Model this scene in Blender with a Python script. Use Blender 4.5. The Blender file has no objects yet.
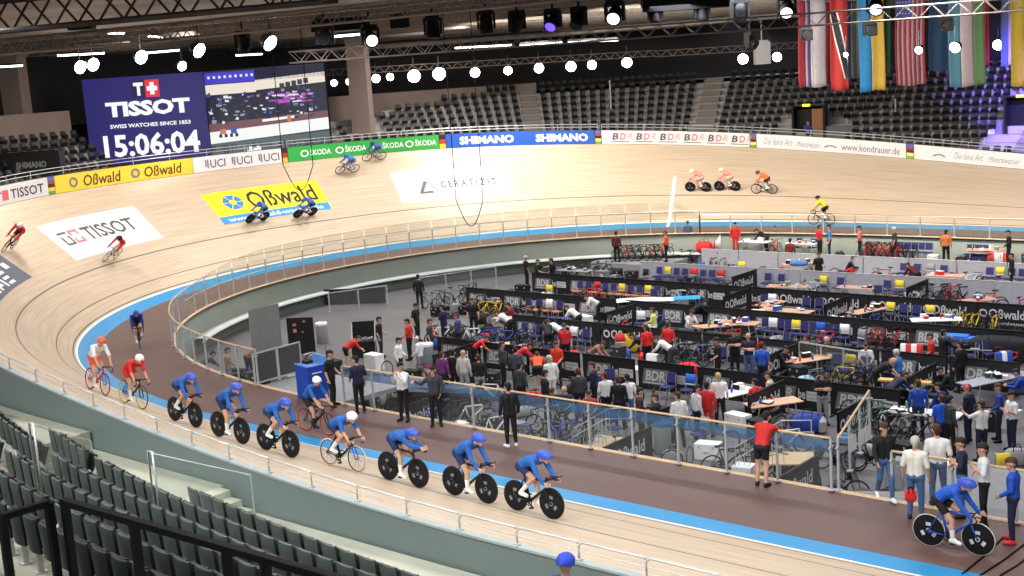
import bpy, bmesh, math, random
import numpy as np
from mathutils import Vector, Matrix
random.seed(7)
S = bpy.context.scene
COL = S.collection
R = math.radians
# ---------------------------------------------------------------- camera
cam = bpy.data.cameras.new('camera')
cam.sensor_width = 36.0
cam.lens = 36.0 * 1265.76 / 1024.0
cam.clip_start = 0.1
cam.clip_end = 400
cam_ob = bpy.data.objects.new('camera', cam)
COL.objects.link(cam_ob)
_a, _b, _r = R(40.780), R(9.6805), R(3.7987)
_fw = Vector((-math.sin(_a)*math.cos(_b), math.cos(_a)*math.cos(_b), -math.sin(_b)))
_rt = Vector((math.cos(_a), math.sin(_a), 0))
_up = _rt.cross(_fw)
_rt2 = _rt*math.cos(_r) - _up*math.sin(_r)
_up2 = _up*math.cos(_r) + _rt*math.sin(_r)
cam_ob.matrix_world = Matrix(((_rt2.x, _up2.x, -_fw.x, 4.80516), (_rt2.y, _up2.y, -_fw.y, -44.81917),
                              (_rt2.z, _up2.z, -_fw.z, 9.94747), (0, 0, 0, 1)))
S.camera = cam_ob
# ---------------------------------------------------------------- world, exposure, hall lights
S.view_settings.view_transform = 'Standard'
S.view_settings.look = 'None'
S.view_settings.exposure = 0.0
S.view_settings.gamma = 1.0
S.view_settings.use_curve_mapping = False
W = bpy.data.worlds.new('hall_air')
S.world = W
W.use_nodes = True
_bg = W.node_tree.nodes['Background']
_bg.inputs[0].default_value = (0.72, 0.74, 0.80, 1)
_bg.inputs[1].default_value = 0.028

def area(name, loc, sx, sy, power, col=(1, 0.95, 0.88), target=None, spread=160):
    l = bpy.data.lights.new(name, 'AREA')
    l.shape = 'RECTANGLE'
    l.size, l.size_y = sx, sy
    l.energy = power
    l.color = col
    l.spread = R(spread)
    o = bpy.data.objects.new(name, l)
    COL.objects.link(o)
    o.location = loc
    d = (Vector(target) - Vector(loc)) if target else Vector((0, 0, -1))
    o.rotation_euler = d.to_track_quat('-Z', 'Y').to_euler()
    return o

LP = 0.78
# rows of roof floodlights over the near straight, the infield, the bend and the far straight
for x in (-42, -32, -22, -12, -2, 8):
    area('roof_light', (x, -25.5, 12.45), 7, 1.2, 860*LP, (1, .955, .92))
for x in (-36, -26, -16, -6):
    area('roof_light', (x, -8, 12.45), 7, 1.2, 1200*LP, (0.97, 0.97, 1.0))
    area('roof_light', (x, 5, 12.45), 7, 1.2, 1200*LP, (0.97, 0.97, 1.0))
for x in (-44, -34, -24, -14, -4, 6):
    area('roof_light', (x, 11.5, 12.45), 7, 1.2, 1600*LP, (1, 0.93, 0.81), (x, 27, 0), 130)
for y in (-16, -5, 6, 16):
    area('roof_light', (-48.5, y, 12.45), 1.2, 6, 1380*LP, (1, 0.94, 0.86), (-52, y, 1))
# fill lamps added to brighten the stands, blue show light on the right of the far stand
area('stand_fill_light', (-12, -38.5, 12.4), 26, 1.0, 1500*LP, (0.92, 1.0, 0.97), (-14, -30.5, 1.5), 75)
area('stand_fill_light', (-14, -42, 12.6), 20, 1.0, 330*LP, (0.92, 1.0, 0.97), (-13, -33, 1.5))
area('stand_fill_light', (-59, -3, 12.3), 2, 12, 800*LP, (1, 0.92, 0.86), (-67, -3.5, 7))
area('stand_fill_light', (-30, 44, 12.3), 50, 2, 1300*LP, (0.95, 0.95, 1.0), (-30, 38, 4))
area('stand_fill_light', (-56, 18, 12.3), 2, 20, 1100*LP, (1, 0.93, 0.87), (-64, 20, 7))
def spot(name, loc, target, power, col, size=30, blend=0.5, rad=0.2):
    l = bpy.data.lights.new(name, 'SPOT')
    l.energy = power; l.color = col; l.spot_size = R(size); l.spot_blend = blend; l.shadow_soft_size = rad
    o = bpy.data.objects.new(name, l); COL.objects.link(o); o.location = loc
    o.rotation_euler = (Vector(target)-Vector(loc)).to_track_quat('-Z', 'Y').to_euler()
    return o
spot('show_light', (-14, 25, 12.2), (-19.5, 38.5, 4.5), 80000, (0.25, 0.18, 1.0), 62, 1.0)

# ---------------------------------------------------------------- materials
MATS = {}
def mat(name, col, rough=0.6, metal=0.0, var=0.06, scale=6.0, emit=None, es=0.0, spec=0.4):
    if name in MATS: return MATS[name]
    m = bpy.data.materials.new(name); m.use_nodes = True
    nt = m.node_tree; b = nt.nodes['Principled BSDF']
    b.inputs['Roughness'].default_value = rough
    b.inputs['Metallic'].default_value = metal
    b.inputs['Specular IOR Level'].default_value = spec
    if var > 0:
        n = nt.nodes.new('ShaderNodeTexNoise'); n.inputs['Scale'].default_value = scale; n.inputs['Detail'].default_value = 2
        tc = nt.nodes.new('ShaderNodeTexCoord'); nt.links.new(tc.outputs['Object'], n.inputs['Vector'])
        r = nt.nodes.new('ShaderNodeValToRGB')
        r.color_ramp.elements[0].position = 0.3; r.color_ramp.elements[1].position = 0.7
        r.color_ramp.elements[0].color = (*[c*(1-var) for c in col], 1)
        r.color_ramp.elements[1].color = (*[min(1, c*(1+var)) for c in col], 1)
        nt.links.new(n.outputs['Fac'], r.inputs['Fac']); nt.links.new(r.outputs['Color'], b.inputs['Base Color'])
    else:
        b.inputs['Base Color'].default_value = (*col, 1)
    if emit:
        b.inputs['Emission Color'].default_value = (*emit, 1); b.inputs['Emission Strength'].default_value = es
    MATS[name] = m
    return m
def srgb(r, g, b):
    f = lambda c: (c/255/12.92) if c/255 <= 0.04045 else ((c/255+0.055)/1.055)**2.4
    return (f(r), f(g), f(b))
def cm(r, g, b, rough=0.7, **k):   # cloth / paint by its 8-bit colour
    return mat('paint_%d_%d_%d' % (r, g, b), srgb(r, g, b), rough, **k)
def glass_mat(name, tint, op, rough=0.05):
    if name in MATS: return MATS[name]
    m = bpy.data.materials.new(name); m.use_nodes = True; nt = m.node_tree
    nt.nodes.remove(nt.nodes['Principled BSDF'])
    out = nt.nodes['Material Output']
    t = nt.nodes.new('ShaderNodeBsdfTransparent'); t.inputs[0].default_value = (*tint, 1)
    g = nt.nodes.new('ShaderNodeBsdfGlossy'); g.inputs['Roughness'].default_value = rough
    d = nt.nodes.new('ShaderNodeBsdfDiffuse'); d.inputs[0].default_value = (*tint, 1)
    m1 = nt.nodes.new('ShaderNodeMixShader'); m1.inputs[0].default_value = 0.35
    nt.links.new(d.outputs[0], m1.inputs[1]); nt.links.new(g.outputs[0], m1.inputs[2])
    n = nt.nodes.new('ShaderNodeTexNoise'); n.inputs['Scale'].default_value = 0.8
    r = nt.nodes.new('ShaderNodeMapRange'); r.inputs[3].default_value = op*0.8; r.inputs[4].default_value = op*1.2
    nt.links.new(n.outputs['Fac'], r.inputs[0])
    m2 = nt.nodes.new('ShaderNodeMixShader'); nt.links.new(r.outputs[0], m2.inputs[0])
    nt.links.new(t.outputs[0], m2.inputs[1]); nt.links.new(m1.outputs[0], m2.inputs[2])
    nt.links.new(m2.outputs[0], out.inputs[0])
    MATS[name] = m
    return m
def emis(name, col, s):
    return mat(name, (0.02, 0.02, 0.02), 0.5, var=0, emit=col, es=s)

STEEL = mat('brushed_steel', (0.55, 0.57, 0.58), 0.4, 0.35)
DARKM = mat('dark_metal', (0.085, 0.087, 0.1), 0.45, 0.4)
BLACK = mat('black_plastic', (0.008, 0.008, 0.01), 0.55, spec=0.2)
BLACKCLOTH = mat('black_banner_cloth', (0.016, 0.016, 0.018), 0.8)
WHITE = mat('white_paint', (0.78, 0.78, 0.77), 0.5, var=0.03)
TANWOOD = mat('pale_wood_rail', srgb(214, 186, 150), 0.5, var=0.12, scale=20)
GREYP = mat('light_grey_panel', srgb(196, 196, 202), 0.6)
RUBBER = mat('tyre_rubber', (0.02, 0.02, 0.021), 0.7)
CHROME = mat('polished_metal', (0.7, 0.7, 0.72), 0.2, 1.0)
NAVY = mat('navy_upholstery', srgb(48, 48, 104), 0.75)
WOODTOP = mat('table_wood', srgb(214, 168, 138), 0.5, var=0.15, scale=9)

# ---------------------------------------------------------------- mesh builder
class MB:
    def __init__(self): self.v = []; self.f = []; self.m = []
    def add(self, vs, fs, mi=0):
        o = len(self.v); self.v += [tuple(p) for p in vs]
        self.f += [tuple(i+o for i in f) for f in fs]; self.m += [mi]*len(fs)
        return self
    def box(self, c, s, rz=0.0, mi=0, M=None):
        hx, hy, hz = s[0]/2, s[1]/2, s[2]/2
        P = [Vector((x, y, z)) for z in (-hz, hz) for x, y in ((-hx, -hy), (hx, -hy), (hx, hy), (-hx, hy))]
        if M is None: M = Matrix.Rotation(rz, 3, 'Z')
        P = [M @ p + Vector(c) for p in P]
        return self.add(P, [(3, 2, 1, 0), (4, 5, 6, 7), (0, 1, 5, 4), (1, 2, 6, 5), (2, 3, 7, 6), (3, 0, 4, 7)], mi)
    def bar(self, p, q, w=0.05, h=None, mi=0, up=(0, 0, 1)):
        p, q = Vector(p), Vector(q); h = h or w; d = q-p; L = d.length
        if L < 1e-6: return self
        x = d/L; u = Vector(up)
        if abs(x.dot(u)) > 0.99: u = Vector((0, 1, 0))
        y = u.cross(x).normalized(); z = x.cross(y)
        M = Matrix((x, y, z)).transposed()
        return self.box((p+q)/2, (L, w, h), 0, mi, M)
    def tube(self, pts, r, n=6, mi=0, closed=False, caps=True):
        pts = [Vector(p) for p in pts]; k = len(pts); rr = r if isinstance(r, (list, tuple)) else [r]*k
        rings = []; prev = None
        for i, p in enumerate(pts):
            if closed: t = pts[(i+1) % k]-pts[i-1]
            else: t = pts[min(i+1, k-1)]-pts[max(i-1, 0)]
            t.normalize()
            if prev is None:
                a = Vector((0, 0, 1)) if abs(t.z) < 0.9 else Vector((1, 0, 0))
                nx = t.cross(a).normalized()
            else:
                nx = (prev - t*prev.dot(t))
                nx = nx.normalized() if nx.length > 1e-6 else t.orthogonal().normalized()
            prev = nx; ny = t.cross(nx)
            rings.append([p + (nx*math.cos(2*math.pi*j/n) + ny*math.sin(2*math.pi*j/n))*rr[i] for j in range(n)])
        vs = [v for g in rings for v in g]; fs = []
        for i in range(k if closed else k-1):
            a, b = i*n, ((i+1) % k)*n
            for j in range(n): fs.append((a+j, a+(j+1) % n, b+(j+1) % n, b+j))
        if caps and not closed:
            fs.append(tuple(range(n-1, -1, -1))); fs.append(tuple((k-1)*n+j for j in range(n)))
        return self.add(vs, fs, mi)
    def lathe(self, prof, c=(0, 0, 0), n=20, mi=0, axis='Z', M=None):
        vs = []; fs = []; k = len(prof)
        for j in range(n):
            a = 2*math.pi*j/n
            for r, z in prof:
                p = Vector((r*math.cos(a), r*math.sin(a), z))
                if axis == 'Y': p = Vector((p.x, p.z, p.y))
                elif axis == 'X': p = Vector((p.z, p.x, p.y))
                if M is not None: p = M @ p
                vs.append(p+Vector(c))
        for j in range(n):
            for i in range(k-1):
                a, b = j*k+i, ((j+1) % n)*k+i
                fs.append((a, b, b+1, a+1))
        return self.add(vs, fs, mi)
    def sphere(self, c, r, n=12, m=8, mi=0, sc=(1, 1, 1), M=None):
        prof = [(max(1e-4, math.sin(math.pi*i/m)), -math.cos(math.pi*i/m)) for i in range(m+1)]
        vs = []; fs = []; k = m+1
        for j in range(n):
            a = 2*math.pi*j/n
            for q, z in prof:
                p = Vector((q*math.cos(a)*sc[0]*r, q*math.sin(a)*sc[1]*r, z*sc[2]*r))
                if M is not None: p = M @ p
                vs.append(p+Vector(c))
        for j in range(n):
            for i in range(m):
                a, b = j*k+i, ((j+1) % n)*k+i
                fs.append((a, b, b+1, a+1))
        return self.add(vs, fs, mi)
    def quad(self, a, b, c, d, mi=0): return self.add([a, b, c, d], [(0, 1, 2, 3)], mi)
    def grid(self, rows, mi=0, flip=False):
        k = len(rows[0]); vs = [p for r in rows for p in r]; fs = []
        for i in range(len(rows)-1):
            for j in range(k-1):
                f = (i*k+j, i*k+j+1, (i+1)*k+j+1, (i+1)*k+j)
                fs.append(f[::-1] if flip else f)
        return self.add(vs, fs, mi)
    def slab(self, rows, t, mi=0):
        # closed sheet: rows of points on top, thickness t downwards
        lo = [[Vector(p)-Vector((0, 0, t)) for p in r] for r in rows]
        self.grid(rows, mi); self.grid(lo, mi, True)
        ed = [rows[0], lo[0]]; self.grid(ed, mi)
        self.grid([lo[-1], rows[-1]], mi)
        self.grid([[r[0] for r in lo], [r[0] for r in rows]], mi)
        self.grid([[r[-1] for r in rows], [r[-1] for r in lo]], mi)
        return self
    def mesh(self, name, mats, smooth=False):
        me = bpy.data.meshes.new(name)
        me.from_pydata([tuple(p) for p in self.v], [], self.f)
        for m in (mats if isinstance(mats, (list, tuple)) else [mats]): me.materials.append(m)
        if any(self.m): me.polygons.foreach_set('material_index', self.m)
        if smooth: me.polygons.foreach_set('use_smooth', [True]*len(me.polygons))
        me.update()
        return me
    def build(self, name, mats, parent=None, smooth=False, **props):
        return link(name, self.mesh(name, mats, smooth), parent, **props)
def link(name, data, parent=None, loc=None, rz=None, **props):
    o = bpy.data.objects.new(name, data); COL.objects.link(o)
    if parent is not None: o.parent = parent
    if loc is not None: o.location = loc
    if rz is not None: o.rotation_euler = (0, 0, rz)
    for k, v in props.items(): o[k] = v
    return o
def empty(name, loc=(0, 0, 0), rz=0.0, **props):
    o = link(name, None, None, loc, rz, **props); o.empty_display_size = 0.1
    return o
KIDS = {}
def copy_tree(o, loc=None, rz=None, parent=None, **props):
    c = o.copy(); COL.objects.link(c)
    if parent is not None: c.parent = parent
    if loc is not None: c.location = loc
    if rz is not None: c.rotation_euler = (0, 0, rz)
    for k, v in props.items(): c[k] = v
    for ch in list(o.children): copy_tree(ch, parent=c)
    return c
def paint(root, table):
    # object-level colour of named parts (mesh data stay shared)
    for ch in [root]+list(root.children_recursive):
        b = ch.name.split('.')[0]
        if b in table and ch.data:
            for i, s in enumerate(ch.material_slots):
                mm = table[b][i] if isinstance(table[b], (list, tuple)) else table[b]
                if mm is not None: s.link = 'OBJECT'; s.material = mm
# lettering
_TX = {}
def text_geo(body, bold=0.0, shear=0.0, space=1.0):
    key = (body, bold, shear, space)
    if key in _TX: return _TX[key]
    c = bpy.data.curves.new('txt', 'FONT'); c.body = body; c.size = 1.0; c.offset = bold; c.shear = shear
    c.space_character = space; c.resolution_u = 2; c.fill_mode = 'FRONT'
    o = bpy.data.objects.new('txt', c); COL.objects.link(o)
    dg = bpy.context.evaluated_depsgraph_get()
    me = o.evaluated_get(dg).to_mesh()
    V = [(v.co.x, v.co.y) for v in me.vertices]; F = [tuple(p.vertices) for p in me.polygons]
    o.evaluated_get(dg).to_mesh_clear(); bpy.data.objects.remove(o); bpy.data.curves.remove(c)
    x0 = min(v[0] for v in V); x1 = max(v[0] for v in V); y0 = min(v[1] for v in V); y1 = max(v[1] for v in V)
    _TX[key] = ([((x-x0)/(x1-x0), (y-y0)/(y1-y0)) for x, y in V], F, (x1-x0)/(y1-y0))
    return _TX[key]
def letters(mb, body, fn, x0, x1, y0, y1, mi=0, **k):
    """put a word into the box x0..x1, y0..y1 of a surface fn(x, y) -> point"""
    V, F, asp = text_geo(body, **k)
    mb.add([fn(x0+u*(x1-x0), y0+v*(y1-y0)) for u, v in V], F, mi)
def patch(mb, fn, x0, x1, y0, y1, mi=0, n=1):
    mb.grid([[fn(x0+(x1-x0)*i/n, y) for i in range(n+1)] for y in (y0, y1)], mi)

# ---------------------------------------------------------------- track geometry (250 m oval)
LS, LT, DS, WB, WT = 19.504, 18.526, 2.979, 0.826, 7.5
BS, BB, B0, B1, BBD = 12.98, 42.94, 8.224, 53.76, 0.428
_n = 5001
_s = np.linspace(0, 125, _n)
_km = math.pi/(125-2*LS-LT)
_k = np.where(_s < LS, 0, np.where(_s < LS+LT, (_s-LS)/LT, np.where(_s < 125-LS-LT, 1, np.where(_s < 125-LS, (125-LS-_s)/LT, 0))))*_km
_d = _s[1]-_s[0]
_th = np.concatenate([[0], np.cumsum((_k[1:]+_k[:-1])/2*_d)])
_dx, _dy = -np.cos(_th), np.sin(_th)
_x = np.concatenate([[0], np.cumsum((_dx[1:]+_dx[:-1])/2*_d)])
_y = np.concatenate([[0], np.cumsum((_dy[1:]+_dy[:-1])/2*_d)])
_y -= _y[-1]/2
def curve(s):
    """inner edge of the track: position, outward normal; s = 0 in the middle of the near straight"""
    s = s % 250.0
    mir = s > 125
    if mir: s = 250-s
    x = np.interp(s, _s, _x); y = np.interp(s, _s, _y); t = np.interp(s, _s, _th)
    nx, ny = -math.sin(t), -math.cos(t)
    if mir: x, nx = -x, -nx
    return x, y, nx, ny
def bank(s):
    s = s % 250.0
    s = min(s, 250-s); s = min(s, 125-s)
    u = min(1, max(0, (s-B0)/(B1-B0))); u = u*u*(3-2*u)
    return R(BS+(BB-BS)*u)
def surf(s, u, h=0.0):
    """u metres up the boards from the outer edge of the blue band (negative: blue band, then safety zone); h off the surface"""
    x, y, nx, ny = curve(s); b = bank(s)
    l1, z1 = WB*math.cos(b*BBD), WB*math.sin(b*BBD)
    if u <= -WB: l, z, a = u+WB, 0.0, 0.0
    elif u <= 0: l, z, a = l1*(u+WB)/WB, z1*(u+WB)/WB, b*BBD
    else: l, z, a = l1+u*math.cos(b), z1+u*math.sin(b), b
    l -= h*math.sin(a); z += h*math.cos(a)
    return Vector((x+nx*l, y+ny*l, z))
def side(s, d, z):
    """point d metres outside the inner edge of the track, at height z"""
    x, y, nx, ny = curve(s)
    return Vector((x+nx*d, y+ny*d, z))
def outer(s, d=0.0, z=0.0):
    p = surf(s, WT); x, y, nx, ny = curve(s)
    return Vector((p.x+nx*d, p.y+ny*d, p.z+z))
def frange(a, b, st):
    n = max(1, int(round((b-a)/st)))
    return [a+(b-a)*i/n for i in range(n+1)]
def track_material(kind):
    m = bpy.data.materials.new(kind); m.use_nodes = True; nt = m.node_tree; b = nt.nodes['Principled BSDF']
    uv = nt.nodes.new('ShaderNodeUVMap'); uv.uv_map = 'track'
    mp = nt.nodes.new('ShaderNodeMapping'); nt.links.new(uv.outputs[0], mp.inputs[0])
    n = nt.nodes.new('ShaderNodeTexNoise'); n.inputs['Scale'].default_value = 1.0; n.inputs['Detail'].default_value = 4
    nt.links.new(mp.outputs[0], n.inputs['Vector'])
    r = nt.nodes.new('ShaderNodeValToRGB'); nt.links.new(n.outputs['Fac'], r.inputs[0])
    e = r.color_ramp.elements
    if kind == 'track_boards':
        mp.inputs['Scale'].default_value = (0.35, 9.0, 1)
        e[0].position, e[1].position = 0.25, 0.78
        e[0].color = (*srgb(176, 156, 134), 1); e[1].color = (*srgb(206, 188, 166), 1)
        b.inputs['Roughness'].default_value = 0.42
        # painted lines by distance up the boards
        sx = nt.nodes.new('ShaderNodeSeparateXYZ'); nt.links.new(uv.outputs[0], sx.inputs[0])
        prev = r.outputs[0]
        # plank joints: thin darker gaps across the boards
        for u0, w, c in ((0.16, 0.05, (60, 52, 48)), (0.86, 0.05, (96, 70, 60)), (2.52, 0.06, (70, 74, 78))):
            a = nt.nodes.new('ShaderNodeMath'); a.operation = 'SUBTRACT'; a.inputs[1].default_value = u0
            nt.links.new(sx.outputs[1], a.inputs[0])
            q = nt.nodes.new('ShaderNodeMath'); q.operation = 'ABSOLUTE'; nt.links.new(a.outputs[0], q.inputs[0])
            l = nt.nodes.new('ShaderNodeMath'); l.operation = 'LESS_THAN'; l.inputs[1].default_value = w/2
            nt.links.new(q.outputs[0], l.inputs[0])
            mx = nt.nodes.new('ShaderNodeMix'); mx.data_type = 'RGBA'
            nt.links.new(l.outputs[0], mx.inputs[0]); nt.links.new(prev, mx.inputs[6])
            mx.inputs[7].default_value = (*srgb(*c), 1); prev = mx.outputs[2]
        nt.links.new(prev, b.inputs['Base Color'])
    elif kind == 'blue_band_paint':
        mp.inputs['Scale'].default_value = (0.5, 3, 1)
        e[0].color = (*srgb(24, 132, 190), 1); e[1].color = (*srgb(34, 144, 204), 1)
        b.inputs['Roughness'].default_value = 0.4
        nt.links.new(r.outputs[0], b.inputs['Base Color'])
    else:
        mp.inputs['Scale'].default_value = (0.5, 1.2, 1)
        e[0].color = (*srgb(92, 68, 64), 1); e[1].color = (*srgb(104, 79, 74), 1)
        b.inputs['Roughness'].default_value = 0.55
        nt.links.new(r.outputs[0], b.inputs['Base Color'])
    MATS[kind] = m
    return m
def track_strip(name, us, material, s0=0, s1=250, st=0.5, **props):
    ss = frange(s0, s1, st)
    mb = MB(); mb.grid([[surf(s, u) for u in us] for s in ss])
    o = mb.build(name, material, None, True, kind='structure', **props)
    me = o.data; uv = me.uv_layers.new(name='track'); k = len(us)
    for lp in me.loops:
        i = lp.vertex_index; uv.data[lp.index].uv = (ss[i//k], us[i % k])
    return o
track_strip('floor_track_boards', [0, 0.6, 1.6, 3, 4.5, 6, WT], track_material('track_boards'))
track_strip('floor_blue_band', [-WB, -WB/2, 0], track_material('blue_band_paint'))
track_strip('floor_safety_zone', [-WB-DS-0.12, -WB-1.5, -WB], track_material('brown_safety_zone'))
# white edge line between the blue band and the boards
WL = mat('white_line_paint', srgb(238, 238, 232), 0.5)
m = MB(); m.grid([[surf(s, u, 0.004) for u in (-0.04, 0.0)] + [surf(s, 0.06, 0.004)] for s in frange(0, 250, 0.5)])
m.build('trim_white_edge_line', WL, None, kind='structure')
m = MB(); m.grid([[surf(s, u, 0.005) for s in (86.72, 86.9)] for u in frange(-WB+0.1, 4.3, 0.3)])
m.build('trim_white_pursuit_line', WL, None, kind='structure')
# ground under everything: infield pit floor, pit wall
ZP = -1.8
pit = mat('pit_floor_grey', srgb(102, 101, 104), 0.45, var=0.12, scale=0.5)
m = MB(); rows = []
for s in frange(0, 250, 1.0): rows.append([side(s, -DS-0.02, ZP), Vector((side(s, -DS-0.02, ZP).x*0.5, 0, ZP))])
m.grid(rows); m.build('floor_pit', pit, None, kind='structure')
PW = mat('pit_wall_grey_green', srgb(122, 130, 120), 0.5, var=0.05, scale=0.6)
def wall_strip(name, s0, s1, d, z0, z1, th, material, **props):
    m = MB(); ss = frange(s0, s1, 0.8)
    m.grid([[side(s, d, z0), side(s, d, z1), side(s, d+th, z1), side(s, d+th, z0)] for s in ss])
    return m.build(name, material, None, True, kind='structure', **props)
wall_strip('wall_pit', 0, 250, -DS, ZP, -0.02, 0.25, PW)
wall_strip('trim_pit_edge', 0, 250, -DS-0.05, -0.02, 0.035, 0.12, TANWOOD)
LEDGE = mat('ledge_white', srgb(206, 214, 210), 0.5)
wall_strip('trim_pit_ledge', 48, 90, -DS-0.55, ZP+0.62, ZP+0.74, 0.55, LEDGE)
# ---------------------------------------------------------------- perimeter of the track: near wall, far boards
NW = mat('near_wall_grey_green', srgb(104, 114, 112), 0.5, var=0.06, scale=0.4)
m = MB()
ss = frange(-20, 46, 0.8)
m.grid([[outer(s, 0.02, -0.3), outer(s, 0.02, 0.66), outer(s, 0.09, 0.66), outer(s, 0.09, -2.2)] for s in ss])
m.build('wall_near_track', NW, None, kind='structure')
m = MB(); m.grid([[outer(s, -0.05, 0.66), outer(s, -0.05, 0.70), outer(s, 0.11, 0.70), outer(s, 0.11, 0.66)] for s in ss])
m.build('trim_near_wall_cap', mat('cap_grey', srgb(150, 156, 158), 0.4), None, kind='structure')
# wall body behind the advertising boards
BACKW = mat('dark_board_back', srgb(66, 64, 66), 0.6)
m = MB(); m.grid([[outer(s, 0.06, -1.5), outer(s, 0.06, 0.93), outer(s, 0.2, 0.93), outer(s, 0.2, -5.8)] for s in frange(46.1, 230, 0.8)])
m.build('wall_far_track', BACKW, None, kind='structure')
NR0 = 8.03
def near_rail():
    ss = [NR0+1.25*i for i in range(-17, 31)]
    for i in range(len(ss)-1):
        b, a = ss[i]-0.045, ss[i+1]-0.06
        r = empty('perimeter_rail', outer(a, 0.03, 0.7), 0, category='railing', group='steel hoop rails along the near wall',
                  label='steel tube hoop bolted on top of the near grey-green track wall')
        off = r.location
        mm = MB(); ps = []
        ps += [outer(a, 0.03, 0.7), outer(a, 0.03, 0.93), outer(a-0.07, 0.03, 1.0)]
        for q in frange(a-0.2, b, 0.5): ps.append(outer(q, 0.03, 1.005))
        ps.append(outer(b, 0.03, 0.97))
        mm.tube([p-off for p in ps], 0.018, 6); mm.build('top_tube', STEEL, r, True)
        m2 = MB(); m2.tube([outer(q, 0.03, 0.86)-off for q in frange(a, b, 0.5)], 0.010, 5); m2.build('middle_wire', STEEL, r)
        m3 = MB(); m3.box(outer(a, 0.03, 0.715)-off, (0.09, 0.08, 0.03)); m3.build('foot_plate', STEEL, r)
near_rail()
# advertising boards on the far rim: swept panels that follow the boards
def bpt(s, z, d=0.0): return outer(s, d, z)
def ad_board(name, s0, s1, colour, label, lett, z1=0.9):
    m = MB(); ss = frange(s0, s1, 0.6)
    m.grid([[bpt(s, 0.02), bpt(s, z1), bpt(s, z1, 0.05), bpt(s, 0.02, 0.05)] for s in ss])
    for s in (s0, s1): m.quad(bpt(s, 0.02), bpt(s, z1), bpt(s, z1, 0.05), bpt(s, 0.02, 0.05))
    r = m.build(name, cm(*colour, 0.55), None, label=label, category='advertising board')
    for nm, col, fs in lett:
        for fn in (fs if isinstance(fs, list) else [fs]):
            mm = MB(); fn(mm); mm.build(nm, cm(*col, 0.6), r)
    return r
F = lambda s, z: bpt(s, z, -0.012)
def words(items, **k):
    return [lambda mm, q=q: letters(mm, q[0], F, *q[1:], **k) for q in items]
def rects(items, n=1):
    def f(mm):
        for a, b, y0, y1 in items: patch(mm, F, a, b, y0, y1, n=n)
    return f
def ring(mm, fn, cx, cy, r0, r1, n=18, a0=0, a1=360):
    rows = [[fn(cx+r*math.cos(R(a0+(a1-a0)*i/n)), cy+r*math.sin(R(a0+(a1-a0)*i/n))) for i in range(n+1)] for r in (r0, r1)]
    mm.grid(rows)
def rings(items):
    return [lambda mm, q=q: ring(mm, F, *q) for q in items]
ad_board('advertising_board', 46.2, 53.18, (216, 215, 217), 'white rim board with dark grey TISSOT lettering at the left end of the track',
  [('lettering', (58, 60, 72), words([('TISSOT', 50.75, 52.9, .2, .66), ('T', 49.75, 50.15, .25, .62), ('TISSOT', 47.2, 49.3, .2, .66)], bold=.012)),
   ('emblem', (214, 96, 104), rects([(50.18, 50.6, .2, .68)])),
   ('emblem_cross', (244, 240, 240), rects([(50.34, 50.44, .28, .6), (50.24, 50.54, .4, .48)]))])
ad_board('advertising_board', 53.65, 61.62, (244, 204, 62), 'yellow rim board with two black Oßwald names left of the white UCI board',
  [('lettering', (72, 56, 30), words([('Oßwald', 55.35, 57.55, .15, .74), ('Oßwald', 58.9, 61.0, .15, .74)], bold=.012, shear=.1)),
   ('emblem', (128, 128, 116), rings([(54.75, .45, .14, .27), (58.4, .45, .14, .27)]))])
ad_board('advertising_board', 61.66, 66.42, (228, 226, 232), 'white rim board with three grey UCI marks left of the green board',
  [('lettering', (88, 90, 104), words([(t, a+.28, a+1.1, .2, .68) for a in (62.3, 63.75, 65.2) for t in ['UCI']], bold=.01)),
   ('emblem', (120, 120, 130), [rects([(a+.0, a+.08, .3, .7), (a+.11, a+.19, .2, .7)]) for a in (62.3, 63.75, 65.2)])])
ad_board('advertising_board', 66.78, 74.68, (52, 166, 74), 'bright green rim board with white ŠKODA names',
  [('lettering', (226, 244, 230), words([('ŠKODA', a+.65, a+1.75, .28, .72) for a in (67.3, 69.15, 71.1, 72.8)], bold=.02)),
   ('emblem', (226, 244, 230), rings([(a+.35, .45, .14, .22) for a in (67.3, 69.15, 71.1, 72.8)]))])
ad_board('advertising_board', 75.06, 82.62, (36, 88, 184), 'blue rim board with two white SHIMANO names',
  [('lettering', (240, 242, 248), words([('SHIMANO', 75.75, 78.55, .2, .72), ('SHIMANO', 79.65, 82.3, .2, .72)], bold=.045))])
ad_board('advertising_board', 82.98, 90.3, (216, 215, 217), 'white rim board with six grey and red BDR marks',
  [('lettering', (86, 84, 90), words([('B', 83.5+i*1.18, 83.82+i*1.18, .3, .74) for i in range(6)], bold=.03, shear=.2)),
   ('emblem', (206, 120, 122), words([('D', 83.88+i*1.18, 84.2+i*1.18, .3, .74) for i in range(6)], bold=.03, shear=.2)),
   ('small_lettering', (120, 118, 122), [rects([(83.45+i*1.18, 84.35+i*1.18, .16, .22)]) for i in range(6)]),
   ('swoosh', (190, 140, 144), words([('R', 84.26+i*1.18, 84.5+i*1.18, .34, .74) for i in range(6)], shear=.3))])
ad_board('advertising_board', 90.66, 98.42, (216, 215, 217), 'white rim board with the grey web address www.kondrauer.de',
  [('lettering', (110, 112, 124), words([('www.kondrauer.de', 95.0, 98.1, .2, .62)], bold=.006)),
   ('script_lettering', (150, 152, 166), words([('Die feine Art', 91.0, 92.5, .25, .68), ('Mineralwasser', 92.7, 93.9, .22, .6)], shear=.5)),
   ('emblem', (136, 138, 148), rings([(94.45, -.05, .42, .52, 14, 48, 132)]))])
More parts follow.
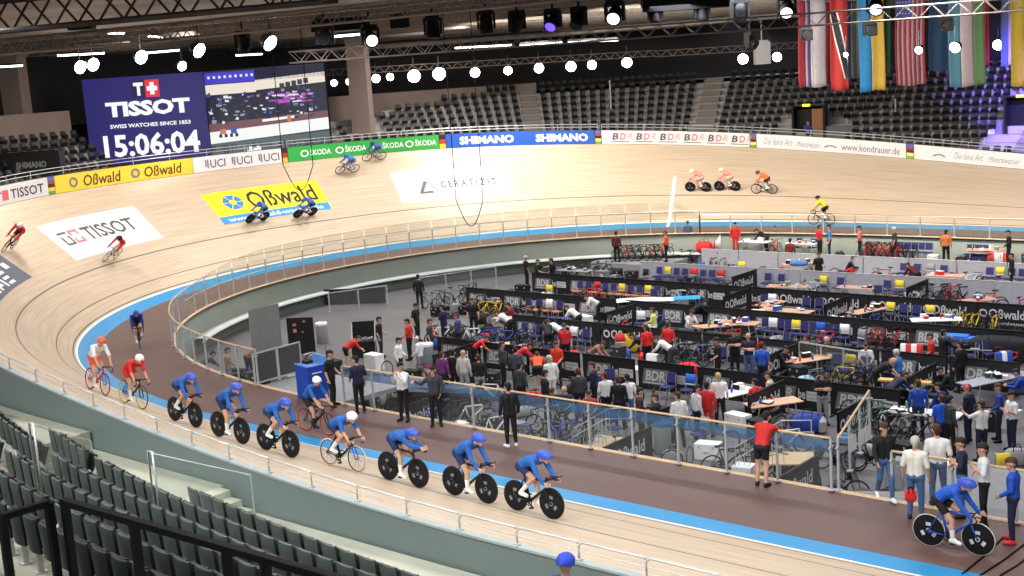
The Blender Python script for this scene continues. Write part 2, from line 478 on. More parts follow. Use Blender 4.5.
ad_board('advertising_board', 98.86, 108.5, (216, 215, 217), 'white rim board with pale grey script at the right end of the far straight',
  [('script_lettering', (150, 152, 166), words([('Die feine Art', 101.0, 102.6, .25, .66), ('Mineralwasser', 102.9, 104.6, .25, .6)], shear=.5)),
   ('emblem', (132, 134, 146), rings([(100.2, -.05, .42, .52, 14, 48, 132), (105.6, -.05, .42, .52, 14, 48, 132)]))])
for (a, b, cols, lb) in ((53.22, 53.6, [(70, 110, 190), (168, 60, 60), (46, 40, 40), (232, 200, 70), (110, 160, 70)], 'small striped rainbow strip between the white TISSOT board and the yellow board'),
                         (66.46, 66.74, [(40, 36, 36), (178, 54, 50), (226, 192, 60)], 'small black red and gold strip between the UCI board and the green board'),
                         (74.72, 75.02, [(40, 36, 36), (178, 54, 50), (226, 192, 60)], 'small black red and gold strip between the green board and the blue board'),
                         (82.66, 82.94, [(70, 110, 190), (168, 60, 60), (40, 36, 36), (236, 220, 110), (110, 160, 70)], 'small rainbow strip between the blue board and the white BDR board'),
                         (90.34, 90.62, [(80, 110, 180), (168, 60, 66), (50, 44, 44), (236, 220, 110), (110, 160, 70)], 'small rainbow strip between the BDR board and the web address board'),
                         (98.46, 98.82, [(90, 96, 170), (150, 56, 76), (60, 46, 50), (236, 222, 110), (120, 170, 80)], 'small rainbow strip between the two white script boards')):
    m = MB(); k = len(cols)
    for i in range(k):
        z1, z0 = .9-(.88*i/k), .9-(.88*(i+1)/k)
        m.grid([[bpt(s, z0), bpt(s, z1), bpt(s, z1, .05), bpt(s, z0, .05)] for s in (a, b)], i)
    m.build('rainbow_strip', [cm(*c) for c in cols], None, label=lb, category='advertising board')
# safety rail above the far boards
def top_rail(s0, s1, label):
    r = empty('rim_handrail', outer(s0, 0.12, 0.93), 0, label=label, category='railing'); off = r.location
    m = MB()
    for z in (1.12, 1.30): m.tube([outer(s, .12, z)-off for s in frange(s0, s1, .8)], .022, 5)
    m.build('rail_tubes', STEEL, r)
    m = MB()
    for s in frange(s0, s1, 2.0): m.tube([outer(s, .12, .9)-off, outer(s, .12, 1.3)-off], .018, 5)
    m.build('posts', STEEL, r)
top_rail(46.2, 66.6, 'grey tube handrail above the TISSOT, yellow and UCI boards')
top_rail(66.8, 82.8, 'grey tube handrail above the green and blue boards')
top_rail(83.0, 108, 'grey tube handrail above the white boards of the far straight')
# painted advertisements lying on the boards of the bend
def track_ad(label, s0, s1, u0, u1, colour, lett, h=.006):
    m = MB(); us = frange(u0, u1, .8)
    m.grid([[surf(s, u, h) for u in us] for s in frange(s0, s1, .4)])
    r = m.build('track_advertisement', cm(*colour, 0.5), None, label=label, category='floor advertisement')
    for nm, col, fn in lett:
        mm = MB(); fn(mm); mm.build(nm, cm(*col, 0.5), r)
    return r
def G(s, u): return surf(s, u, .018)
def tw(items, **k):
    def f(mm):
        for t, a, b, y0, y1 in items: letters(mm, t, G, a, b, y0, y1, **k)
    return f
def tr(items, n=6):
    def f(mm):
        for a, b, y0, y1 in items: patch(mm, G, a, b, y0, y1, n=n)
    return f
track_ad('white TISSOT advertisement painted on the banked boards of the left bend', 50.5, 57.05, 3.28, 5.8, (230, 230, 232),
  [('lettering', (84, 86, 92), tw([('TISSOT', 52.75, 56.2, 4.2, 5.1)], bold=.02)),
   ('emblem_tee', (96, 98, 104), tr([(51.1, 51.75, 4.95, 5.1), (51.1, 51.25, 4.2, 4.8), (51.25, 51.6, 4.2, 4.33), (51.6, 51.75, 4.2, 4.8)], 1)),
   ('emblem_cross', (204, 118, 126), tr([(51.85, 52.5, 4.95, 5.1), (51.85, 52.0, 4.75, 4.95), (52.35, 52.5, 4.75, 4.95), (51.85, 52.5, 4.2, 4.35), (51.85, 52.0, 4.35, 4.55), (52.35, 52.5, 4.35, 4.55)], 1))])
def oss_logo(mm):
    for i in range(6):
        a0, a1 = R(60*i+4), R(60*i+56)
        q = [(63.05+-.55+r*math.cos(a)*1.0, 4.9+r*math.sin(a)*1.0) for r, a in ((.22, a0), (.6, a0), (.6, a1), (.22, a1))]
        mm.quad(*[G(*p) for p in q])
track_ad('yellow Oßwald advertisement with a blue lower strip on the banked boards', 61.1, 67.65, 3.35, 5.83, (250, 224, 36),
  [('lettering', (34, 34, 34), tw([('Oßwald', 63.35, 67.2, 4.2, 5.55)], bold=.012)),
   ('emblem', (48, 128, 196), oss_logo),
   ('blue_strip', (50, 140, 210), lambda mm: mm.grid([[surf(s, u, .012) for u in (3.35, 3.93)] for s in frange(61.1, 67.6, .4)])),
   ('strip_lettering', (226, 236, 244), tw([('www.oßwald-wasser.de', 61.5, 67.2, 3.47, 3.8)], bold=.02))])
def tri(mm):
    for a, b, w in (((72.9, 3.75), (73.35, 4.75), .1), ((72.85, 3.8), (73.6, 3.8), .1), ((73.4, 4.7), (73.9, 3.85), .03)):
        pa, pb = Vector(a), Vector(b); d = (pb-pa).normalized(); n = Vector((-d.y, d.x))*w
        mm.quad(*[G(*p) for p in (pa-n, pb-n, pb+n, pa+n)])
track_ad('plain white advertisement with thin grey letters and a triangle mark on the far bend', 71.65, 77.85, 3.15, 5.75, (226, 226, 228),
  [('lettering', (84, 84, 90), tw([('C E R A T I Z I T', 74.1, 77.2, 4.05, 4.65)], bold=.035)), ('emblem', (84, 86, 92), tri)])
track_ad('dark grey advertisement with white letters cut by the left edge of the photo', 40.5, 46.42, 3.4, 5.05, (88, 92, 108),
  [('lettering', (236, 238, 242), tr([(43.0, 43.5, 4.2, 4.75), (43.7, 44.3, 4.6, 4.75), (43.7, 43.9, 4.2, 4.6), (44.5, 44.7, 4.2, 4.75), (44.7, 45.1, 4.2, 4.35), (45.5, 45.9, 4.3, 4.65), (42.6, 43.0, 3.6, 4.05), (43.2, 43.4, 3.6, 4.05), (43.4, 43.8, 3.75, 3.9), (44.0, 44.2, 3.6, 4.05), (44.4, 45.0, 3.6, 3.75), (44.4, 45.0, 3.9, 4.05)]))])

# ---------------------------------------------------------------- near stand
CONC = mat('concrete_pale', srgb(172, 168, 154), 0.7, var=0.1, scale=1.2)
def row_y(x, r):
    t = -8-x
    return -33.2+.052*t+.0088*t*t*(1 if t > 0 else .3)-.93*(r-2)
def row_z(r): return 2.16+.36*(r-2)          # floor under row r
def near_stand():
    xs = frange(-34, 9, 1.0)
    m = MB()
    # walkway between wall and seats: three levels with small steps, falling to the right
    for x0, x1, z, rr, od in ((-34, -20.6, 2.6, 3, .36), (-20.6, -15.6, 2.2, 2, .36), (-15.6, 9, 1.82, 1, -.5)):
        ra = []; rb = []
        for x in frange(x0, x1, .8):
            q = min(frange(0, 50, .25), key=lambda s: abs(outer(s).x-x)) if x < 0 else 0
            yo = outer(q, .14).y if x < 0 else -30.66
            ra.append((x, yo, z)); rb.append((x, row_y(x, rr)+od, z))
        m.slab([rb, ra], 2.5)
    m.build('floor_walkway', CONC, None, kind='structure')
    m = MB()
    for r in range(1, 7):
        z = row_z(r)
        m.slab([[(x, row_y(x, r)-.62, z) for x in xs], [(x, row_y(x, r)+.31, z) for x in xs]], .9)
    m.build('floor_near_stand_steps', CONC, None, kind='structure')
    m = MB(); m.slab([[(x, -47, row_z(6.7)) for x in xs], [(x, row_y(x, 6)-.6, row_z(6.7)) for x in xs]], .6)
    m.build('floor_gangway', mat('gangway_grey', srgb(150, 156, 164), .6, var=.1), None, kind='structure')
    m = MB()
    for i, (zt) in enumerate((2.2, 2.06, 1.92)):
        x = -15.6+.34*i
        m.box((x+.17, -31.1, zt-.25), (.34, 1.3, .5))
    m.build('floor_walkway_steps', mat('concrete_light', srgb(196, 190, 172), .7, var=.08), None, kind='structure')
near_stand()
SEATP = mat('seat_plastic_grey', srgb(62, 69, 67), 0.42, var=0.05)
SEATE = mat('seat_edge_black', srgb(24, 27, 30), 0.5)
def seat_proto():
    r = empty('stadium_seat')
    m = MB()
    # moulded backrest leaning back, curled top and rounded sides
    prof = [(.0, -.02), (-.008, .15), (-.022, .32), (-.032, .465), (-.028, .48)]
    rows = []
    for k, (y, z) in enumerate(prof):
        w = .195-(.02 if k == 4 else 0)
        rows.append([(x*w, y-.035*(1-x*x)*(1 if k < 4 else .6), z+.34) for x in (-1, -.8, -.4, 0, .4, .8, 1)])
    bk = [[(p[0], p[1]-.035, p[2]-.004) for p in q] for q in rows]
    m.grid(bk, 0); m.grid(rows[:4], 1, True); m.grid(rows[3:], 0, True)
    m.grid([rows[-1], bk[-1]], 0); m.grid([[q[0] for q in rows], [q[0] for q in bk]], 1); m.grid([[q[-1] for q in bk], [q[-1] for q in rows]], 1)
    m.grid([bk[0], rows[0]], 1)
    m.build('backrest', [SEATP, SEATE], r, True)
    m = MB()   # tipped-up seat pan
    rows = [[(x*.2, .05+.04*k-.02*(1-x*x), .33+.11*k) for x in (-1, -.5, 0, .5, 1)] for k in range(4)]
    b2 = [[(p[0], p[1]+.05, p[2]) for p in q] for q in rows]
    m.grid(rows, 0); m.grid(b2, 0, True); m.grid([rows[-1], b2[-1]], 0)
    m.grid([[q[0] for q in rows], [q[0] for q in b2]]); m.grid([[q[-1] for q in b2], [q[-1] for q in rows]])
    m.build('seat_pan', [SEATE], r, True)
    m = MB()
    m.bar((0, .02, 0), (0, .02, .36), .05, .07); m.bar((-.22, .02, .34), (.22, .02, .34), .04, .05)
    m.box((0, .02, .012), (.12, .16, .02))
    m.build('bracket', STEEL, r)
    return r
seat0 = seat_proto()
used = []
ROWN = ['front', 'second', 'third', 'fourth', 'fifth', 'sixth', 'seventh', 'eighth', 'ninth']
def near_seats():
    # x ranges of each row, with aisles left free
    spans = {1: [(-14.9, -6.9)], 2: [(-20.3, -17.9), (-17.3, -6.6)], 3: [(-23.6, -18.2), (-17.2, -6.5)], 4: [(-23, -18.0), (-17.1, -6.2)],
             5: [(-21, -17.9), (-17.0, -12.9), (-12.2, -5.8)], 6: [(-19, -12.8), (-12.1, -5.2)]}
    for r, sp in spans.items():
        for a, b in sp:
            x = a
            while x < b:
                y = row_y(x, r); dy = (row_y(x+.3, r)-row_y(x-.3, r))/.6
                lab = 'dark grey tip-up seat in the %s row from the near wall' % ROWN[r-1]
                kw = dict(label=lab, category='seat', group='near stand seats, %s row' % ROWN[r-1])
                loc = (x, y, row_z(r))
                if not used:
                    used.append(1); seat0.location = loc; seat0.rotation_euler.z = math.atan(dy)
                    for k, v in kw.items(): seat0[k] = v
                else: copy_tree(seat0, loc, math.atan(dy), **kw)
                x += .5
near_seats()
# aisle rails with thin posts and net infill, dark metal railing of the upper gangway
NETM = glass_mat('fine_net', (0.75, 0.8, 0.78), 0.10, 0.5)
def aisle_rail(a, b, za, zb, label):
    r = empty('aisle_rail', a, 0, label=label, category='railing'); o = Vector(a)
    A, B = Vector(a)-o, Vector(b)-o
    m = MB(); m.tube([A, A+Vector((0, 0, za)), A+Vector((.14, 0, za)), A+Vector((.14, 0, 0))], .02, 6); m.build('hoop_post', STEEL, r, True)
    m = MB(); m.tube([A+Vector((.14, 0, za-.03)), B+Vector((0, 0, zb))], .012, 5); m.tube([B+Vector((0, 0, zb)), B], .012, 5); m.build('edge_wire', STEEL, r)
    m = MB(); m.quad(A+Vector((.14, 0, .1)), B+Vector((0, 0, .1)), B+Vector((0, 0, zb-.03)), A+Vector((.14, 0, za-.05))); m.build('net', NETM, r)
aisle_rail((-14.58, -32.60, 2.55), (-13.42, -31.29, 2.00), 1.15, 1.05, 'thin steel rail with net beside the aisle steps, ending at the grey-green wall')
aisle_rail((-15.43, -34.30, 3.30), (-18.65, -31.33, 2.50), 1.25, .45, 'thin steel rail with net beside the left aisle among the seats')
def dark_rail():
    z = 6.9; zf = row_z(6.7)
    A, B = Vector((-4.04, -40.02, 6.90)), Vector((-1.25, -39.94, 6.90)); D = (B-A)/(B-A).length
    r = empty('metal_railing', (A.x, A.y, zf), 0, label='dark square-tube metal railing in the lower left corner in front of the seats', category='railing'); o = r.location.copy()
    L = (B-A).length+1.5
    m = MB(); m.bar(A-o-D*.03, A+D*L-o, .06, .05); m.build('top_bar', DARKM, r)
    for d in (.0, .9, 1.95, 2.35, 3.4): 
        m = MB(); p = A+D*d-o; m.bar((p.x, p.y, 0), (p.x, p.y, z-zf), .055, .055); m.build('post', DARKM, r)
    r = empty('metal_railing', (A.x, A.y, zf), 0, label='short dark railing end beside the gap at the left edge', category='railing'); o = r.location.copy()
    P, Q = Vector((-4.14, -40.10, 6.90)), Vector((-4.16, -40.47, 6.90))
    m = MB(); m.bar(P-o, Q-o, .06, .05); m.build('top_bar', DARKM, r)
    for p in (P, Q):
        m = MB(); m.bar((p.x-o.x, p.y-o.y, 0), (p.x-o.x, p.y-o.y, z-zf), .055, .055); m.build('post', DARKM, r)
dark_rail()

# ---------------------------------------------------------------- far stand
FARC = mat('far_stand_concrete', srgb(150, 146, 146), 0.75, var=0.08, scale=.6)
ROWS = 14
def fo(i): return 1.4+.85*i
def fz(i): return 2.35+.45*i
def far_stand():
    m = MB()
    for i in range(ROWS):
        ss = frange(68, 131, 1.0) if i > 6 else frange(46, 131, 1.0)
        if i > 6 and i < 12: segs = (frange(52, 61.6, .8), ss)
        elif i >= 12: segs = (frange(74 if i == 12 else 77, 131, 1.0),)
        else: segs = (ss,)
        for ss in segs: step_row(m, i, ss)
    m.build('floor_far_stand_steps', FARC, None, True, kind='structure')
def step_row(m, i, ss):
    if 1:
        a = [outer(s, fo(i)-.38) for s in ss]; b = [outer(s, fo(i)+.47) for s in ss]
        for p in a: p.z = fz(i)
        for p in b: p.z = fz(i)
        lo = [Vector((p.x, p.y, fz(i)-.5)) for p in a]
        m.grid([lo, a]); m.grid([a, b])
far_stand()
FSEAT = mat('far_seat_black', srgb(20, 20, 24), 0.5)
def fs_mesh():
    m = MB()
    m.grid([[(-.2, .0, .38), (0, .03, .38), (.2, .0, .38)], [(-.21, .08, .66), (0, .11, .68), (.21, .08, .66)], [(-.19, .13, .84), (0, .16, .86), (.19, .13, .84)]], 0, True)
    m.grid([[(-.2, .04, .38), (0, .07, .38), (.2, .04, .38)], [(-.21, .12, .66), (0, .15, .68), (.21, .12, .66)], [(-.19, .16, .84), (0, .19, .86), (.19, .16, .84)]], 0)
    m.grid([[(-.2, -.02, .36), (.2, -.02, .36)], [(-.2, -.13, .62), (.2, -.13, .62)]], 0, True)
    m.grid([[(-.2, .02, .36), (.2, .02, .36)], [(-.2, -.09, .62), (.2, -.09, .62)]], 0)
    m.box((0, .05, .18), (.05, .06, .36), 0, 1)
    return m
AISLES = [(71.0, .9), (80.0, .9), (87.4, 1.0), (94.5, .0), (104.0, 1.0)]
def far_seats():
    proto = fs_mesh(); me = proto.mesh('stadium_seat', [FSEAT, STEEL])
    rest = MB(); n = 0; p_col = Vector((-61.30, 16.98, 8.12))
    for i in range(ROWS):
        # arc length grows outwards: step in world metres
        pts = [outer(s, fo(i)) for s in frange(53, 112, .1)]; sv = frange(53, 112, .1)
        acc = 0.0
        for j in range(1, len(pts)):
            acc += (Vector((pts[j].x, pts[j].y))-Vector((pts[j-1].x, pts[j-1].y))).length
            if acc < .56: continue
            acc = 0.0; s = sv[j]
            if outer(s).z > fz(i)+.55: continue
            if any(abs(s-a) < w*.55 for a, w in AISLES): continue
            if s < 61.7 and i > 11: continue
            if 68 < s < 81 and i > 9.6+(s-71.5)*.5: continue
            if 61.6 < s < 68: continue
            if (p_col-pts[j]).to_2d().length < 1.5: continue
            if 90.6 < s < 93.6 and 3 <= i <= 6: continue
            if 92.6 < s < 94.4 and 3 <= i <= 5: continue
            if 101.6 < s < 105.2 and 2 <= i <= 8: continue
            x, y, nx, ny = curve(s); p = pts[j]; rz = math.atan2(-nx, ny)
            vis_rank = i
            if 83 < s < 106.5 and outer(s).z < fz(i)+.2 and n < 110 and i <= 8 and (outer(s).z > fz(i)-1.4):
                n += 1
                link('stadium_seat', me, None, (p.x, p.y, fz(i)), rz, category='seat', group='far stand seats in the lowest rows',
                     label='black tip-up seat low in the far stand, just above the white rim boards')
            else:
                c, sn = math.cos(rz), math.sin(rz)
                rest.add([(p.x+c*v[0]-sn*v[1], p.y+sn*v[0]+c*v[1], fz(i)+v[2]) for v in proto.v], proto.f)
    o = rest.build('stadium_seats', FSEAT, None, kind='stuff', label='black tip-up seats in the upper rows of the far stand', category='seats')
    return n
far_seats()
def far_aisles():
    m = MB(); st = mat('aisle_steps', srgb(118, 110, 106), .7)
    for a, w in AISLES:
        if w <= 0: continue
        for i in range(ROWS):
            for k in range(2):
                x, y, nx, ny = curve(a); p = outer(a, fo(i)-.3+.42*k); rz = math.atan2(-nx, ny)
                m.box((p.x, p.y, fz(i)+.1+.11*k), (w*1.35, .42, .22), rz)
    m.build('floor_aisle_steps', st, None, kind='structure')
far_aisles()
# back wall, concourse, columns
BK = mat('hall_back_wall_dark', srgb(38, 36, 40), 0.8, var=0.2, scale=.5)
BEIGE = mat('concourse_wall_beige', srgb(134, 118, 108), 0.8, var=0.08, scale=.7)
ss = frange(36, 132, 1.0)
m = MB(); m.grid([[Vector((outer(s, 19).x, outer(s, 19).y, z)) for z in (6, 13.3)] for s in ss]); m.build('wall_far', BK, None, True, kind='structure')
m = MB()
m.grid([[Vector((outer(s, d).x, outer(s, d).y, 8.45)) for d in (13.2, 19.2)] for s in ss], 0, True)
m.build('floor_concourse', FARC, None, kind='structure')
# beige parapet band behind the seats of the bend
m = MB()
for (a, b, d, z0, z1) in ((52, 61.8, 12.1, 3, 9.35), (68, 80.4, 13.0, 3, 9.0)):
    m.grid([[Vector((outer(s, d).x, outer(s, d).y, z)) for z in (z0, z1)] for s in frange(a, b, .8)])
    m.grid([[Vector((outer(s, dd).x, outer(s, dd).y, z1)) for dd in (d, d+.3)] for s in frange(a, b, .8)])
m.build('wall_concourse_parapet', BEIGE, None, True, kind='structure')
def column(p, w, label):
    m = MB(); m.box((p[0], p[1], 7.6), (w, w*.8, 11.2), R(30)); m.box((p[0], p[1], 2.2), (w*1.15, w*.95, .4), R(30)); m.box((p[0], p[1], 13.0), (w*1.2, w, .3), R(30))
    m.build('concrete_column', mat('column_beige', srgb(140, 124, 116), .8), None, kind='structure', label=label, category='column')
column((-71.18, -3.29, 9.48), 1.35, 'beige concrete column at the left edge behind the TISSOT board')
column((-61.30, 16.98, 8.12), 1.35, 'beige concrete column right of the video screen')
column((-56.90, 46.66, 9.98), 1.3, 'dark beige column above the far stand left of the black curtain')
m = MB()
for px in ((-81.57, 4.14, 10.88), (-80.35, 5.17, 10.78), (-79.46, 5.92, 10.70), (-70.71, 21.41, 10.29), (-67.07, 32.47, 9.76), (-65.31, 33.95, 9.61), (-63.94, 35.14, 9.66), (-62.07, 36.76, 9.66), (-60.20, 38.37, 9.66), (-57.70, 40.51, 9.61), (-56.15, 41.86, 9.63), (-52.54, 47.60, 9.38)):
    m.box((px[0], px[1], 10.5), (.22, .22, 4.6))
m.build('wall_mullions', mat('mullion_grey', srgb(150, 146, 150), .6), None, kind='structure')
m = MB()
p0, p1 = Vector((-51.20, 50.26, 10.12)), Vector((-43.39, 52.95, 9.99))
m.bar((p0.x, p0.y, 10.9), (p1.x, p1.y, 10.9), .2, 4.6); m.build('wall_pale_upper', mat('pale_upper_wall', srgb(122, 116, 130), .8), None, kind='structure')
# thin white poles in the stand
for i, (a, b) in enumerate((((-52.42, 34.10, 8.48), (-49.58, 30.53, 5.58)), ((-33.00, 42.29, 6.17), (-30.40, 35.87, 3.36)))):
    m = MB(); q = Vector(b); m.tube([q-Vector((0, 0, 1.2)), (q.x, q.y, a[2]+.3)], .05, 6); m.sphere((q.x, q.y, a[2]+.32), .07, 8, 6)
    m.build('stand_pole', GREYP, None, label=['thin white pole among the seats above the SHIMANO board', 'thin white pole among the seats above the web address board'][i], category='pole')
# entrances in the far stand
def vomitory(s, label, col, wall):
    x, y, nx, ny = curve(s); rz = math.atan2(-nx, ny); p = outer(s, 5.2)
    M = Matrix.Rotation(rz, 3, 'Z')
    r = empty('stand_entrance', (p.x, p.y, fz(3)), rz, label=label, category='entrance')
    m = MB(); m.box((0, .5, 1.35), (2.2, .12, 2.7)); m.box((-1.05, .1, 1.35), (.14, .9, 2.7)); m.box((1.05, .1, 1.35), (.14, .9, 2.7)); m.box((0, .1, 2.72), (2.25, .9, .1)); m.build('doorway', BLACK, r)
    m = MB(); m.box((.55, .38, 1.25), (.95, .06, 2.45)); m.build('door_leaf', cm(*col, .7), r)
    m = MB(); m.box((-.1, -.38, 2.75), (.5, .06, .16)); m.build('exit_light', emis('exit_yellow', srgb(250, 214, 60), 2.5), r)
    for sx in (-1, 1):
        m = MB(); m.box((sx*2.0, -.1, .55), (1.7, .12, 1.5)); m.build('side_wall', cm(*wall, .8), r)
    m = MB(); m.box((-2.0, -.18, .6), (.5, .03, .3)); m.build('sign_plate', WHITE, r)
vomitory(92.3, 'open stand entrance with a brown door leaf and a yellow light', (146, 104, 66), (104, 100, 102))
vomitory(103.2, 'dark stand entrance in blue light at the right edge below the flags', (30, 26, 40), (110, 104, 130))

# ---------------------------------------------------------------- roof, trusses
ROOF = mat('roof_sheet_brown_grey', srgb(158, 146, 136), 0.8, var=0.25, scale=.35)
m = MB(); m.grid([[(x, y, 13.35+.02*((i+j) % 2)) for i, x in enumerate(range(-110, 41, 6))] for j, y in enumerate(range(-60, 81, 6))], 0, True)
m.build('ceiling', ROOF, None, kind='structure')
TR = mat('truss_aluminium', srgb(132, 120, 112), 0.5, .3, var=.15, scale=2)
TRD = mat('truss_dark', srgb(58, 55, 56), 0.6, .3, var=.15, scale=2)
def truss(a, b, h, name, label, mt, step=None, w=None):
    a, b = Vector(a), Vector(b); d = (b-a); L = d.length; d /= L; sd = Vector((-d.y, d.x, 0)).normalized(); w = w or h
    r = empty(name, a, 0, label=label, category='truss'); step = step or h
    m = MB()
    for sx in (-w/2, w/2):
        for z in (0, h): m.tube([sd*sx+Vector((0, 0, z)), d*L+sd*sx+Vector((0, 0, z))], .035*h/.5, 5)
    m.build('chords', mt, r)
    m = MB(); n = int(L/step)
    for i in range(n):
        p, q = d*(i*L/n), d*((i+1)*L/n)
        u = Vector((0, 0, h))
        for sx in (-w/2, w/2):
            if i % 2: m.bar(p+sd*sx, q+sd*sx+u, .03*h/.5)
            else: m.bar(p+sd*sx+u, q+sd*sx, .03*h/.5)
        m.bar(p+sd*(-w/2), q+sd*(w/2), .025*h/.5)
    m.build('lacing', mt, r)
    return r
def ext(p, q, k):
    p, q = Vector(p), Vector(q); return q+(q-p)*k
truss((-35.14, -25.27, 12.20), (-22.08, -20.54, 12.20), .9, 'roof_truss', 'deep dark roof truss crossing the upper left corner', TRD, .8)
t2a, t2b = Vector((-36.65, -16.99, 11.90)), Vector((-20.00, -14.83, 11.90))
truss(t2a, ext(t2a, t2b, 1.2), .5, 'lighting_truss', 'silver lighting truss carrying the row of moving heads', TR)
t3a, t3b = Vector((-41.11, -6.03, 11.00)), Vector((-12.35, 7.30, 11.00))
truss(t3a, ext(t3a, t3b, .2), .5, 'lighting_truss', 'long silver truss passing in front of the flags', TR)
truss((-46.36, 31.70, 10.31), (-37.73, 39.14, 10.26), .42, 'lighting_truss', 'short silver truss in front of the black curtain above the far stand', TR)
truss((-65.53, 15.22, 10.55), (-46.37, 31.71, 10.37), .4, 'lighting_truss', 'thin truss over the row of floodlights of the far bend', TR)
truss((-36.20, -23.14, 11.60), (-29.02, -20.85, 11.60), .45, 'lighting_truss', 'silver truss above the clock screen', TR)
m = MB()
for i in range(16):
    y0 = 58+i*3.2
    p, q = Vector((-100, 4+i*4.2-30, 13.0)), Vector((30, 40+i*4.2-30, 13.0))
    m.bar(p, q, .14, .22)
m.build('ceiling_purlins', mat('purlin_grey', srgb(122, 112, 106), .7, var=.2), None, kind='structure')
m = MB()
for a, b in (((-68.53, 18.00, 12.40), (-43.98, 34.03, 12.40)), ((-48.78, 24.00, 12.30), (-33.20, 28.31, 12.30))):
    m.tube([a, b], .18, 8)
m.build('ceiling_ducts', mat('duct_grey', srgb(120, 112, 108), .6, var=.15), None, kind='structure')
for i, (y0, y1, dd) in enumerate(((66, 46, 80), (52, 30, 88), (44, 22, 74), (72, 50, 96))):
    truss((-73.21, -4.28, 12.87) if i == 0 else ((-81.05, -0.11, 13.84) if i == 1 else ((-67.42, -7.14, 13.68) if i == 2 else (-88.78, 3.74, 12.93))), (-52.11, 13.94, 12.98) if i == 0 else ((-47.27, 28.97, 13.53) if i == 1 else ((-46.11, 11.19, 13.46) if i == 2 else (-50.79, 36.49, 12.86))), .6, 'roof_truss',
          ['grey roof truss line above the video screen', 'grey roof truss line behind the moving heads', 'grey roof truss line at the top left centre', 'grey roof truss line over the floodlight row'][i], TR, .8)
# ---------------------------------------------------------------- lamps
FLOOD = emis('floodlight_lens', (1, .97, .92), 22)
LENSW = emis('moving_head_lens', (.95, .95, 1), 3.0)
LENSB = emis('moving_head_lens_blue', srgb(70, 50, 255), 5.0)
BAR = emis('light_bar', (1, .98, .95), 6)
_cam = Vector((4.8, -44.8, 9.95))
def flood(p, rad, label, group=None):
    p = Vector(p); r = empty('floodlight', p, 0, label=label, category='floodlight')
    if group: r['group'] = group
    d = Vector((-24, -6, 2))-p; d.normalize()
    M = d.to_track_quat('Z', 'Y').to_matrix()
    m = MB(); m.lathe([(.001, -.02), (rad*.6, -.01), (rad, .03)], n=18, M=M); m.lathe([(.001, .06), (rad*.7, .05), (rad, .03)], n=18, M=M); m.build('lens', FLOOD, r, True)
    m = MB(); m.lathe([(rad*1.08, .04), (rad*1.1, -.05), (rad*.7, -.4), (.001, -.42)], n=16, M=M); m.build('housing', BLACK, r, True)
    m = MB(); m.bar((0, 0, rad), (0, 0, rad+.8), .05); m.bar(M @ Vector((-rad*1.15, 0, 0)), M @ Vector((rad*1.15, 0, 0)), .04); m.build('yoke', DARKM, r)
for p, rd, lb in (((-55.56, -8.08, 11.65), .34, 'floodlight at the far upper left, left of a touching pair'), ((-55.05, -7.62, 11.74), .34, 'floodlight at the far upper left, right of a touching pair'),
                  ((-53.16, -5.95, 11.96), .36, 'bright floodlight above the red cross on the clock screen'), ((-54.92, -2.22, 11.44), .26, 'small floodlight just above the right top corner of the clock screen'),
                  ((-44.13, -8.90, 11.84), .34, 'bright floodlight above the gap between the two screens'), ((-40.06, -8.06, 11.89), .36, 'large bright floodlight above the video screen'),
                  ((-57.93, 18.99, 10.09), .44, 'left of the two biggest floodlights of the far row'), ((-56.61, 20.14, 10.12), .44, 'right of the two biggest floodlights of the far row')):
    flood(p, rd, lb)
for p, rd in (((-65.18, 18.07, 9.98), .24), ((-64.36, 18.79, 10.01), .24), ((-63.42, 19.60, 10.04), .22), ((-62.88, 20.09, 10.10), .3), ((-62.11, 20.76, 10.14), .26), ((-56.06, 23.28, 10.06), .34), ((-54.28, 24.81, 10.04), .30), ((-52.61, 26.26, 10.07), .34),
             ((-50.88, 27.74, 10.03), .36), ((-49.75, 28.72, 10.04), .32), ((-47.86, 30.35, 10.05), .36)):
    flood(p, rd, 'white floodlight in the long far row between the video screen and the black curtain', 'floodlights of the far row')
for p, rd, lb in (((-41.58, 35.70, 9.76), .36, 'floodlight left of the grey box above the far stand'), ((-39.74, 37.28, 9.74), .32, 'floodlight right of the grey box above the far stand'),
                  ((-22.24, 20.21, 9.67), .2, 'floodlight seen in front of the striped red and white flag'), ((-20.81, 21.44, 9.68), .28, 'bright floodlight in front of the blue white and green flag'),
                  ((-26.36, 43.43, 9.57), .34, 'floodlight between the flags at the upper right'), ((-25.13, 17.72, 9.69), .12, 'tiny floodlight by the red flag with black stripe')):
    flood(p, rd, lb)
def light_bar(a, b, label):
    a, b = Vector(a), Vector(b); r = empty('light_bar', a, 0, label=label, category='lamp')
    m = MB(); m.bar(Vector(), b-a, .22, .1); m.build('lit_strip', BAR, r)
    m = MB(); m.bar(Vector((0, 0, .1)), b-a+Vector((0, 0, .1)), .28, .12); m.build('housing', DARKM, r)
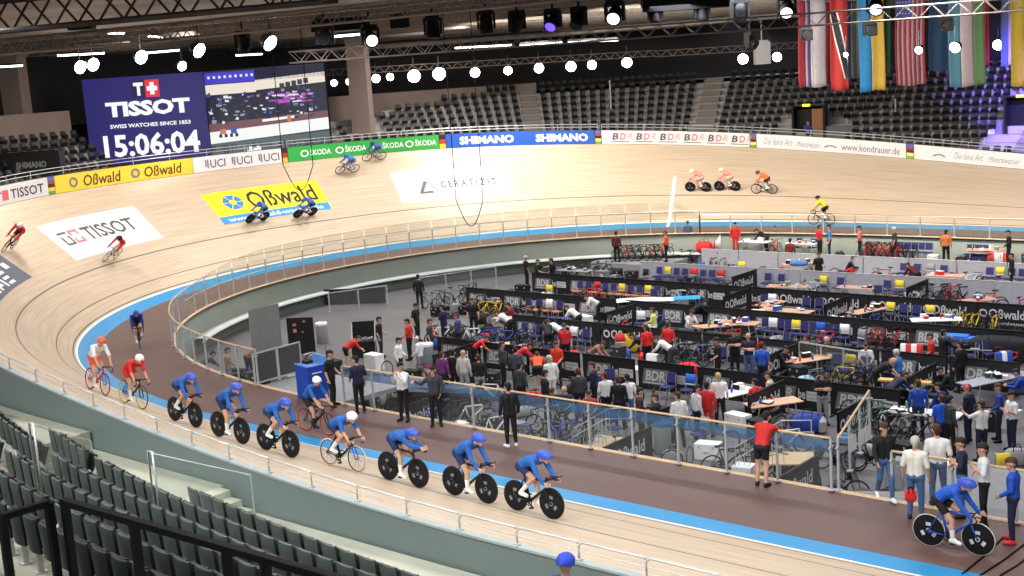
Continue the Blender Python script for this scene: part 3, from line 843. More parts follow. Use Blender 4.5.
for a, b, l in (((-62.76, -8.84, 12.06), (-61.67, -7.90, 12.05), 'long white strip lamp at the left edge above the column'), ((-60.18, -6.53, 12.46), (-58.25, -4.87, 12.43), 'white strip lamp above the touching floodlights'),
                ((-58.23, -2.19, 12.35), (-56.81, -0.95, 12.39), 'white strip lamp right of the floodlight above the clock screen'), ((-49.15, -10.29, 13.00), (-48.57, -9.81, 12.93), 'short white lamp under the dark roof truss'), ((-45.07, -10.88, 12.60), (-44.59, -10.49, 12.51), 'short white lamp under the silver truss at upper left'),
                ((-28.65, 4.58, 12.42), (-25.84, 7.01, 12.42), 'long bright strip lamp under the black box at the top'), ((-40.07, -5.35, 12.05), (-38.47, -3.96, 12.09), 'bright strip under the double moving head'),
                ((-64.17, 8.73, 12.20), (-62.86, 9.85, 12.18), 'white strip lamp behind the floodlight over the video screen'), ((-38.73, 32.76, 9.60), (-38.22, 33.21, 9.62), 'small white strip lamp under the grey box')):
    light_bar(a, b, l)
for i, (a, b) in enumerate((((-44.84, 9.16, 11.48), (-42.37, 11.28, 11.44)), ((-42.03, 11.57, 11.38), (-40.21, 13.13, 11.39)), ((-39.95, 13.35, 11.37), (-37.79, 15.21, 11.32)))):
    light_bar(a, b, '%s row of small warm lamps along the long truss' % ['left', 'middle', 'right'][i])
def moving_head(p, k, yaw, tilt, lens, label, group=None):
    r = empty('moving_head_light', p, yaw, label=label, category='stage light')
    if group: r['group'] = group
    m = MB(); m.box((0, 0, .32*k), (.42*k, .34*k, .14*k)); m.bar((0, 0, .38*k), (0, 0, .75*k), .06*k); m.build('base', BLACK, r)
    m = MB()
    for sx in (-.24, .24): m.box((sx*k, 0, .05*k), (.07*k, .22*k, .5*k))
    m.box((0, 0, .24*k), (.5*k, .2*k, .08*k)); yk = m.build('yoke', BLACK, r)
    M = Matrix.Rotation(tilt, 3, 'X')
    m = MB(); m.lathe([(.001, -.3*k), (.13*k, -.28*k), (.19*k, -.1*k), (.2*k, .2*k), (.22*k, .3*k), (.19*k, .32*k), (.17*k, .3*k)], n=16, M=M); m.build('lamp_head', BLACK, yk, True)
    m = MB(); m.lathe([(.001, .31*k), (.12*k, .305*k), (.185*k, .3*k)], n=16, M=M); m.build('lens', lens or BLACK, r, True)
Z = R(40.8)
for p, k, yw, tl, ln, lb in (
    ((-38.99, -5.76, 12.03), 1.5, Z, R(100), None, 'left head of the double moving head light under the silver truss'), ((-36.70, -5.18, 11.82), 1.5, Z+.3, R(108), LENSW, 'lit right head of the double moving head light under the silver truss'),
    ((-34.60, -3.31, 12.07), 1.5, Z, R(170), None, 'black moving head hanging down right of the double moving head'), ((-32.83, -1.75, 12.18), 1.5, Z, R(185), None, 'black moving head left of the tilted one near the top centre'),
    ((-31.78, -0.88, 12.05), 1.4, Z+.6, R(215), None, 'tilted black moving head left of the blue lamp'), ((-30.57, 0.16, 12.03), 1.4, Z-.5, R(130), LENSB, 'moving head glowing deep blue'),
    ((-29.70, 0.92, 12.04), 1.4, Z-.8, R(140), None, 'black moving head right of the blue lamp'), ((-27.90, 1.14, 12.12), 1.6, Z-.3, R(118), LENSW, 'moving head with a big white oval lens near the top centre'),
    ((-28.29, 4.83, 12.12), 1.3, Z, R(180), None, 'black lamp hanging below the long strip lamp'), ((-26.65, 6.23, 12.07), 1.3, Z, R(180), None, 'black lamp right of the long strip lamp, seen end on'), ((-24.28, 5.55, 11.88), 1.5, Z, R(205), None, 'black moving head with a small bright spot, left of the white oval lamp'),
    ((-22.21, 5.99, 11.89), 1.5, Z-.3, R(120), LENSW, 'moving head with a white oval lens beside the leftmost flag'), ((-19.27, 8.50, 11.76), 1.5, Z-.3, R(118), LENSW, 'moving head with a white oval lens above the blue and yellow flag'),
    ((-42.61, -7.54, 12.09), 1.3, Z, R(180), None, 'black lamp left of the large floodlight above the video screen'), ((-32.06, 20.02, 10.72), 1.4, Z+.9, R(120), None, 'black tilted lamp under the long truss left of the grey box'),
    ((-24.86, 12.83, 10.72), 1.1, Z, R(90), None, 'small black lamp box in front of the red and white flag'), ((-22.49, 14.88, 10.76), 1.2, Z, R(90), None, 'small black lamp box in front of the blue and yellow flag'), ((-19.66, 17.32, 10.76), 1.2, Z, R(90), None, 'small black lamp box in front of the blue white and green flag')):
    moving_head(p, k, yw, tl, ln, lb)
# dark boxes hung at the top
for p, s, lb in (((-48.39, -12.11, 13.93), (1.1, .7, 1.6), 'black loudspeaker box hanging at the upper left'), ((-27.27, 5.81, 12.57), (4.0, .8, .7), 'long black lamp housing at the top centre'), ((-38.63, -1.30, 12.61), (.9, .6, .6), 'small black box right of the double moving head'), ((-39.27, -4.54, 12.56), (2.6, .6, .5), 'black carrier beam of the double moving head')):
    m = MB(); m.box((0, 0, 0), s, 0); m.box((0, 0, s[2]*.5+.03), (s[0]*.9, s[1]*.9, .06)); m.bar((-s[0]*.3, 0, s[2]*.5), (-s[0]*.3, 0, s[2]*.5+.9), .05); m.bar((s[0]*.3, 0, s[2]*.5), (s[0]*.3, 0, s[2]*.5+.9), .05)
    o = m.build('hanging_box', BLACK, None, label=lb, category='stage equipment'); o.location = p; o.rotation_euler.z = Z
p = Vector((-38.56, 33.02, 10.08)); m = MB(); m.box((0, 0, 0), (1.0, .8, 1.5), Z); m.box((0, 0, .8), (.8, .6, .1), Z); m.bar((0, 0, .8), (0, 0, 2.5), .06)
o = m.build('hanging_box', GREYP, None, label='pale grey box hanging between two floodlights above the far stand', category='stage equipment'); o.location = p
# curtain of the far wall
m = MB(); a, b = Vector((-55.12, 45.53, 10.09)), Vector((-50.80, 49.25, 10.05)); n = 24
rows = []
for z in (8.7, 13.0):
    rows.append([Vector((a.x+(b.x-a.x)*i/n, a.y+(b.y-a.y)*i/n-.25*(i % 2), z)) for i in range(n+1)])
m.grid(rows); m.build('black_curtain', mat('curtain_black', (.008, .008, .01), .9), None, label='black curtain above the far stand right of the floodlight row', category='curtain')
# suspended microphone cables
def cable(pts, label):
    m = MB(); m.tube([Vector(p) for p in pts], .022, 5); m.build('hanging_cable', BLACK, None, True, label=label, category='cable')
def loop(a, b, c, d, dep, zt):
    # cable coming down at a, looping to b; bottom at c
    A, B = Vector(a), Vector(b); pts = [Vector((A.x, A.y, zt)), A]
    for i in range(1, 12):
        t = i/12; p = A.lerp(B, t); p.z -= dep*math.sin(math.pi*t); pts.append(p)
    pts += [B, Vector((B.x, B.y, zt))]
    cable(pts, d)
loop((-36.10, -1.03, 4.13), (-35.12, -0.21, 4.05), None, 'long black cable loop hanging in front of the white banner with thin letters', 1.25, 13)
loop((-42.45, -6.02, 6.30), (-41.37, -5.11, 6.21), None, 'black cable loop hanging in front of the yellow painted advertisement', 1.2, 13)
# ---------------------------------------------------------------- screens
def screen_frame(p00, p10, p01):
    p00, p10, p01 = Vector(p00), Vector(p10), Vector(p01)
    ex, ey = p10-p00, p01-p00
    ey = Vector((0, 0, ey.z)); n = ex.cross(ey).normalized()
    return (lambda u, v, h=0.0: p00+ex*u+ey*v+n*h), n
SB = emis('screen_navy', srgb(34, 30, 104), 1.0); SW = emis('screen_white', (1, 1, 1), 1.0)
def clock_screen():
    sf, n = screen_frame((-67.41, -0.87, 5.81), (-61.68, 4.08, 5.82), (-68.17, -0.31, 11.20))
    r = empty('clock_screen', sf(.5, 0), 0, label='big navy LED screen with TISSOT, and the time 15:06:04 in white', category='screen'); o = r.location.copy()
    fn = lambda u, v: sf(u, v, .03)-o
    m = MB(); m.quad(*[sf(u, v, .01)-o for u, v in ((0, 0), (1, 0), (1, 1), (0, 1))]); m.build('display', SB, r)
    m = MB()
    for z in (0, -.3): m.quad(*[sf(u, v, z)-o for u, v in ((0, 0), (1, 0), (1, 1), (0, 1))])
    for (a, b) in (((0, 0), (1, 0)), ((1, 0), (1, 1)), ((1, 1), (0, 1)), ((0, 1), (0, 0))): m.quad(sf(*a)-o, sf(*b)-o, sf(*b, -.3)-o, sf(*a, -.3)-o)
    m.build('cabinet', BLACK, r)
    m = MB(); letters(m, 'TISSOT', fn, .17, .87, .545, .72, bold=.05); m.build('brand_lettering', SW, r)
    m = MB(); letters(m, 'SWISS WATCHES SINCE 1853', fn, .19, .86, .415, .46, bold=.03); m.build('small_lettering', SW, r)
    m = MB(); letters(m, '15:06:04', fn, .12, .92, .08, .345, bold=.03); m.build('time_digits', SW, r)
    m = MB(); m.quad(*[fn(u, v) for u, v in ((.405, .755), (.51, .755), (.51, .945), (.405, .945))]); m.build('emblem_tile', emis('screen_navy_dark', srgb(22, 22, 70), 1), r)
    m = MB(); m.quad(*[sf(u, v, .04)-o for u, v in ((.515, .75), (.63, .75), (.63, .95), (.515, .95))]); m.build('emblem_red', emis('screen_red', srgb(230, 50, 60), 1), r)
    m = MB(); letters(m, 'T', lambda u, v: sf(u, v, .06)-o, .42, .5, .775, .925, bold=.06)
    for q in ((.555, .59, .78, .92), (.53, .615, .825, .875)): m.quad(*[sf(u, v, .06)-o for u, v in ((q[0], q[2]), (q[1], q[2]), (q[1], q[3]), (q[0], q[3]))])
    m.build('emblem_marks', SW, r)
clock_screen()
def video_screen():
    sf, n = screen_frame((-63.33, 5.34, 5.84), (-57.48, 10.40, 5.91), (-63.99, 5.98, 11.22))
    r = empty('video_screen', sf(.5, 0), 0, label='large LED video screen showing a live picture of the track and riders', category='screen'); o = r.location.copy()
    rnd = random.Random(3)
    def E(c, k=1.0): return emis('video_%d_%d_%d' % c, srgb(*c), k)
    cols = [(30, 30, 60), (70, 66, 200), (240, 226, 214), (40, 40, 62), (120, 84, 92), (246, 248, 246), (88, 104, 108), (150, 150, 170), (190, 80, 200), (210, 120, 110), (60, 60, 74), (228, 236, 240), (60, 90, 190), (44, 42, 56)]
    mats = [E(c) for c in cols]
    m = MB()
    def q(u0, u1, v0, v1, mi, h=.01, sk=0.0): m.quad(*[sf(u, v, h)-o for u, v in ((u0, v0), (u1, v0+sk), (u1, v1+sk), (u0, v1))], mi)
    q(0, 1, 0, 1, 13); q(0, .42, .85, .98, 1, .02); q(.42, 1, .85, .98, 0, .02)
    q(0, .42, .72, .84, 2, .02, .0); q(.42, 1, .74, .86, 2, .02, .04)
    q(0, 1, .32, .72, 3, .02); q(0, 1, .27, .38, 4, .025, .06); q(0, 1, .14, .28, 5, .03, .08); q(0, 1, 0, .14, 6, .03, .06); q(.3, .42, .02, .08, 5, .04, .0)
    for i in range(170):
        u, v = rnd.random()*.9, .36+rnd.random()*.36; w, h = .01+rnd.random()*.03, .01+rnd.random()*.025
        q(u, u+w, v, v+h, rnd.choice([7, 7, 10, 12, 11, 3, 13]), .035+rnd.random()*.005)
    for i in range(16):
        u, v = .52+rnd.random()*.3, .55+rnd.random()*.12; q(u, u+.08+rnd.random()*.05, v, v+.015, rnd.choice([8, 8, 11]), .042)
    for i in range(5): q(.62+.05*i, .66+.05*i, .74+.01*i, .8+.01*i, 10, .043)
    q(.45, .72, .36, .39, 5, .042, .02); q(.66, .69, .34, .42, 9, .043)
    for i in range(60):
        u = rnd.random()*.95; q(u, u+.012, rnd.random()*.1+.01, .12, 10, .045)
    for u, c in ((.09, 9), (.18, 12)):
        q(u, u+.05, .25, .31, c, .046); q(u-.01, u+.015, .21, .25, 13, .046); q(u+.035, u+.06, .21, .25, 13, .046)
    for i in range(9): u = .03+.045*i; q(u, u+.02, .91, .94, 11, .03)
    m.build('display', mats, r)
    m = MB()
    for z in (0, -.3): m.quad(*[sf(u, v, z)-o for u, v in ((-.01, -.01), (1.01, -.01), (1.01, 1.01), (-.01, 1.01))])
    for (a, b) in (((0, 0), (1, 0)), ((1, 0), (1, 1)), ((1, 1), (0, 1)), ((0, 1), (0, 0))): m.quad(sf(*a)-o, sf(*b)-o, sf(*b, -.3)-o, sf(*a, -.3)-o)
    m.build('cabinet', BLACK, r)
video_screen()
p = Vector((-66.57, -5.32, 6.61))
def dark_box():
    a, b, z = Vector((-64.96, -8.81, 5.79)), Vector((-61.84, -6.08, 5.97)), None
    r = empty('black_hoarding', a, 0, label='black draped platform with small grey SHIMANO lettering left of the clock screen', category='platform')
    d = b-a; d.z = 0; h = 2.0
    m = MB(); m.bar(Vector((0, 0, .1)), d+Vector((0, 0, .1)), 1.0, h*1.35); m.bar(Vector((0, 0, h*.78)), d+Vector((0, 0, h*.78)), 1.1, .05); m.build('cloth', BLACKCLOTH, r)
    n = Vector((d.y, -d.x, 0)).normalized()
    m = MB(); letters(m, 'SHIMANO', lambda u, v: d*u+n*.53+Vector((0, 0, v)), .4, .82, .55, .92, bold=.05); m.build('lettering', cm(150, 150, 154), r)
dark_box()
# ---------------------------------------------------------------- flags
def flag(p0, p1, zb, zt, stripes, label, mats, wave=.06, seed=0):
    a, b = Vector(p0), Vector(p1); n = 16; rnd = random.Random(seed); ph = rnd.random()*6
    r = empty('hanging_flag', (a.x, a.y, zt), 0, label=label, category='flag'); d = Vector((b.x-a.x, b.y-a.y, 0)); nn = Vector((d.y, -d.x, 0)).normalized()
    m = MB()
    nz = 14
    def P(u, v): return d*(u+.02*math.sin(v*5+ph)) + nn*(wave*math.sin(u*9+ph+v*1.5)) + Vector((0, 0, (zb-zt)*v+.05*math.sin(u*6+ph)*v))
    for (u0, u1, mi) in stripes:
        k = max(1, int((u1-u0)*n))
        m.grid([[P(u0+(u1-u0)*i/k, j/nz) for i in range(k+1)] for j in range(nz+1)], mi)
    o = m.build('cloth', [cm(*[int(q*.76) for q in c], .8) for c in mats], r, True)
    md = o.modifiers.new('t', 'SOLIDIFY'); md.thickness = .01
    m = MB(); m.tube([Vector((0, 0, .02))-d*.05, d*1.05+Vector((0, 0, .02))], .025, 6); m.build('pole', STEEL, r)
    return r, P
ZT = 12.9
def fl(x0, x1, yb, dist, *a, **k): pass
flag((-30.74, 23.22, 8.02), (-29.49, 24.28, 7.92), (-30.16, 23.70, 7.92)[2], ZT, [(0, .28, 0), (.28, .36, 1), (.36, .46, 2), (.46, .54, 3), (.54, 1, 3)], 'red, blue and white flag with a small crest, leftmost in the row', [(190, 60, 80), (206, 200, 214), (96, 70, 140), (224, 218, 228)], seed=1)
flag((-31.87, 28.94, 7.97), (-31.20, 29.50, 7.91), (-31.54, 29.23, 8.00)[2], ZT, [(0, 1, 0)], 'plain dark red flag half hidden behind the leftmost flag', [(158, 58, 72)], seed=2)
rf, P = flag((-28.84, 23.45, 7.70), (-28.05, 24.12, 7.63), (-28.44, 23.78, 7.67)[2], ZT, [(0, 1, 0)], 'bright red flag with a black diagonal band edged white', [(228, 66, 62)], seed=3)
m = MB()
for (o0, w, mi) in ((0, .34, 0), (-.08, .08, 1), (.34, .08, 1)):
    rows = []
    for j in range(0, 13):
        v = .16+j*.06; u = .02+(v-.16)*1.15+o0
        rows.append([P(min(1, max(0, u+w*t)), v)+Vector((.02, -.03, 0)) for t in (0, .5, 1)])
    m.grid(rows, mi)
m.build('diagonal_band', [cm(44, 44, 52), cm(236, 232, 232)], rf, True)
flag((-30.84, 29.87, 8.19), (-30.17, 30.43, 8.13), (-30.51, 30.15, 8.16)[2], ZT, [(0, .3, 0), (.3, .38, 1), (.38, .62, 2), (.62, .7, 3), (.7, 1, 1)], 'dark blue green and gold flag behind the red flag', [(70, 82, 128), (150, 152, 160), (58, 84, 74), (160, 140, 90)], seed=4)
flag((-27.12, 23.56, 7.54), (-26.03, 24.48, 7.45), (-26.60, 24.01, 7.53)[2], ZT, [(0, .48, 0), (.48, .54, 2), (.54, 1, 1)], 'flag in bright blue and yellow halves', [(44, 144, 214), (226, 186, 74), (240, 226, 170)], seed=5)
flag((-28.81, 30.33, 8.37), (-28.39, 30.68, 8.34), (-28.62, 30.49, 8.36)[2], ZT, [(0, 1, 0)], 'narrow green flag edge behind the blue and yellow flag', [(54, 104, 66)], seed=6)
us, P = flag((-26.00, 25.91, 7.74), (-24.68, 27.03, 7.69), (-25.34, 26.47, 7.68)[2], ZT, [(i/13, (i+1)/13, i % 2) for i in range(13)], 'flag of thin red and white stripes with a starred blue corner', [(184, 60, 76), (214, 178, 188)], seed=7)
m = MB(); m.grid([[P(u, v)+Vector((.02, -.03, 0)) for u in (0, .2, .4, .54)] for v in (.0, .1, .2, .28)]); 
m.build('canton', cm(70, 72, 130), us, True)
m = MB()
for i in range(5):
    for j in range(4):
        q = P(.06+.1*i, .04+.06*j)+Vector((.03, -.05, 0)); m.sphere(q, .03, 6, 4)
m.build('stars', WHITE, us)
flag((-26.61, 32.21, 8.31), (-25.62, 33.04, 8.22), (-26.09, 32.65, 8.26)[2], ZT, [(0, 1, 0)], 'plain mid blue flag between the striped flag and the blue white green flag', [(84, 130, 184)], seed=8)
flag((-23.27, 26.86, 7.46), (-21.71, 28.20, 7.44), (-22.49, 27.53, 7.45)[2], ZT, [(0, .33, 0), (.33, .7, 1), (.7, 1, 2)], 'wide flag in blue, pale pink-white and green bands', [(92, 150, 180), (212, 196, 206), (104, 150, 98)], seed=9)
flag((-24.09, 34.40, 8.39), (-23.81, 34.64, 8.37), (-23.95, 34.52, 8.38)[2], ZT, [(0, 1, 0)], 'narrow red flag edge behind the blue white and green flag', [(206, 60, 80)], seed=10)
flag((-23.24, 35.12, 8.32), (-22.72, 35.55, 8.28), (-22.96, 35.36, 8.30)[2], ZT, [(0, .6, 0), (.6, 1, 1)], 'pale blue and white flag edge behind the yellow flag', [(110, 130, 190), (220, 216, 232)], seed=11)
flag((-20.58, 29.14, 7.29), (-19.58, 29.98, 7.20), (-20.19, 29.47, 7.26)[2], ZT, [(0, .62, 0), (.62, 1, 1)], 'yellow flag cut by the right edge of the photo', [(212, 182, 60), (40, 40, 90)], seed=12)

# ---------------------------------------------------------------- inner glass railings
GLASS = glass_mat('railing_glass', (0.90, 0.94, 0.96), 0.07)
GLASSF = glass_mat('railing_glass_far', (0.82, 0.84, 0.78), 0.13)
BLUEG = glass_mat('railing_glass_blue', (0.26, 0.38, 0.56), 0.3)
def glass_rail(path, label, top, cap=True, step=1.35, gtop=None, gm=None, bars=(), tint=False, cap_r=.03):
    """path: list of base points"""
    P = [Vector(p) for p in path]
    L = [0]
    for a, b in zip(P, P[1:]): L.append(L[-1]+(b-a).length)
    def at(d):
        for i in range(len(P)-1):
            if d <= L[i+1] or i == len(P)-2:
                return P[i].lerp(P[i+1], (d-L[i])/(L[i+1]-L[i]))
    r = empty('glass_railing', P[0], 0, label=label, category='railing'); o = P[0]
    n = max(1, int(round(L[-1]/step))); ds = [L[-1]*i/n for i in range(n+1)]
    fine = [L[-1]*i/(n*2) for i in range(n*2+1)]
    gt = gtop or (lambda f: top-.06)
    for d in ds:
        p = at(d)-o; m = MB(); m.box(p+Vector((0, 0, top/2-.02)), (.05, .05, top)); m.box(p+Vector((0, 0, .012)), (.13, .13, .025)); m.box(p+Vector((0, 0, top*.82)), (.05, .17, .03)); m.build('post', STEEL, r)
    for a, b in zip(ds, ds[1:]):
        p, q = at(a+.05)-o, at(b-.05)-o; m = MB()
        za, zb = gt(a/L[-1]), gt(b/L[-1]); zl = top*.72 if tint else 0
        m.quad(p+Vector((0, 0, .06)), q+Vector((0, 0, .06)), q+Vector((0, 0, zl or zb)), p+Vector((0, 0, zl or za)))
        if tint: m.quad(p+Vector((0, 0, zl)), q+Vector((0, 0, zl)), q+Vector((0, 0, zb)), p+Vector((0, 0, za)), 1)
        m.build('glass_panel', [gm or GLASS, BLUEG], r)
    if cap:
        m = MB(); m.tube([at(d)-o+Vector((0, 0, top)) for d in fine], cap_r, 7); m.build('handrail', TANWOOD, r, True)
    for k, z in enumerate(bars):
        m = MB(); m.tube([at(d)-o+Vector((0, 0, z)) for d in fine], .018, 5); m.build('cross_bar', STEEL, r)
    if gtop:
        m = MB(); m.tube([at(d)-o+Vector((0, 0, gt(d/L[-1]))) for d in fine], .014, 5); m.build('glass_edge', TANWOOD, r)
    return r
def sp(a, b, st=.6, d=-DS+.1): return [side(s, d, .035) for s in frange(a, b, st)]
glass_rail(sp(8.0, 24.6), 'long glass railing with wood handrail along the near side of the infield', 1.24, tint=True)
glass_rail([side(7.86, -DS+.02, .035), Vector((-9.05, -14.94, 0.00))], 'short glass railing turning inwards at the gate, with white sheets hung on it', 1.24)
glass_rail([side(6.55, -DS+.1, .035), side(-7, -DS+.1, .035)], 'glass railing right of the gate, behind the cyclist in the lower right', 1.15)
glass_rail(sp(29.6, 47.5), 'curved glass railing with wood handrail at the left end of the infield', 1.24)
hb = lambda f: 1.18+.62*min(1, max(0, f/.22)) if f < .96 else 1.8-.75*(f-.96)/.04
glass_rail(sp(47.5, 89.5), 'tall glass railing curving along the far bend of the infield', 1.28, cap=False, gtop=hb, gm=GLASSF, bars=(1.28, .75), step=1.45)
glass_rail(sp(89.5, 114), 'low steel and glass railing along the far straight', 1.02, cap=False, gm=GLASSF, bars=(1.02,), step=1.75, gtop=lambda f: .62)
# paper sheets on the gate railing
a, b = Vector((-7.90, -19.23, 1.24)), Vector((-8.01, -17.17, 1.24))
for i, (t0, t1) in enumerate(((.3, .52), (.58, .76), (.78, .96))):
    m = MB(); p, q = a.lerp(b, t0), a.lerp(b, t1); n = Vector((.06, 0, 0))
    m.quad(p+n-Vector((0, 0, .12)), q+n-Vector((0, 0, .12)), q+n-Vector((0, 0, .5)), p+n-Vector((0, 0, .5))); o = m.build('paper_sheet', WHITE, None, label=['white paper sheet on the gate railing, nearest to the corner post', 'middle of the white paper sheets on the gate railing', 'white paper sheet on the gate railing, farthest from the corner post'][i], category='notice')
    o.modifiers.new('t', 'SOLIDIFY').thickness = .004
# platforms at the gates
GR = mat('ramp_grey', srgb(142, 142, 146), .6, var=.08)
m = MB(); m.slab([[(-6.5, -19.15, -.01), (8, -19.15, -.01)], [(-6.5, -15.8, -.01), (8, -15.8, -.01)]], .2); m.build('floor_gate_landing', GR, None, kind='structure')
m = MB(); m.slab([[(-8, -19.1, -.02), (-6.6, -19.1, -.02)], [(-8, -13.5, -1.75), (-6.6, -13.5, -1.75)]], .15); m.build('floor_gate_ramp', GR, None, kind='structure')
m = MB(); m.slab([[(-29.35, -19.0, -.02), (-25.0, -19.1, -.02)], [(-29.35, -16.5, -.1), (-25, -16.5, -.1)], [(-29.35, -10, -1.78), (-25, -10, -1.78)]], .15); m.build('floor_left_ramp', GR, None, kind='structure')
# ---------------------------------------------------------------- banners of the team boxes
GREYF = mat('fence_panel_grey', srgb(172, 172, 180), .6, var=.06)
LW = cm(214, 214, 216); LG = cm(120, 122, 128)
def banner(kind, w=2.4, h=1.1):
    r = empty('banner_fence')
    m = MB()
    if kind == 'GREY':
        m.tube([(-w/2, 0, h), (w/2, 0, h)], .022, 6)
        for x in frange(-w/2, w/2, .6): m.tube([(x, 0, 0), (x, 0, h)], .012, 5)
    else:
        m.bar((-w/2, 0, h), (w/2, 0, h), .07, .06)
    for x in (-w/2+.03, w/2-.03): m.bar((x, 0, 0), (x, 0, h), .04)
    for x in (-w/2+.1, w/2-.1): m.bar((x, -.25, .02), (x, .25, .02), .05, .03)
    m.build('frame', STEEL if kind == 'GREY' else BLACK, r)
    m = MB(); n = 10
    m.grid([[(-w/2+.03+(w-.06)*i/n, -.035+.008*(i % 2), z) for i in range(n+1)] for z in (.06, h-.03)])
    m.grid([[(-w/2+.03+(w-.06)*i/n, .035-.008*(i % 2), z) for i in range(n+1)] for z in (.06, h-.03)], 0, True)
    m.build('banner', GREYF if kind == 'GREY' else BLACKCLOTH, r)
    fn = lambda x, z: Vector((x, -.05, z))
    if kind == 'BDR':
        m = MB(); m.quad(*[fn(*p) for p in ((-1.02, .28), (.02, .28), (.14, .86), (-.9, .86))]); m.build('logo_field', LG, r)
        m = MB(); f2 = lambda x, z: Vector((x, -.056, z)); letters(m, 'BDR', f2, -.86, 0, .42, .8, bold=.03, shear=.2); patch(m, f2, -.94, -.05, .32, .36); m.build('lettering', LW, r)
        m = MB(); patch(m, fn, .5, 1.12, .42, .74); m.build('name_field', LW, r)
        m = MB(); letters(m, 'bund deutscher', f2, .53, 1.09, .6, .7); letters(m, 'radfahrer', f2, .53, .9, .46, .56); m.build('small_lettering', LG, r)
        m = MB(); letters(m, 'be', fn, .2, .46, .45, .8, bold=.02); m.build('swoosh', LW, r)
    elif kind == 'OSS':
        m = MB(); letters(m, 'Oßwald', fn, -.72, .75, .5, .9, bold=.02); letters(m, 'mineralwasser', fn, -.55, .75, .25, .4, bold=.01); m.build('lettering', LW, r)
        m = MB(); ring(m, fn, -.94, .7, .1, .17); m.build('emblem', LW, r)
    return r
BP = {}
def put_banner(kind, x, y, rz, label, group, z=ZP):
    kw = dict(label=label, category='banner', group=group)
    if kind not in BP:
        b = BP[kind] = banner(kind); b.location = (x, y, z); b.rotation_euler.z = rz
        for k, v in kw.items(): b[k] = v
        return b
    return copy_tree(BP[kind], (x, y, z), rz, **kw)
ORD = {-7.9: 'first', -3.0: 'second', 1.7: 'third', 6.5: 'fourth', 11.5: 'fifth', 16.4: 'sixth'}
def banner_row(y, x0, x1, kinds):
    n = int(round((x1-x0)/2.42))
    for i in range(n):
        x = x0+(i+.5)*(x1-x0)/n; k = kinds(x)
        w = {'BDR': 'black fence banner with white BDR letters', 'OSS': 'black fence banner with white Oßwald lettering', 'GREY': 'plain light grey fence panel'}[k]
        put_banner(k, x, y, 0, w+', %s banner row from the near railing' % ORD[y], 'banners of the %s row' % ORD[y])
banner_row(-7.9, -31.4, -11.2, lambda x: 'BDR')
banner_row(-3.0, -31.4, -9.2, lambda x: 'OSS' if -30 < x < -24 else 'BDR')
banner_row(1.7, -38.4, -8.0, lambda x: 'BDR')
banner_row(6.5, -38.0, -9.4, lambda x: 'BDR' if x < -24.5 else 'OSS')
banner_row(11.5, -34.4, -8.0, lambda x: 'GREY')
banner_row(16.4, -33.6, -9.0, lambda x: 'GREY')
def divider(x, y0, y1, label, kind='OSS'):
    put_banner(kind, x, (y0+y1)/2, R(90), label, 'cross banners between the team boxes')
DL = 'black cross banner between two team boxes, %s'
for x, y0, y1, lb in ((-24.7, 3.9, 6.3, 'above the long wooden tables'), (-19.65, 3.8, 6.2, 'left of the row of four navy chairs'), (-18.1, 8.6, 11.0, 'below the red bike row'), (-27.0, 8.6, 11.0, 'right of eight navy chairs'),
                      (-27.6, -1.2, 1.2, 'beside the seated person in yellow'), (-17.3, -5.6, -3.2, 'behind the two men with crossed arms'), (-11.7, -6.4, -4.0, 'right of the bald man in black'),
                      (-15.15, -10.6, -8.2, 'above the person in the red hoodie'), (-11.85, -11.1, -8.7, 'left of the bikes near the gate'), (-29.0, -10.6, -8.2, 'near the people in white jackets'),
                      (-24.6, -17.4, -15.0, 'behind the man in the white top'), (-16.0, -17.4, -14.6, 'seen through the near glass railing'), (-10.5, -17.4, -15.0, 'by the gate with a ring emblem')):
    divider(x, y0, y1, DL % lb)
OCC = []; TBL = []; CHL = []
def free(x, y, r): return all((x-a)**2+(y-b)**2 > (r+q)**2 for a, b, q in OCC)
# raised strip along the far pit wall
m = MB(); m.slab([[(-38, 17.2, -1.1), (-6, 17.2, -1.1)], [(-38, 18.9, -1.1), (-6, 18.9, -1.1)]], .65); m.slab([[(-39.4, 13.6, -1.3), (-34.6, 13.6, -1.3)], [(-39.4, 14.6, -1.3), (-34.6, 16.6, -1.3)]], .48); m.build('floor_raised_strip', GR, None, kind='structure')
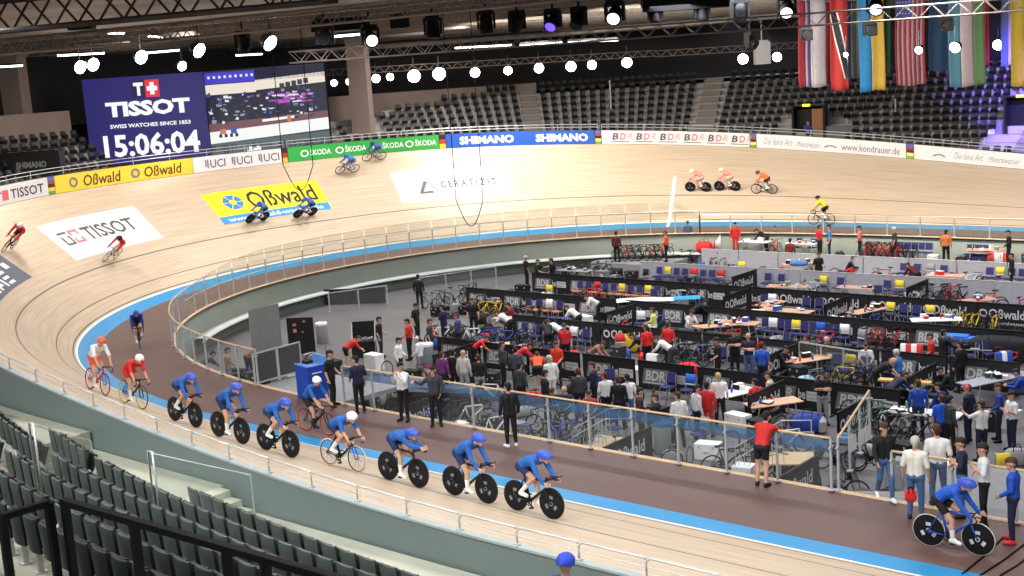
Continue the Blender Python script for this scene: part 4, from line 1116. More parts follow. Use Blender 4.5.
# ---------------------------------------------------------------- chairs
WOODSEAT = mat('chair_wood', srgb(188, 116, 84), .5, var=.12, scale=8)
def chair_proto():
    r = empty('stacking_chair')
    m = MB(); rows = []
    for y, z in ((-.21, .44), (-.18, .455), (0, .445), (.2, .44)): rows.append([(x, y, z+.02*abs(x)/.22) for x in (-.22, -.12, 0, .12, .22)])
    m.slab([list(q) for q in rows], .035); m.build('seat', NAVY, r, True)
    m = MB(); a = []; b = []
    for y, z, w in ((.21, .55, .2), (.225, .62, .22), (.25, .78, .22), (.275, .9, .19)):
        a.append([(x*w, y-.03*(1-x*x), z) for x in (-1, -.5, 0, .5, 1)]); b.append([(x*w, y-.03*(1-x*x)+.03, z) for x in (-1, -.5, 0, .5, 1)])
    m.grid(a); m.grid(b, 0, True); m.grid([a[-1], b[-1]]); m.grid([b[0], a[0]])
    m.grid([[q[0] for q in a], [q[0] for q in b]], 0, True); m.grid([[q[-1] for q in a], [q[-1] for q in b]])
    m.build('backrest', NAVY, r, True)
    for sx in (-1, 1):
        for fr in (0, 1):
            m = MB()
            if fr: m.tube([(sx*.2, -.19, .43), (sx*.22, -.23, 0)], .012, 5)
            else: m.tube([(sx*.2, .26, .86), (sx*.2, .2, .44), (sx*.21, .24, 0)], .012, 5)
            m.build('leg', STEEL, r)
    m = MB(); m.bar((-.2, -.18, .425), (-.2, .2, .425), .02); m.bar((.2, -.18, .425), (.2, .2, .425), .02); m.build('seat_frame', STEEL, r)
    return r
CH = []
def chair(x, y, rz, label, group, z=ZP, wood=False):
    kw = dict(label=label, category='chair', group=group); OCC.append((x, y, .3))
    if y > 18: z = -1.1
    CHL.append((x, y, z, rz))
    if not CH:
        c = chair_proto(); CH.append(c); c.location = (x, y, z); c.rotation_euler.z = rz
        for k, v in kw.items(): c[k] = v
    else: c = copy_tree(CH[0], (x, y, z), rz, **kw)
    if wood:
        for ch in c.children:
            if ch.name.split('.')[0] == 'seat': ch.material_slots[0].link = 'OBJECT'; ch.material_slots[0].material = WOODSEAT
    return c
def chair_row(x0, x1, n, y, label, wood=False, jit=.03):
    for i in range(n):
        chair(x0+(x1-x0)*i/max(1, n-1), y+random.uniform(-jit, jit), random.uniform(-.06, .06), label, label, wood=wood)
chair_row(-33.03, -29.20, 8, 11.0, 'navy chair in the row of eight before the grey fence')
chair_row(-26.47, -25.74, 2, 11.0, 'navy chair in the pair right of the eight chairs')
chair_row(-23.46, -22.57, 2, 11.0, 'navy chair in the pair by the middle wooden table')
chair_row(-20.18, -19.55, 2, 11.0, 'navy chair in the pair below the red bikes')
chair_row(-21.41, -19.35, 4, 15.8, 'navy chair beside the green jersey')
chair_row(-17.09, -15.53, 4, 15.8, 'navy chair under the red and white striped cloth')
chair_row(-35.18, -33.68, 3, 18.2, 'navy chair at the far pit wall near the person in red overalls')
chair_row(-28.50, -27.59, 2, 18.2, 'navy chair at the far pit wall in the middle')
chair_row(-22.60, -21.09, 5, 18.2, 'navy chair in the far row at the pit wall left of the green jersey')
chair_row(-18.91, -18.10, 3, 18.2, 'navy chair at the far pit wall on the right')
chair_row(-34.48, -29.74, 10, 5.9, 'navy backed chair with reddish seat in the long fourth row', True)
chair_row(-23.85, -23.44, 2, 5.9, 'navy chair left of the long wooden tables')
chair_row(-21.73, -21.10, 2, 5.9, 'navy chair behind the short end of the long table')
chair_row(-17.78, -16.02, 4, 5.9, 'navy chair in the row of four left of the white table')
chair_row(-33.99, -32.08, 4, 1.1, 'navy backed chair with reddish seat in the left group of four', True)
chair_row(-21.14, -17.55, 11, 1.1, 'navy chair in the long row before the BDR banners')
chair_row(-30.38, -29.54, 2, -3.6, 'navy chair at the left of the second banner row')
chair_row(-27.64, -27.00, 2, -3.6, 'navy chair before the second row left of the kneeling man')
chair_row(-15.63, -14.56, 3, -3.6, 'navy chair beside the seated man in a white shirt')
chair_row(-19.59, -18.72, 2, -8.5, 'navy chair behind the people in white, first banner row')
for i, (x, y) in enumerate(((-23.65, -13.60), (-23.11, -13.60))): chair(x, y, R(140), 'blue chair seen through the glass railing beside the man in black', 'blue chairs behind the near glass')
# ---------------------------------------------------------------- tables
def table_proto(top):
    r = empty('folding_table'); m = MB(); m.box((0, 0, .735), (1.8, .75, .03)); m.box((0, 0, .70), (1.7, .04, .05)); m.build('tabletop', top, r)
    for sx in (-1, 1):
        for sy in (-1, 1):
            m = MB(); m.tube([(sx*.62, sy*.3, .72), (sx*.75, sy*.32, 0)], .016, 6); m.build('leg', STEEL, r)
        m = MB(); m.bar((sx*.7, -.31, .35), (sx*.7, .31, .35), .022); m.build('leg_brace', STEEL, r)
    return r
TB = {}
def table(p, rz, label, top=None, z=ZP, sc=1.0):
    top = top or WOODTOP
    kw = dict(label=label, category='table'); TBL.append((p[0], p[1], rz, label)); OCC.append((p[0], p[1], .7))
    if p[1] > 17.4: z = -1.1
    if top.name not in TB: t = TB[top.name] = table_proto(top); t.location = (p[0], p[1], z); t.rotation_euler.z = rz; [t.__setitem__(k, v) for k, v in kw.items()]
    else: t = copy_tree(TB[top.name], (p[0], p[1], z), rz, **kw)
    t.scale = (sc, 1, 1)
    return t
TW = cm(232, 232, 236); TG = cm(150, 150, 160)
for p, rz, lb, tp, sc in (((-22.30, 0.82), .12, 'pale wooden table with the seated person in white at its left end', None, 1.15), ((-22.76, -0.03), R(50), 'pale wooden table standing slanted at the left of the long table', None, 1), ((-21.54, 3.87), 0, 'long pale wooden table in front of the navy row, right of the black divider', None, 1.35), ((-22.97, 5.04), R(80), 'wooden table end pointing away from the camera behind the long table', None, .9),
                       ((-18.36, 5.09), R(70), 'wooden table between the yellow bag and four navy chairs', None, 1), ((-18.18, 2.69), .05, 'reddish low table below the yellow bag', None, 1), ((-18.58, 14.21), .1, 'wooden table left of the red round bag', None, 1), ((-15.16, 8.68), R(55), 'wooden table right of the parked bikes', None, 1.1), ((-21.09, 9.93), .05, 'wooden table with thin rail behind it, middle right', None, 1),
                       ((-24.28, 9.11), .2, 'wooden table in front of the navy pair, centre of the far boxes', None, 1.1), ((-26.89, 15.43), R(50), 'wooden table with a blue cloth on its left', None, 1), ((-18.03, 18.0), R(10), 'wooden table at the far right near the pit wall', None, 1), ((-17.69, 20.16), 0, 'wooden table behind the standing person in black', None, 1),
                       ((-14.78, -9.66), R(55), 'wooden table behind the person in the red hoodie', None, 1), ((-15.06, 4.37), R(30), 'white table in front of the black and yellow wheels', TW, 1.1), ((-16.50, -9.11), R(70), 'white table with papers beside the fair-haired woman', TW, .9), ((-9.77, -3.85), R(65), 'grey matted table under the blue and white jacket', TG, 1.5), ((-16.44, -3.72), R(60), 'pale table between the seated people in black', None, 1),
                       ((-32.10, -2.18), .1, 'pale table at the left behind the bending man in white', None, 1), ((-29.33, -6.99), R(40), 'table edge under the leaning man in red', None, 1), ((-10.17, -8.66), .1, 'pale table behind the man in the bright blue shirt', TW, 1.2), ((-37.58, 9.73), 0, 'dark table at the far left by the white ledge', TG, 1.2), ((-30.83, 17.7), 0, 'pale table at the far wall near the red chairs', TW, 1), ((-27.91, 17.8), 0, 'pale table under a dark board at the far wall', TW, 1)):
    table(p, rz, lb, tp, sc=sc)

# ---------------------------------------------------------------- bicycles (x forward)
def wheel_mb(kind):
    m = MB(); rt = .318; ty = MB()
    if kind == 'disc':
        ty.lathe([(rt+.004, -.0115), (rt+.016, -.012), (rt+.022, 0), (rt+.016, .012), (rt+.004, .0115)], n=28, axis='Y')
        m.lathe([(.001, -.022), (.05, -.03), (rt-.02, -.016), (rt+.014, -.01)], n=28, axis='Y', mi=0); m.lathe([(.001, .022), (.05, .03), (rt-.02, .016), (rt+.014, .01)], n=28, axis='Y', mi=0)
        for sy in (-1, 1):
            for a in range(3):
                fn = lambda x, z, sy=sy, a=a: Matrix.Rotation(R(120*a), 3, 'Y') @ Vector((x, sy*.033, z))
                patch(m, fn, -.05, .05, .1, .17, 2)
            m.lathe([(.03, sy*.034), (.05, sy*.032)], n=14, axis='Y', mi=2)
    else:
        ty.lathe([(rt-.012, -.011), (rt+.006, -.012), (rt+.018, 0), (rt+.006, .012), (rt-.012, .011)], n=28, axis='Y')
        m.lathe([(rt-.012, -.011), (rt-.03, -.008), (rt-.03, .008), (rt-.012, .011)], n=28, axis='Y', mi=0)
        m.tube([(0, -.045, 0), (0, .045, 0)], .02, 8, 2)
        for i in range(14):
            a = 2*math.pi*i/14; sy = .03 if i % 2 else -.03
            m.bar((.02*math.cos(a+.6), sy, .02*math.sin(a+.6)), ((rt-.02)*math.cos(a), 0, (rt-.02)*math.sin(a)), .005, mi=2)
    return m, ty
WHM = {}
def bike_proto(kind, bars):
    r = empty('track_bike')
    bb, hs, st, sd = Vector((.0, 0, .285)), Vector((.43, 0, .78)), Vector((-.16, 0, .80)), Vector((-.19, 0, .95))
    rx, fx = Vector((-.40, 0, .336)), Vector((.59, 0, .336))
    ht = Vector((.455, 0, .66))
    m = MB(); tr_ = .026
    m.tube([bb, ht], [.034, .028], 7); m.tube([st, hs], tr_, 7); m.tube([bb, st], [.03, .022], 7); m.tube([hs+Vector((-.01, 0, .03)), ht+Vector((.01, 0, -.03))], .026, 7)
    for sy in (-1, 1):
        m.tube([bb+Vector((0, sy*.03, 0)), rx+Vector((0, sy*.06, 0))], .013, 5); m.tube([st+Vector((0, 0, -.05)), rx+Vector((0, sy*.06, 0))], .011, 5)
    m.build('frame', CHROME, r, True)
    m = MB(); m.tube([ht+Vector((0, 0, -.02)), ht+Vector((.02, 0, -.05))], .03, 6)
    for sy in (-1, 1): m.tube([ht+Vector((.02, sy*.045, -.05)), fx+Vector((0, sy*.05, 0))], [.017, .011], 5)
    m.build('fork', BLACK, r, True)
    m = MB(); m.tube([st, sd-Vector((0, 0, .03))], .015, 6); spo = m.build('seat_post', BLACK, r)
    m = MB(); m.grid([[(x-.19, y*w, .955-.03*y*y) for y in (-1, 0, 1)] for x, w in ((-.13, .065), (-.08, .07), (.0, .045), (.12, .022), (.15, .012))]); m.grid([[(x-.19, y*w, .93-.03*y*y) for y in (-1, 0, 1)] for x, w in ((-.13, .065), (-.08, .07), (.0, .045), (.12, .022), (.15, .012))], 0, True); m.build('saddle', BLACK, spo, True)
    m = MB(); m.tube([hs, hs+Vector((.0, 0, .06)), hs+Vector((.1, 0, .06))], .017, 6); c = hs+Vector((.1, 0, .06))
    if bars == 'drop':
        m.tube([c+Vector((0, -.2, 0)), c+Vector((0, .2, 0))], .015, 6)
        for sy in (-1, 1): m.tube([c+Vector((0, sy*.2, 0)), c+Vector((.09, sy*.21, -.01)), c+Vector((.11, sy*.21, -.08)), c+Vector((.06, sy*.21, -.15)), c+Vector((-.02, sy*.21, -.15))], .014, 6)
    else:
        m.tube([c+Vector((.02, -.19, -.04)), c+Vector((0, -.1, 0)), c+Vector((0, .1, 0)), c+Vector((.02, .19, -.04))], .015, 6)
        for sy in (-1, 1):
            m.tube([c+Vector((.02, sy*.19, -.04)), c+Vector((.14, sy*.19, -.03))], .016, 6); m.tube([c+Vector((-.05, sy*.07, .05)), c+Vector((.25, sy*.05, .09)), c+Vector((.3, sy*.05, .13))], .012, 6)
    m.build('handlebar', BLACK, r, True)
    m = MB(); m.lathe([(.08, -.006), (.095, -.006), (.095, .006), (.08, .006), (.08, -.006)], (0, -.055, .285), 20, axis='Y')
    for i in range(4): a = i*math.pi/2; m.bar((0, -.055, .285), (.085*math.cos(a), -.055, .285+.085*math.sin(a)), .012)
    for sy, an in ((-1, R(-35)), (1, R(145))):
        e = Vector((.17*math.cos(an), sy*.085, .285+.17*math.sin(an))); m.bar((0, sy*.075, .285), e, .014, .028); m.box(e+Vector((0, sy*.05, 0)), (.09, .08, .02))
    m.tube([(0, -.055, .38), (-.4, -.055, .37)], .005, 4); m.tube([(0, -.055, .19), (-.4, -.055, .30)], .005, 4); m.lathe([(.001, 0), (.035, 0)], (-.4, -.055, .336), 14, axis='Y')
    m.tube([(0, -.08, .285), (0, .08, .285)], .02, 7)
    m.build('crankset', BLACK, r)
    get_wheel(kind)
    for nm, c in (('rear_wheel', rx), ('front_wheel', fx)): link('tyre', WHM[kind][1], link(nm, WHM[kind][0], r, c))
    return r
def get_wheel(kind):
    if kind not in WHM:
        a, b = wheel_mb(kind); WHM[kind] = (a.mesh('wheel', [BLACK, RUBBER, cm(150, 152, 160)], False), b.mesh('tyre', [RUBBER], True))
    return WHM[kind]
BK_P = {}
def bike(loc, rz, label, frame, kind='spoke', bars='drop', tyre=None, wheelc=None, hubc=None, group=None, tilt=0.0, M=None, fork=None):
    key = (kind, bars)
    first = key not in BK_P
    if first: BK_P[key] = bike_proto(kind, bars)
    b = BK_P[key] if first else copy_tree(BK_P[key])
    b['label'] = label; b['category'] = 'bicycle'
    if group: b['group'] = group
    elif 'group' in b: del b['group']
    if M is not None: b.matrix_world = M
    else: b.location = loc; b.rotation_euler = (tilt, 0, rz)
    wl = [wheelc or BLACK, tyre or RUBBER, hubc or cm(120, 122, 130)]
    paint(b, {'frame': frame, 'fork': fork or BLACK, 'rear_wheel': wl, 'front_wheel': wl, 'tyre': tyre or RUBBER})
    return b
RED_F, BLK_F, WHT_F, BLU_F, GRY_F, YEL_F, ORG_F, TEAL_F = (cm(196, 40, 46, .35), cm(24, 24, 28, .35), cm(224, 224, 226, .35), cm(40, 80, 180, .35), cm(120, 124, 130, .35), cm(226, 190, 40, .35), cm(230, 100, 40, .35), cm(96, 150, 150, .35))
def cluster(pts, label, frames, heads, z=ZP, kinds=('spoke',), jit=.25):
    for i, p in enumerate(pts):
        OCC.append((p[0], p[1], .45))
        if p[1] > 17.3 and z == ZP: z = -1.1
        bike((p[0], p[1], z), random.choice(heads)+random.uniform(-jit, jit), label, random.choice(frames), random.choice(kinds), 'drop', group=label, tilt=random.choice((-1, 1))*random.uniform(.04, .16))
def line(a, b, n): return [(a[0]+(b[0]-a[0])*i/max(1, n-1), a[1]+(b[1]-a[1])*i/max(1, n-1)) for i in range(n)]
N90 = R(90)
cluster(line((-24.38, 17.52), (-21.48, 17.18), 9), 'red racing bike in the row of red bikes by the grey fence', [RED_F, RED_F, BLK_F], [N90], jit=.12)
cluster(line((-24.34, 18.0), (-22.67, 18.0), 6), 'red and black bike in the far rack at the pit wall', [RED_F], [N90], jit=.1)
cluster(line((-38.2, 14.4), (-35.6, 15.6), 8), 'dark red bike in the crowded rack at the far left box', [RED_F, BLK_F, BLK_F], [N90, R(70)], z=-1.3)
cluster(line((-35.15, 16.96), (-31.72, 16.56), 6), 'dark bike parked before the grey fence below the red overalls', [BLK_F, GRY_F], [N90, R(60)])
cluster(line((-39.38, 9.25), (-37.52, 11.91), 6), 'black bike in the dark pile below the white ledge', [BLK_F, GRY_F, BLK_F], [R(20), N90])
cluster(line((-27.95, 6.20), (-26.14, 7.16), 5), 'black bike behind the black divider near the tables', [BLK_F], [R(10), R(170)])
cluster(line((-18.22, 10.92), (-16.63, 11.26), 5), 'bike in the group left of the slanted wooden table', [BLK_F, RED_F, GRY_F], [R(60), N90])
cluster(line((-16.68, 1.50), (-14.95, 1.88), 8), 'red bike in the dense pile left of the red-shirted woman', [RED_F, RED_F, BLK_F, WHT_F], [N90, R(50), R(120)])
cluster(line((-14.61, 5.40), (-13.07, 5.43), 5), 'black and yellow bike in the row right of the white table', [YEL_F, BLK_F], [R(80), N90], jit=.1)
cluster(line((-22.66, -3.81), (-20.73, -3.66), 5), 'grey bike standing before the first row, left of the men with crossed arms', [GRY_F, BLK_F, WHT_F], [R(30), R(60)])
cluster(line((-25.00, -2.94), (-23.53, -3.07), 2), 'bike beside the kneeling person in a white shirt', [GRY_F, BLK_F], [R(60)])
cluster(line((-28.04, -14.68), (-25.99, -14.51), 4), 'black bike behind the glass railing beside the blue cabinet', [BLK_F, GRY_F], [R(20), R(150)])
cluster(line((-24.98, -14.56), (-23.52, -14.62), 3), 'black bike behind the glass railing by the man leaning on it', [BLK_F, WHT_F], [N90, R(60)])
cluster(line((-40.02, 0.77), (-39.57, 3.82), 5), 'dark bike in the left row beside the people in black', [BLK_F, GRY_F], [R(15), R(160)])
cluster(line((-33.72, -5.30), (-29.67, -4.59), 6), 'bike among the people of the left team box', [BLK_F, WHT_F, BLU_F], [R(20), R(60), N90])
cluster(line((-36.15, 0.12), (-35.19, 0.50), 3), 'bike behind the standing man with a pink-banded shirt', [BLK_F, YEL_F], [N90])
cluster(line((-11.11, -9.66), (-10.03, -9.77), 4), 'dark bike hanging close to the gate behind the man in jeans', [BLK_F, GRY_F], [N90, R(60)])
bike((*(-11.72, -9.02), ZP), R(75), 'pale green bike on a stand left of the gate', TEAL_F, tilt=.1)
bike((*(-11.06, -9.27), ZP), R(60), 'white and pink bike leaning beside the pale green bike', WHT_F, tilt=-.1, fork=cm(230, 120, 110))
bike((*(-28.50, 6.26), ZP), R(5), 'single white and black bike in front of the white banners', WHT_F, tilt=.05)
cluster(line((-14.87, -4.57), (-13.91, -4.71), 3), 'bike standing in the silver framed box right of the man in black cap', [BLK_F, YEL_F, WHT_F], [R(30), N90])
cluster(line((-11.06, -12.91), (-10.22, -12.45), 2), 'blue bike lying low behind the gate post', [BLU_F, BLK_F], [R(10)])
cluster(line((-12.67, -15.00), (-12.18, -14.93), 2), 'dark bike behind the glass railing right of the wooden stair', [BLK_F], [R(60)])
cluster(line((-33.21, 23.40), (-28.07, 23.21), 6), 'dark bike in the far box behind the second grey fence', [BLK_F, GRY_F, RED_F], [N90, R(40)])
cluster(line((-21.80, 25.72), (-19.32, 25.66), 4), 'dark bike in the far right box', [BLK_F, GRY_F], [N90, R(40)])
# ---------------------------------------------------------------- people: one surface per pose, clothing cut from the same surface
def V3(*a): return Vector(a)
def capsule(mb, p, q, r0, r1, n=10):
    p, q = Vector(p), Vector(q); d = q-p; L = d.length
    t = d/L if L > 1e-6 else Vector((0, 0, 1))
    a = t.orthogonal().normalized(); b = t.cross(a)
    prof = [(-r0*math.cos(k*math.pi/6), r0*math.sin(k*math.pi/6)) for k in range(4)]+[(L+r1*math.sin(k*math.pi/6), r1*math.cos(k*math.pi/6)) for k in range(4)]
    o = len(mb.v); vs = []
    for z, r in prof:
        r = max(r, 1e-4)
        for j in range(n):
            an = 2*math.pi*j/n; vs.append(p+t*z+(a*math.cos(an)+b*math.sin(an))*r)
    fs = []
    for i in range(len(prof)-1):
        for j in range(n): fs.append((i*n+j, i*n+(j+1) % n, (i+1)*n+(j+1) % n, (i+1)*n+j))
    fs.append(tuple(range(n-1, -1, -1))); fs.append(tuple((len(prof)-1)*n+j for j in range(n)))
    mb.add(vs, fs)
POSES = {}
def skeleton(P):
    """P: joints dict -> list of capsules (p, q, r0, r1, label)"""
    c = []
    pel, nk, hd, fd = P['pelvis'], P['neck'], P['head'], P['face'].normalized()
    up = (nk-pel).normalized(); lat = P.get('lat', V3(0, 1, 0)); fwd = lat.cross(up).normalized()
    c.append((pel+lat*.075, pel-lat*.075, .115, .115, 'hip')); mid = pel.lerp(nk, .42)+P.get('belly', V3(0, 0, 0))
    for s in (-1, 1):
        c.append((pel+lat*s*.06, mid+lat*s*.055, .112, .105, 'torso')); c.append((mid+lat*s*.055, pel.lerp(nk, .80)+lat*s*.085, .105, .115, 'torso'))
    sh = {}
    for s, k in ((1, 'L'), (-1, 'R')):
        sh[k] = P.get('shoulder'+k, pel.lerp(nk, .90)+lat*s*.185+fwd*P.get('shf', 0.0))
        c.append((pel.lerp(nk, .92)+lat*s*.05, sh[k], .085, .068, 'torso'))
    c.append((pel.lerp(nk, .92), nk, .08, .062, 'torso')); c.append((nk, hd-fd*.015-V3(0, 0, .05), .056, .054, 'skin'))
    hup = P.get('headup', V3(0, 0, 1)); hup = (hup-fd*hup.dot(fd)).normalized(); hl = fd.cross(hup)
    c.append((hd-fd*.02+hup*.03, hd+fd*.015+hup*.03, .093, .088, 'skin')); c.append((hd+fd*.035-hup*.05, hd+fd*.055-hup*.085, .062, .042, 'skin'))
    c.append((hd+fd*.10+hup*.01, hd+fd*.115-hup*.02, .012, .016, 'skin'))
    for s in (-1, 1): c.append((hd+hl*s*.092+hup*.02-fd*.005, hd+hl*s*.094-hup*.02, .018, .014, 'skin'))
    rd = P.get('bare', 0)
    if not rd: c.append((hd-fd*.035+hup*.055, hd+fd*.02+hup*.065, .092, .082, 'hair'))
    c.append((hd-fd*.06+hup*.02, hd-fd*.06-hup*.04, .07, .05, 'hair'))
    if P.get('longhair'): c.append((hd-fd*.075-hup*.03, hd-fd*.085-hup*.2, .065, .05, 'hair'))
    for k, s in (('L', 1), ('R', -1)):
        e, w = P['elbow'+k], P['wrist'+k]
        c.append((sh[k], e, .058, .046, 'uparm')); c.append((e, w, .044, .031, 'forearm'))
        hdv = P.get('hand'+k, w-e).normalized(); pn = P.get('palm'+k, lat*s); side_ = hdv.cross(pn).normalized() if hdv.cross(pn).length > .1 else hdv.orthogonal()
        pn = side_.cross(hdv)
        for j in range(4):
            o_ = (j-1.5)*.021; ln = (.075, .085, .08, .062)[j]; b0 = w+hdv*.085+side_*o_
            c.append((w+hdv*.02+side_*o_*.7, b0, .016, .0145, 'skin')); k1 = b0+hdv*ln*.5-pn*ln*.12; c.append((b0, k1, .0125, .011, 'skin')); c.append((k1, k1+hdv*ln*.35-pn*ln*.38, .011, .0095, 'skin'))
        t0 = w+hdv*.03+side_*.03; c.append((t0, t0+side_*.03+hdv*.035, .0145, .0125, 'skin')); c.append((t0+side_*.03+hdv*.035, t0+side_*.035+hdv*.065, .012, .0105, 'skin'))
        kn, an = P['knee'+k], P['ankle'+k]; hip = pel+lat*s*.09
        hm = hip.lerp(kn, .62); c.append((hip, hm, .092, .073, 'thigh')); c.append((hm, kn, .073, .062, 'lowthigh')); m_ = kn.lerp(an, .42); c.append((kn, m_, .06, .056, 'shin')); c.append((m_, an, .056, .038, 'sock'))
        tv = P.get('toe'+k, V3(1, 0, 0)).normalized(); h0 = an+V3(0, 0, -.045)-tv*.03
        c.append((h0, an+V3(0, 0, -.05)+tv*.15, .042, .036, 'shoe')); c.append((an, an-V3(0, 0, .03)+tv*.05, .042, .04, 'shoe'))
    return c
def stand(**kw):
    P = dict(pelvis=V3(0, 0, .94), neck=V3(.0, 0, 1.46), head=V3(.03, 0, 1.65), face=V3(1, 0, -.08),
             elbowL=V3(-.03, .25, 1.17), elbowR=V3(-.03, -.25, 1.17), wristL=V3(.05, .26, .92), wristR=V3(.05, -.26, .92),
             kneeL=V3(.02, .11, .50), kneeR=V3(.02, -.11, .50), ankleL=V3(-.01, .12, .09), ankleR=V3(-.01, -.12, .09), toeL=V3(1, .25, 0), toeR=V3(1, -.25, 0))
    P.update(kw); return P
def rider(**kw):   # x forward, saddle top at (-.19, 0, .95), pedals on the crank circle round (0, 0, .285)
    P = dict(bare=1, pelvis=V3(-.20, 0, 1.04), neck=V3(.24, 0, 1.31), head=V3(.40, 0, 1.40), face=V3(1, 0, -.25), headup=V3(-.3, 0, 1), belly=V3(-.03, 0, .03),
             elbowL=V3(.33, .21, 1.03), elbowR=V3(.33, -.21, 1.03), wristL=V3(.54, .2, .80), wristR=V3(.54, -.2, .80), handL=V3(1, 0, -.1), handR=V3(1, 0, -.1),
             kneeL=V3(.16, .10, .83), kneeR=V3(.11, -.10, .64), ankleL=V3(-.16, .10, .49), ankleR=V3(.12, -.10, .28), toeL=V3(1, 0, -.2), toeR=V3(1, 0, -.15))
    P.update(kw); return P
def sit(**kw):
    P = dict(pelvis=V3(0, 0, .56), neck=V3(.02, 0, 1.07), head=V3(.07, 0, 1.25), face=V3(1, 0, -.15), elbowL=V3(.08, .24, .80), elbowR=V3(.08, -.24, .80), wristL=V3(.33, .14, .70), wristR=V3(.33, -.14, .70),
             kneeL=V3(.44, .13, .54), kneeR=V3(.44, -.13, .54), ankleL=V3(.44, .14, .09), ankleR=V3(.44, -.14, .09))
    P.update(kw); return P
POSE_DEF = {
 'stand': stand(),
 'stand2': stand(elbowL=V3(.0, .24, 1.17), wristL=V3(.2, .18, 1.03), kneeR=V3(.06, -.11, .51), ankleR=V3(.05, -.16, .09), head=V3(.04, .02, 1.65), face=V3(1, .3, -.1)),
 'crossed': stand(elbowL=V3(.03, .27, 1.2), elbowR=V3(.03, -.27, 1.2), wristL=V3(.2, -.06, 1.24), wristR=V3(.22, .07, 1.19), handL=V3(.1, -1, .1), handR=V3(.1, 1, .1), palmL=V3(-1, 0, 0), palmR=V3(-1, 0, 0)),
 'handsup': stand(elbowL=V3(.14, .2, 1.22), elbowR=V3(.14, -.2, 1.22), wristL=V3(.3, .08, 1.43), wristR=V3(.3, -.08, 1.43), handL=V3(.2, -.4, 1), handR=V3(.2, .4, 1)),
 'railarm': stand(elbowR=V3(-.12, -.38, 1.25), wristR=V3(-.2, -.55, 1.3), handR=V3(-.2, -1, -.1), elbowL=V3(.02, .25, 1.17), wristL=V3(.14, .18, .98)),
 'leanrail': stand(pelvis=V3(-.12, 0, .93), neck=V3(.12, 0, 1.42), head=V3(.22, 0, 1.58), face=V3(1, 0, -.2), elbowL=V3(.3, .26, 1.26), elbowR=V3(.3, -.26, 1.26), wristL=V3(.48, .1, 1.27), wristR=V3(.48, -.1, 1.27), handL=V3(.4, -1, 0), handR=V3(.4, 1, 0), kneeL=V3(-.1, .11, .5), kneeR=V3(-.12, -.11, .5), ankleL=V3(-.16, .12, .09), ankleR=V3(-.2, -.12, .09)),
 'bend': stand(pelvis=V3(-.1, 0, .92), neck=V3(.34, 0, 1.20), head=V3(.48, 0, 1.27), face=V3(.8, 0, -.7), headup=V3(.6, 0, .8), elbowL=V3(.42, .24, .98), elbowR=V3(.42, -.24, .98), wristL=V3(.6, .15, .82), wristR=V3(.6, -.15, .82), kneeL=V3(-.02, .12, .5), kneeR=V3(-.06, -.12, .5), ankleL=V3(-.08, .14, .09), ankleR=V3(-.14, -.14, .09)),
 'walk': stand(kneeL=V3(.18, .1, .52), ankleL=V3(.2, .1, .1), kneeR=V3(-.02, -.1, .5), ankleR=V3(-.26, -.1, .14), toeR=V3(1, -.1, -.5), elbowL=V3(-.16, .25, 1.18), wristL=V3(-.14, .26, .94), elbowR=V3(.1, -.25, 1.18), wristR=V3(.26, -.24, .98)),
 'squat': stand(pelvis=V3(-.1, 0, .34), neck=V3(.14, 0, .78), head=V3(.24, 0, .94), face=V3(1, 0, -.4), elbowL=V3(.3, .22, .52), elbowR=V3(.3, -.22, .52), wristL=V3(.52, .12, .5), wristR=V3(.52, -.12, .5), kneeL=V3(.3, .16, .48), kneeR=V3(.3, -.16, .46), ankleL=V3(.02, .15, .09), ankleR=V3(.02, -.15, .09)),
 'sit': sit(), 'sitlean': sit(neck=V3(.16, 0, 1.02), head=V3(.26, 0, 1.17), face=V3(1, 0, -.4), elbowL=V3(.3, .22, .75), elbowR=V3(.3, -.22, .75), wristL=V3(.52, .12, .76), wristR=V3(.52, -.12, .76)),
 'sitreach': sit(elbowL=V3(.1, .4, .95), wristL=V3(.2, .66, .92), handL=V3(.3, 1, -.1)),
 'reach': stand(elbowL=V3(.2, .26, 1.3), wristL=V3(.46, .24, 1.36), elbowR=V3(.16, -.26, 1.2), wristR=V3(.4, -.2, 1.12)),
 'ride': rider(),
 'ride_aero': rider(neck=V3(.27, 0, 1.17), head=V3(.44, 0, 1.21), face=V3(1, 0, -.1), headup=V3(-.5, 0, 1), elbowL=V3(.44, .09, .97), elbowR=V3(.44, -.09, .97), wristL=V3(.72, .055, .96), wristR=V3(.72, -.055, .96), belly=V3(-.03, 0, .05)),
 'ride_low': rider(neck=V3(.26, 0, 1.25), head=V3(.43, 0, 1.31), elbowL=V3(.36, .23, 1.0), elbowR=V3(.36, -.23, 1.0), kneeL=V3(.11, .1, .64), kneeR=V3(.16, -.1, .83), ankleL=V3(.12, .1, .28), ankleR=V3(-.16, -.1, .49)),
 'ride_up': rider(neck=V3(.16, 0, 1.42), head=V3(.27, 0, 1.56), face=V3(1, 0, -.25), headup=V3(0, 0, 1), elbowL=V3(.34, .23, 1.14), elbowR=V3(.34, -.23, 1.14), wristL=V3(.53, .2, .88), wristR=V3(.53, -.2, .88)),
}
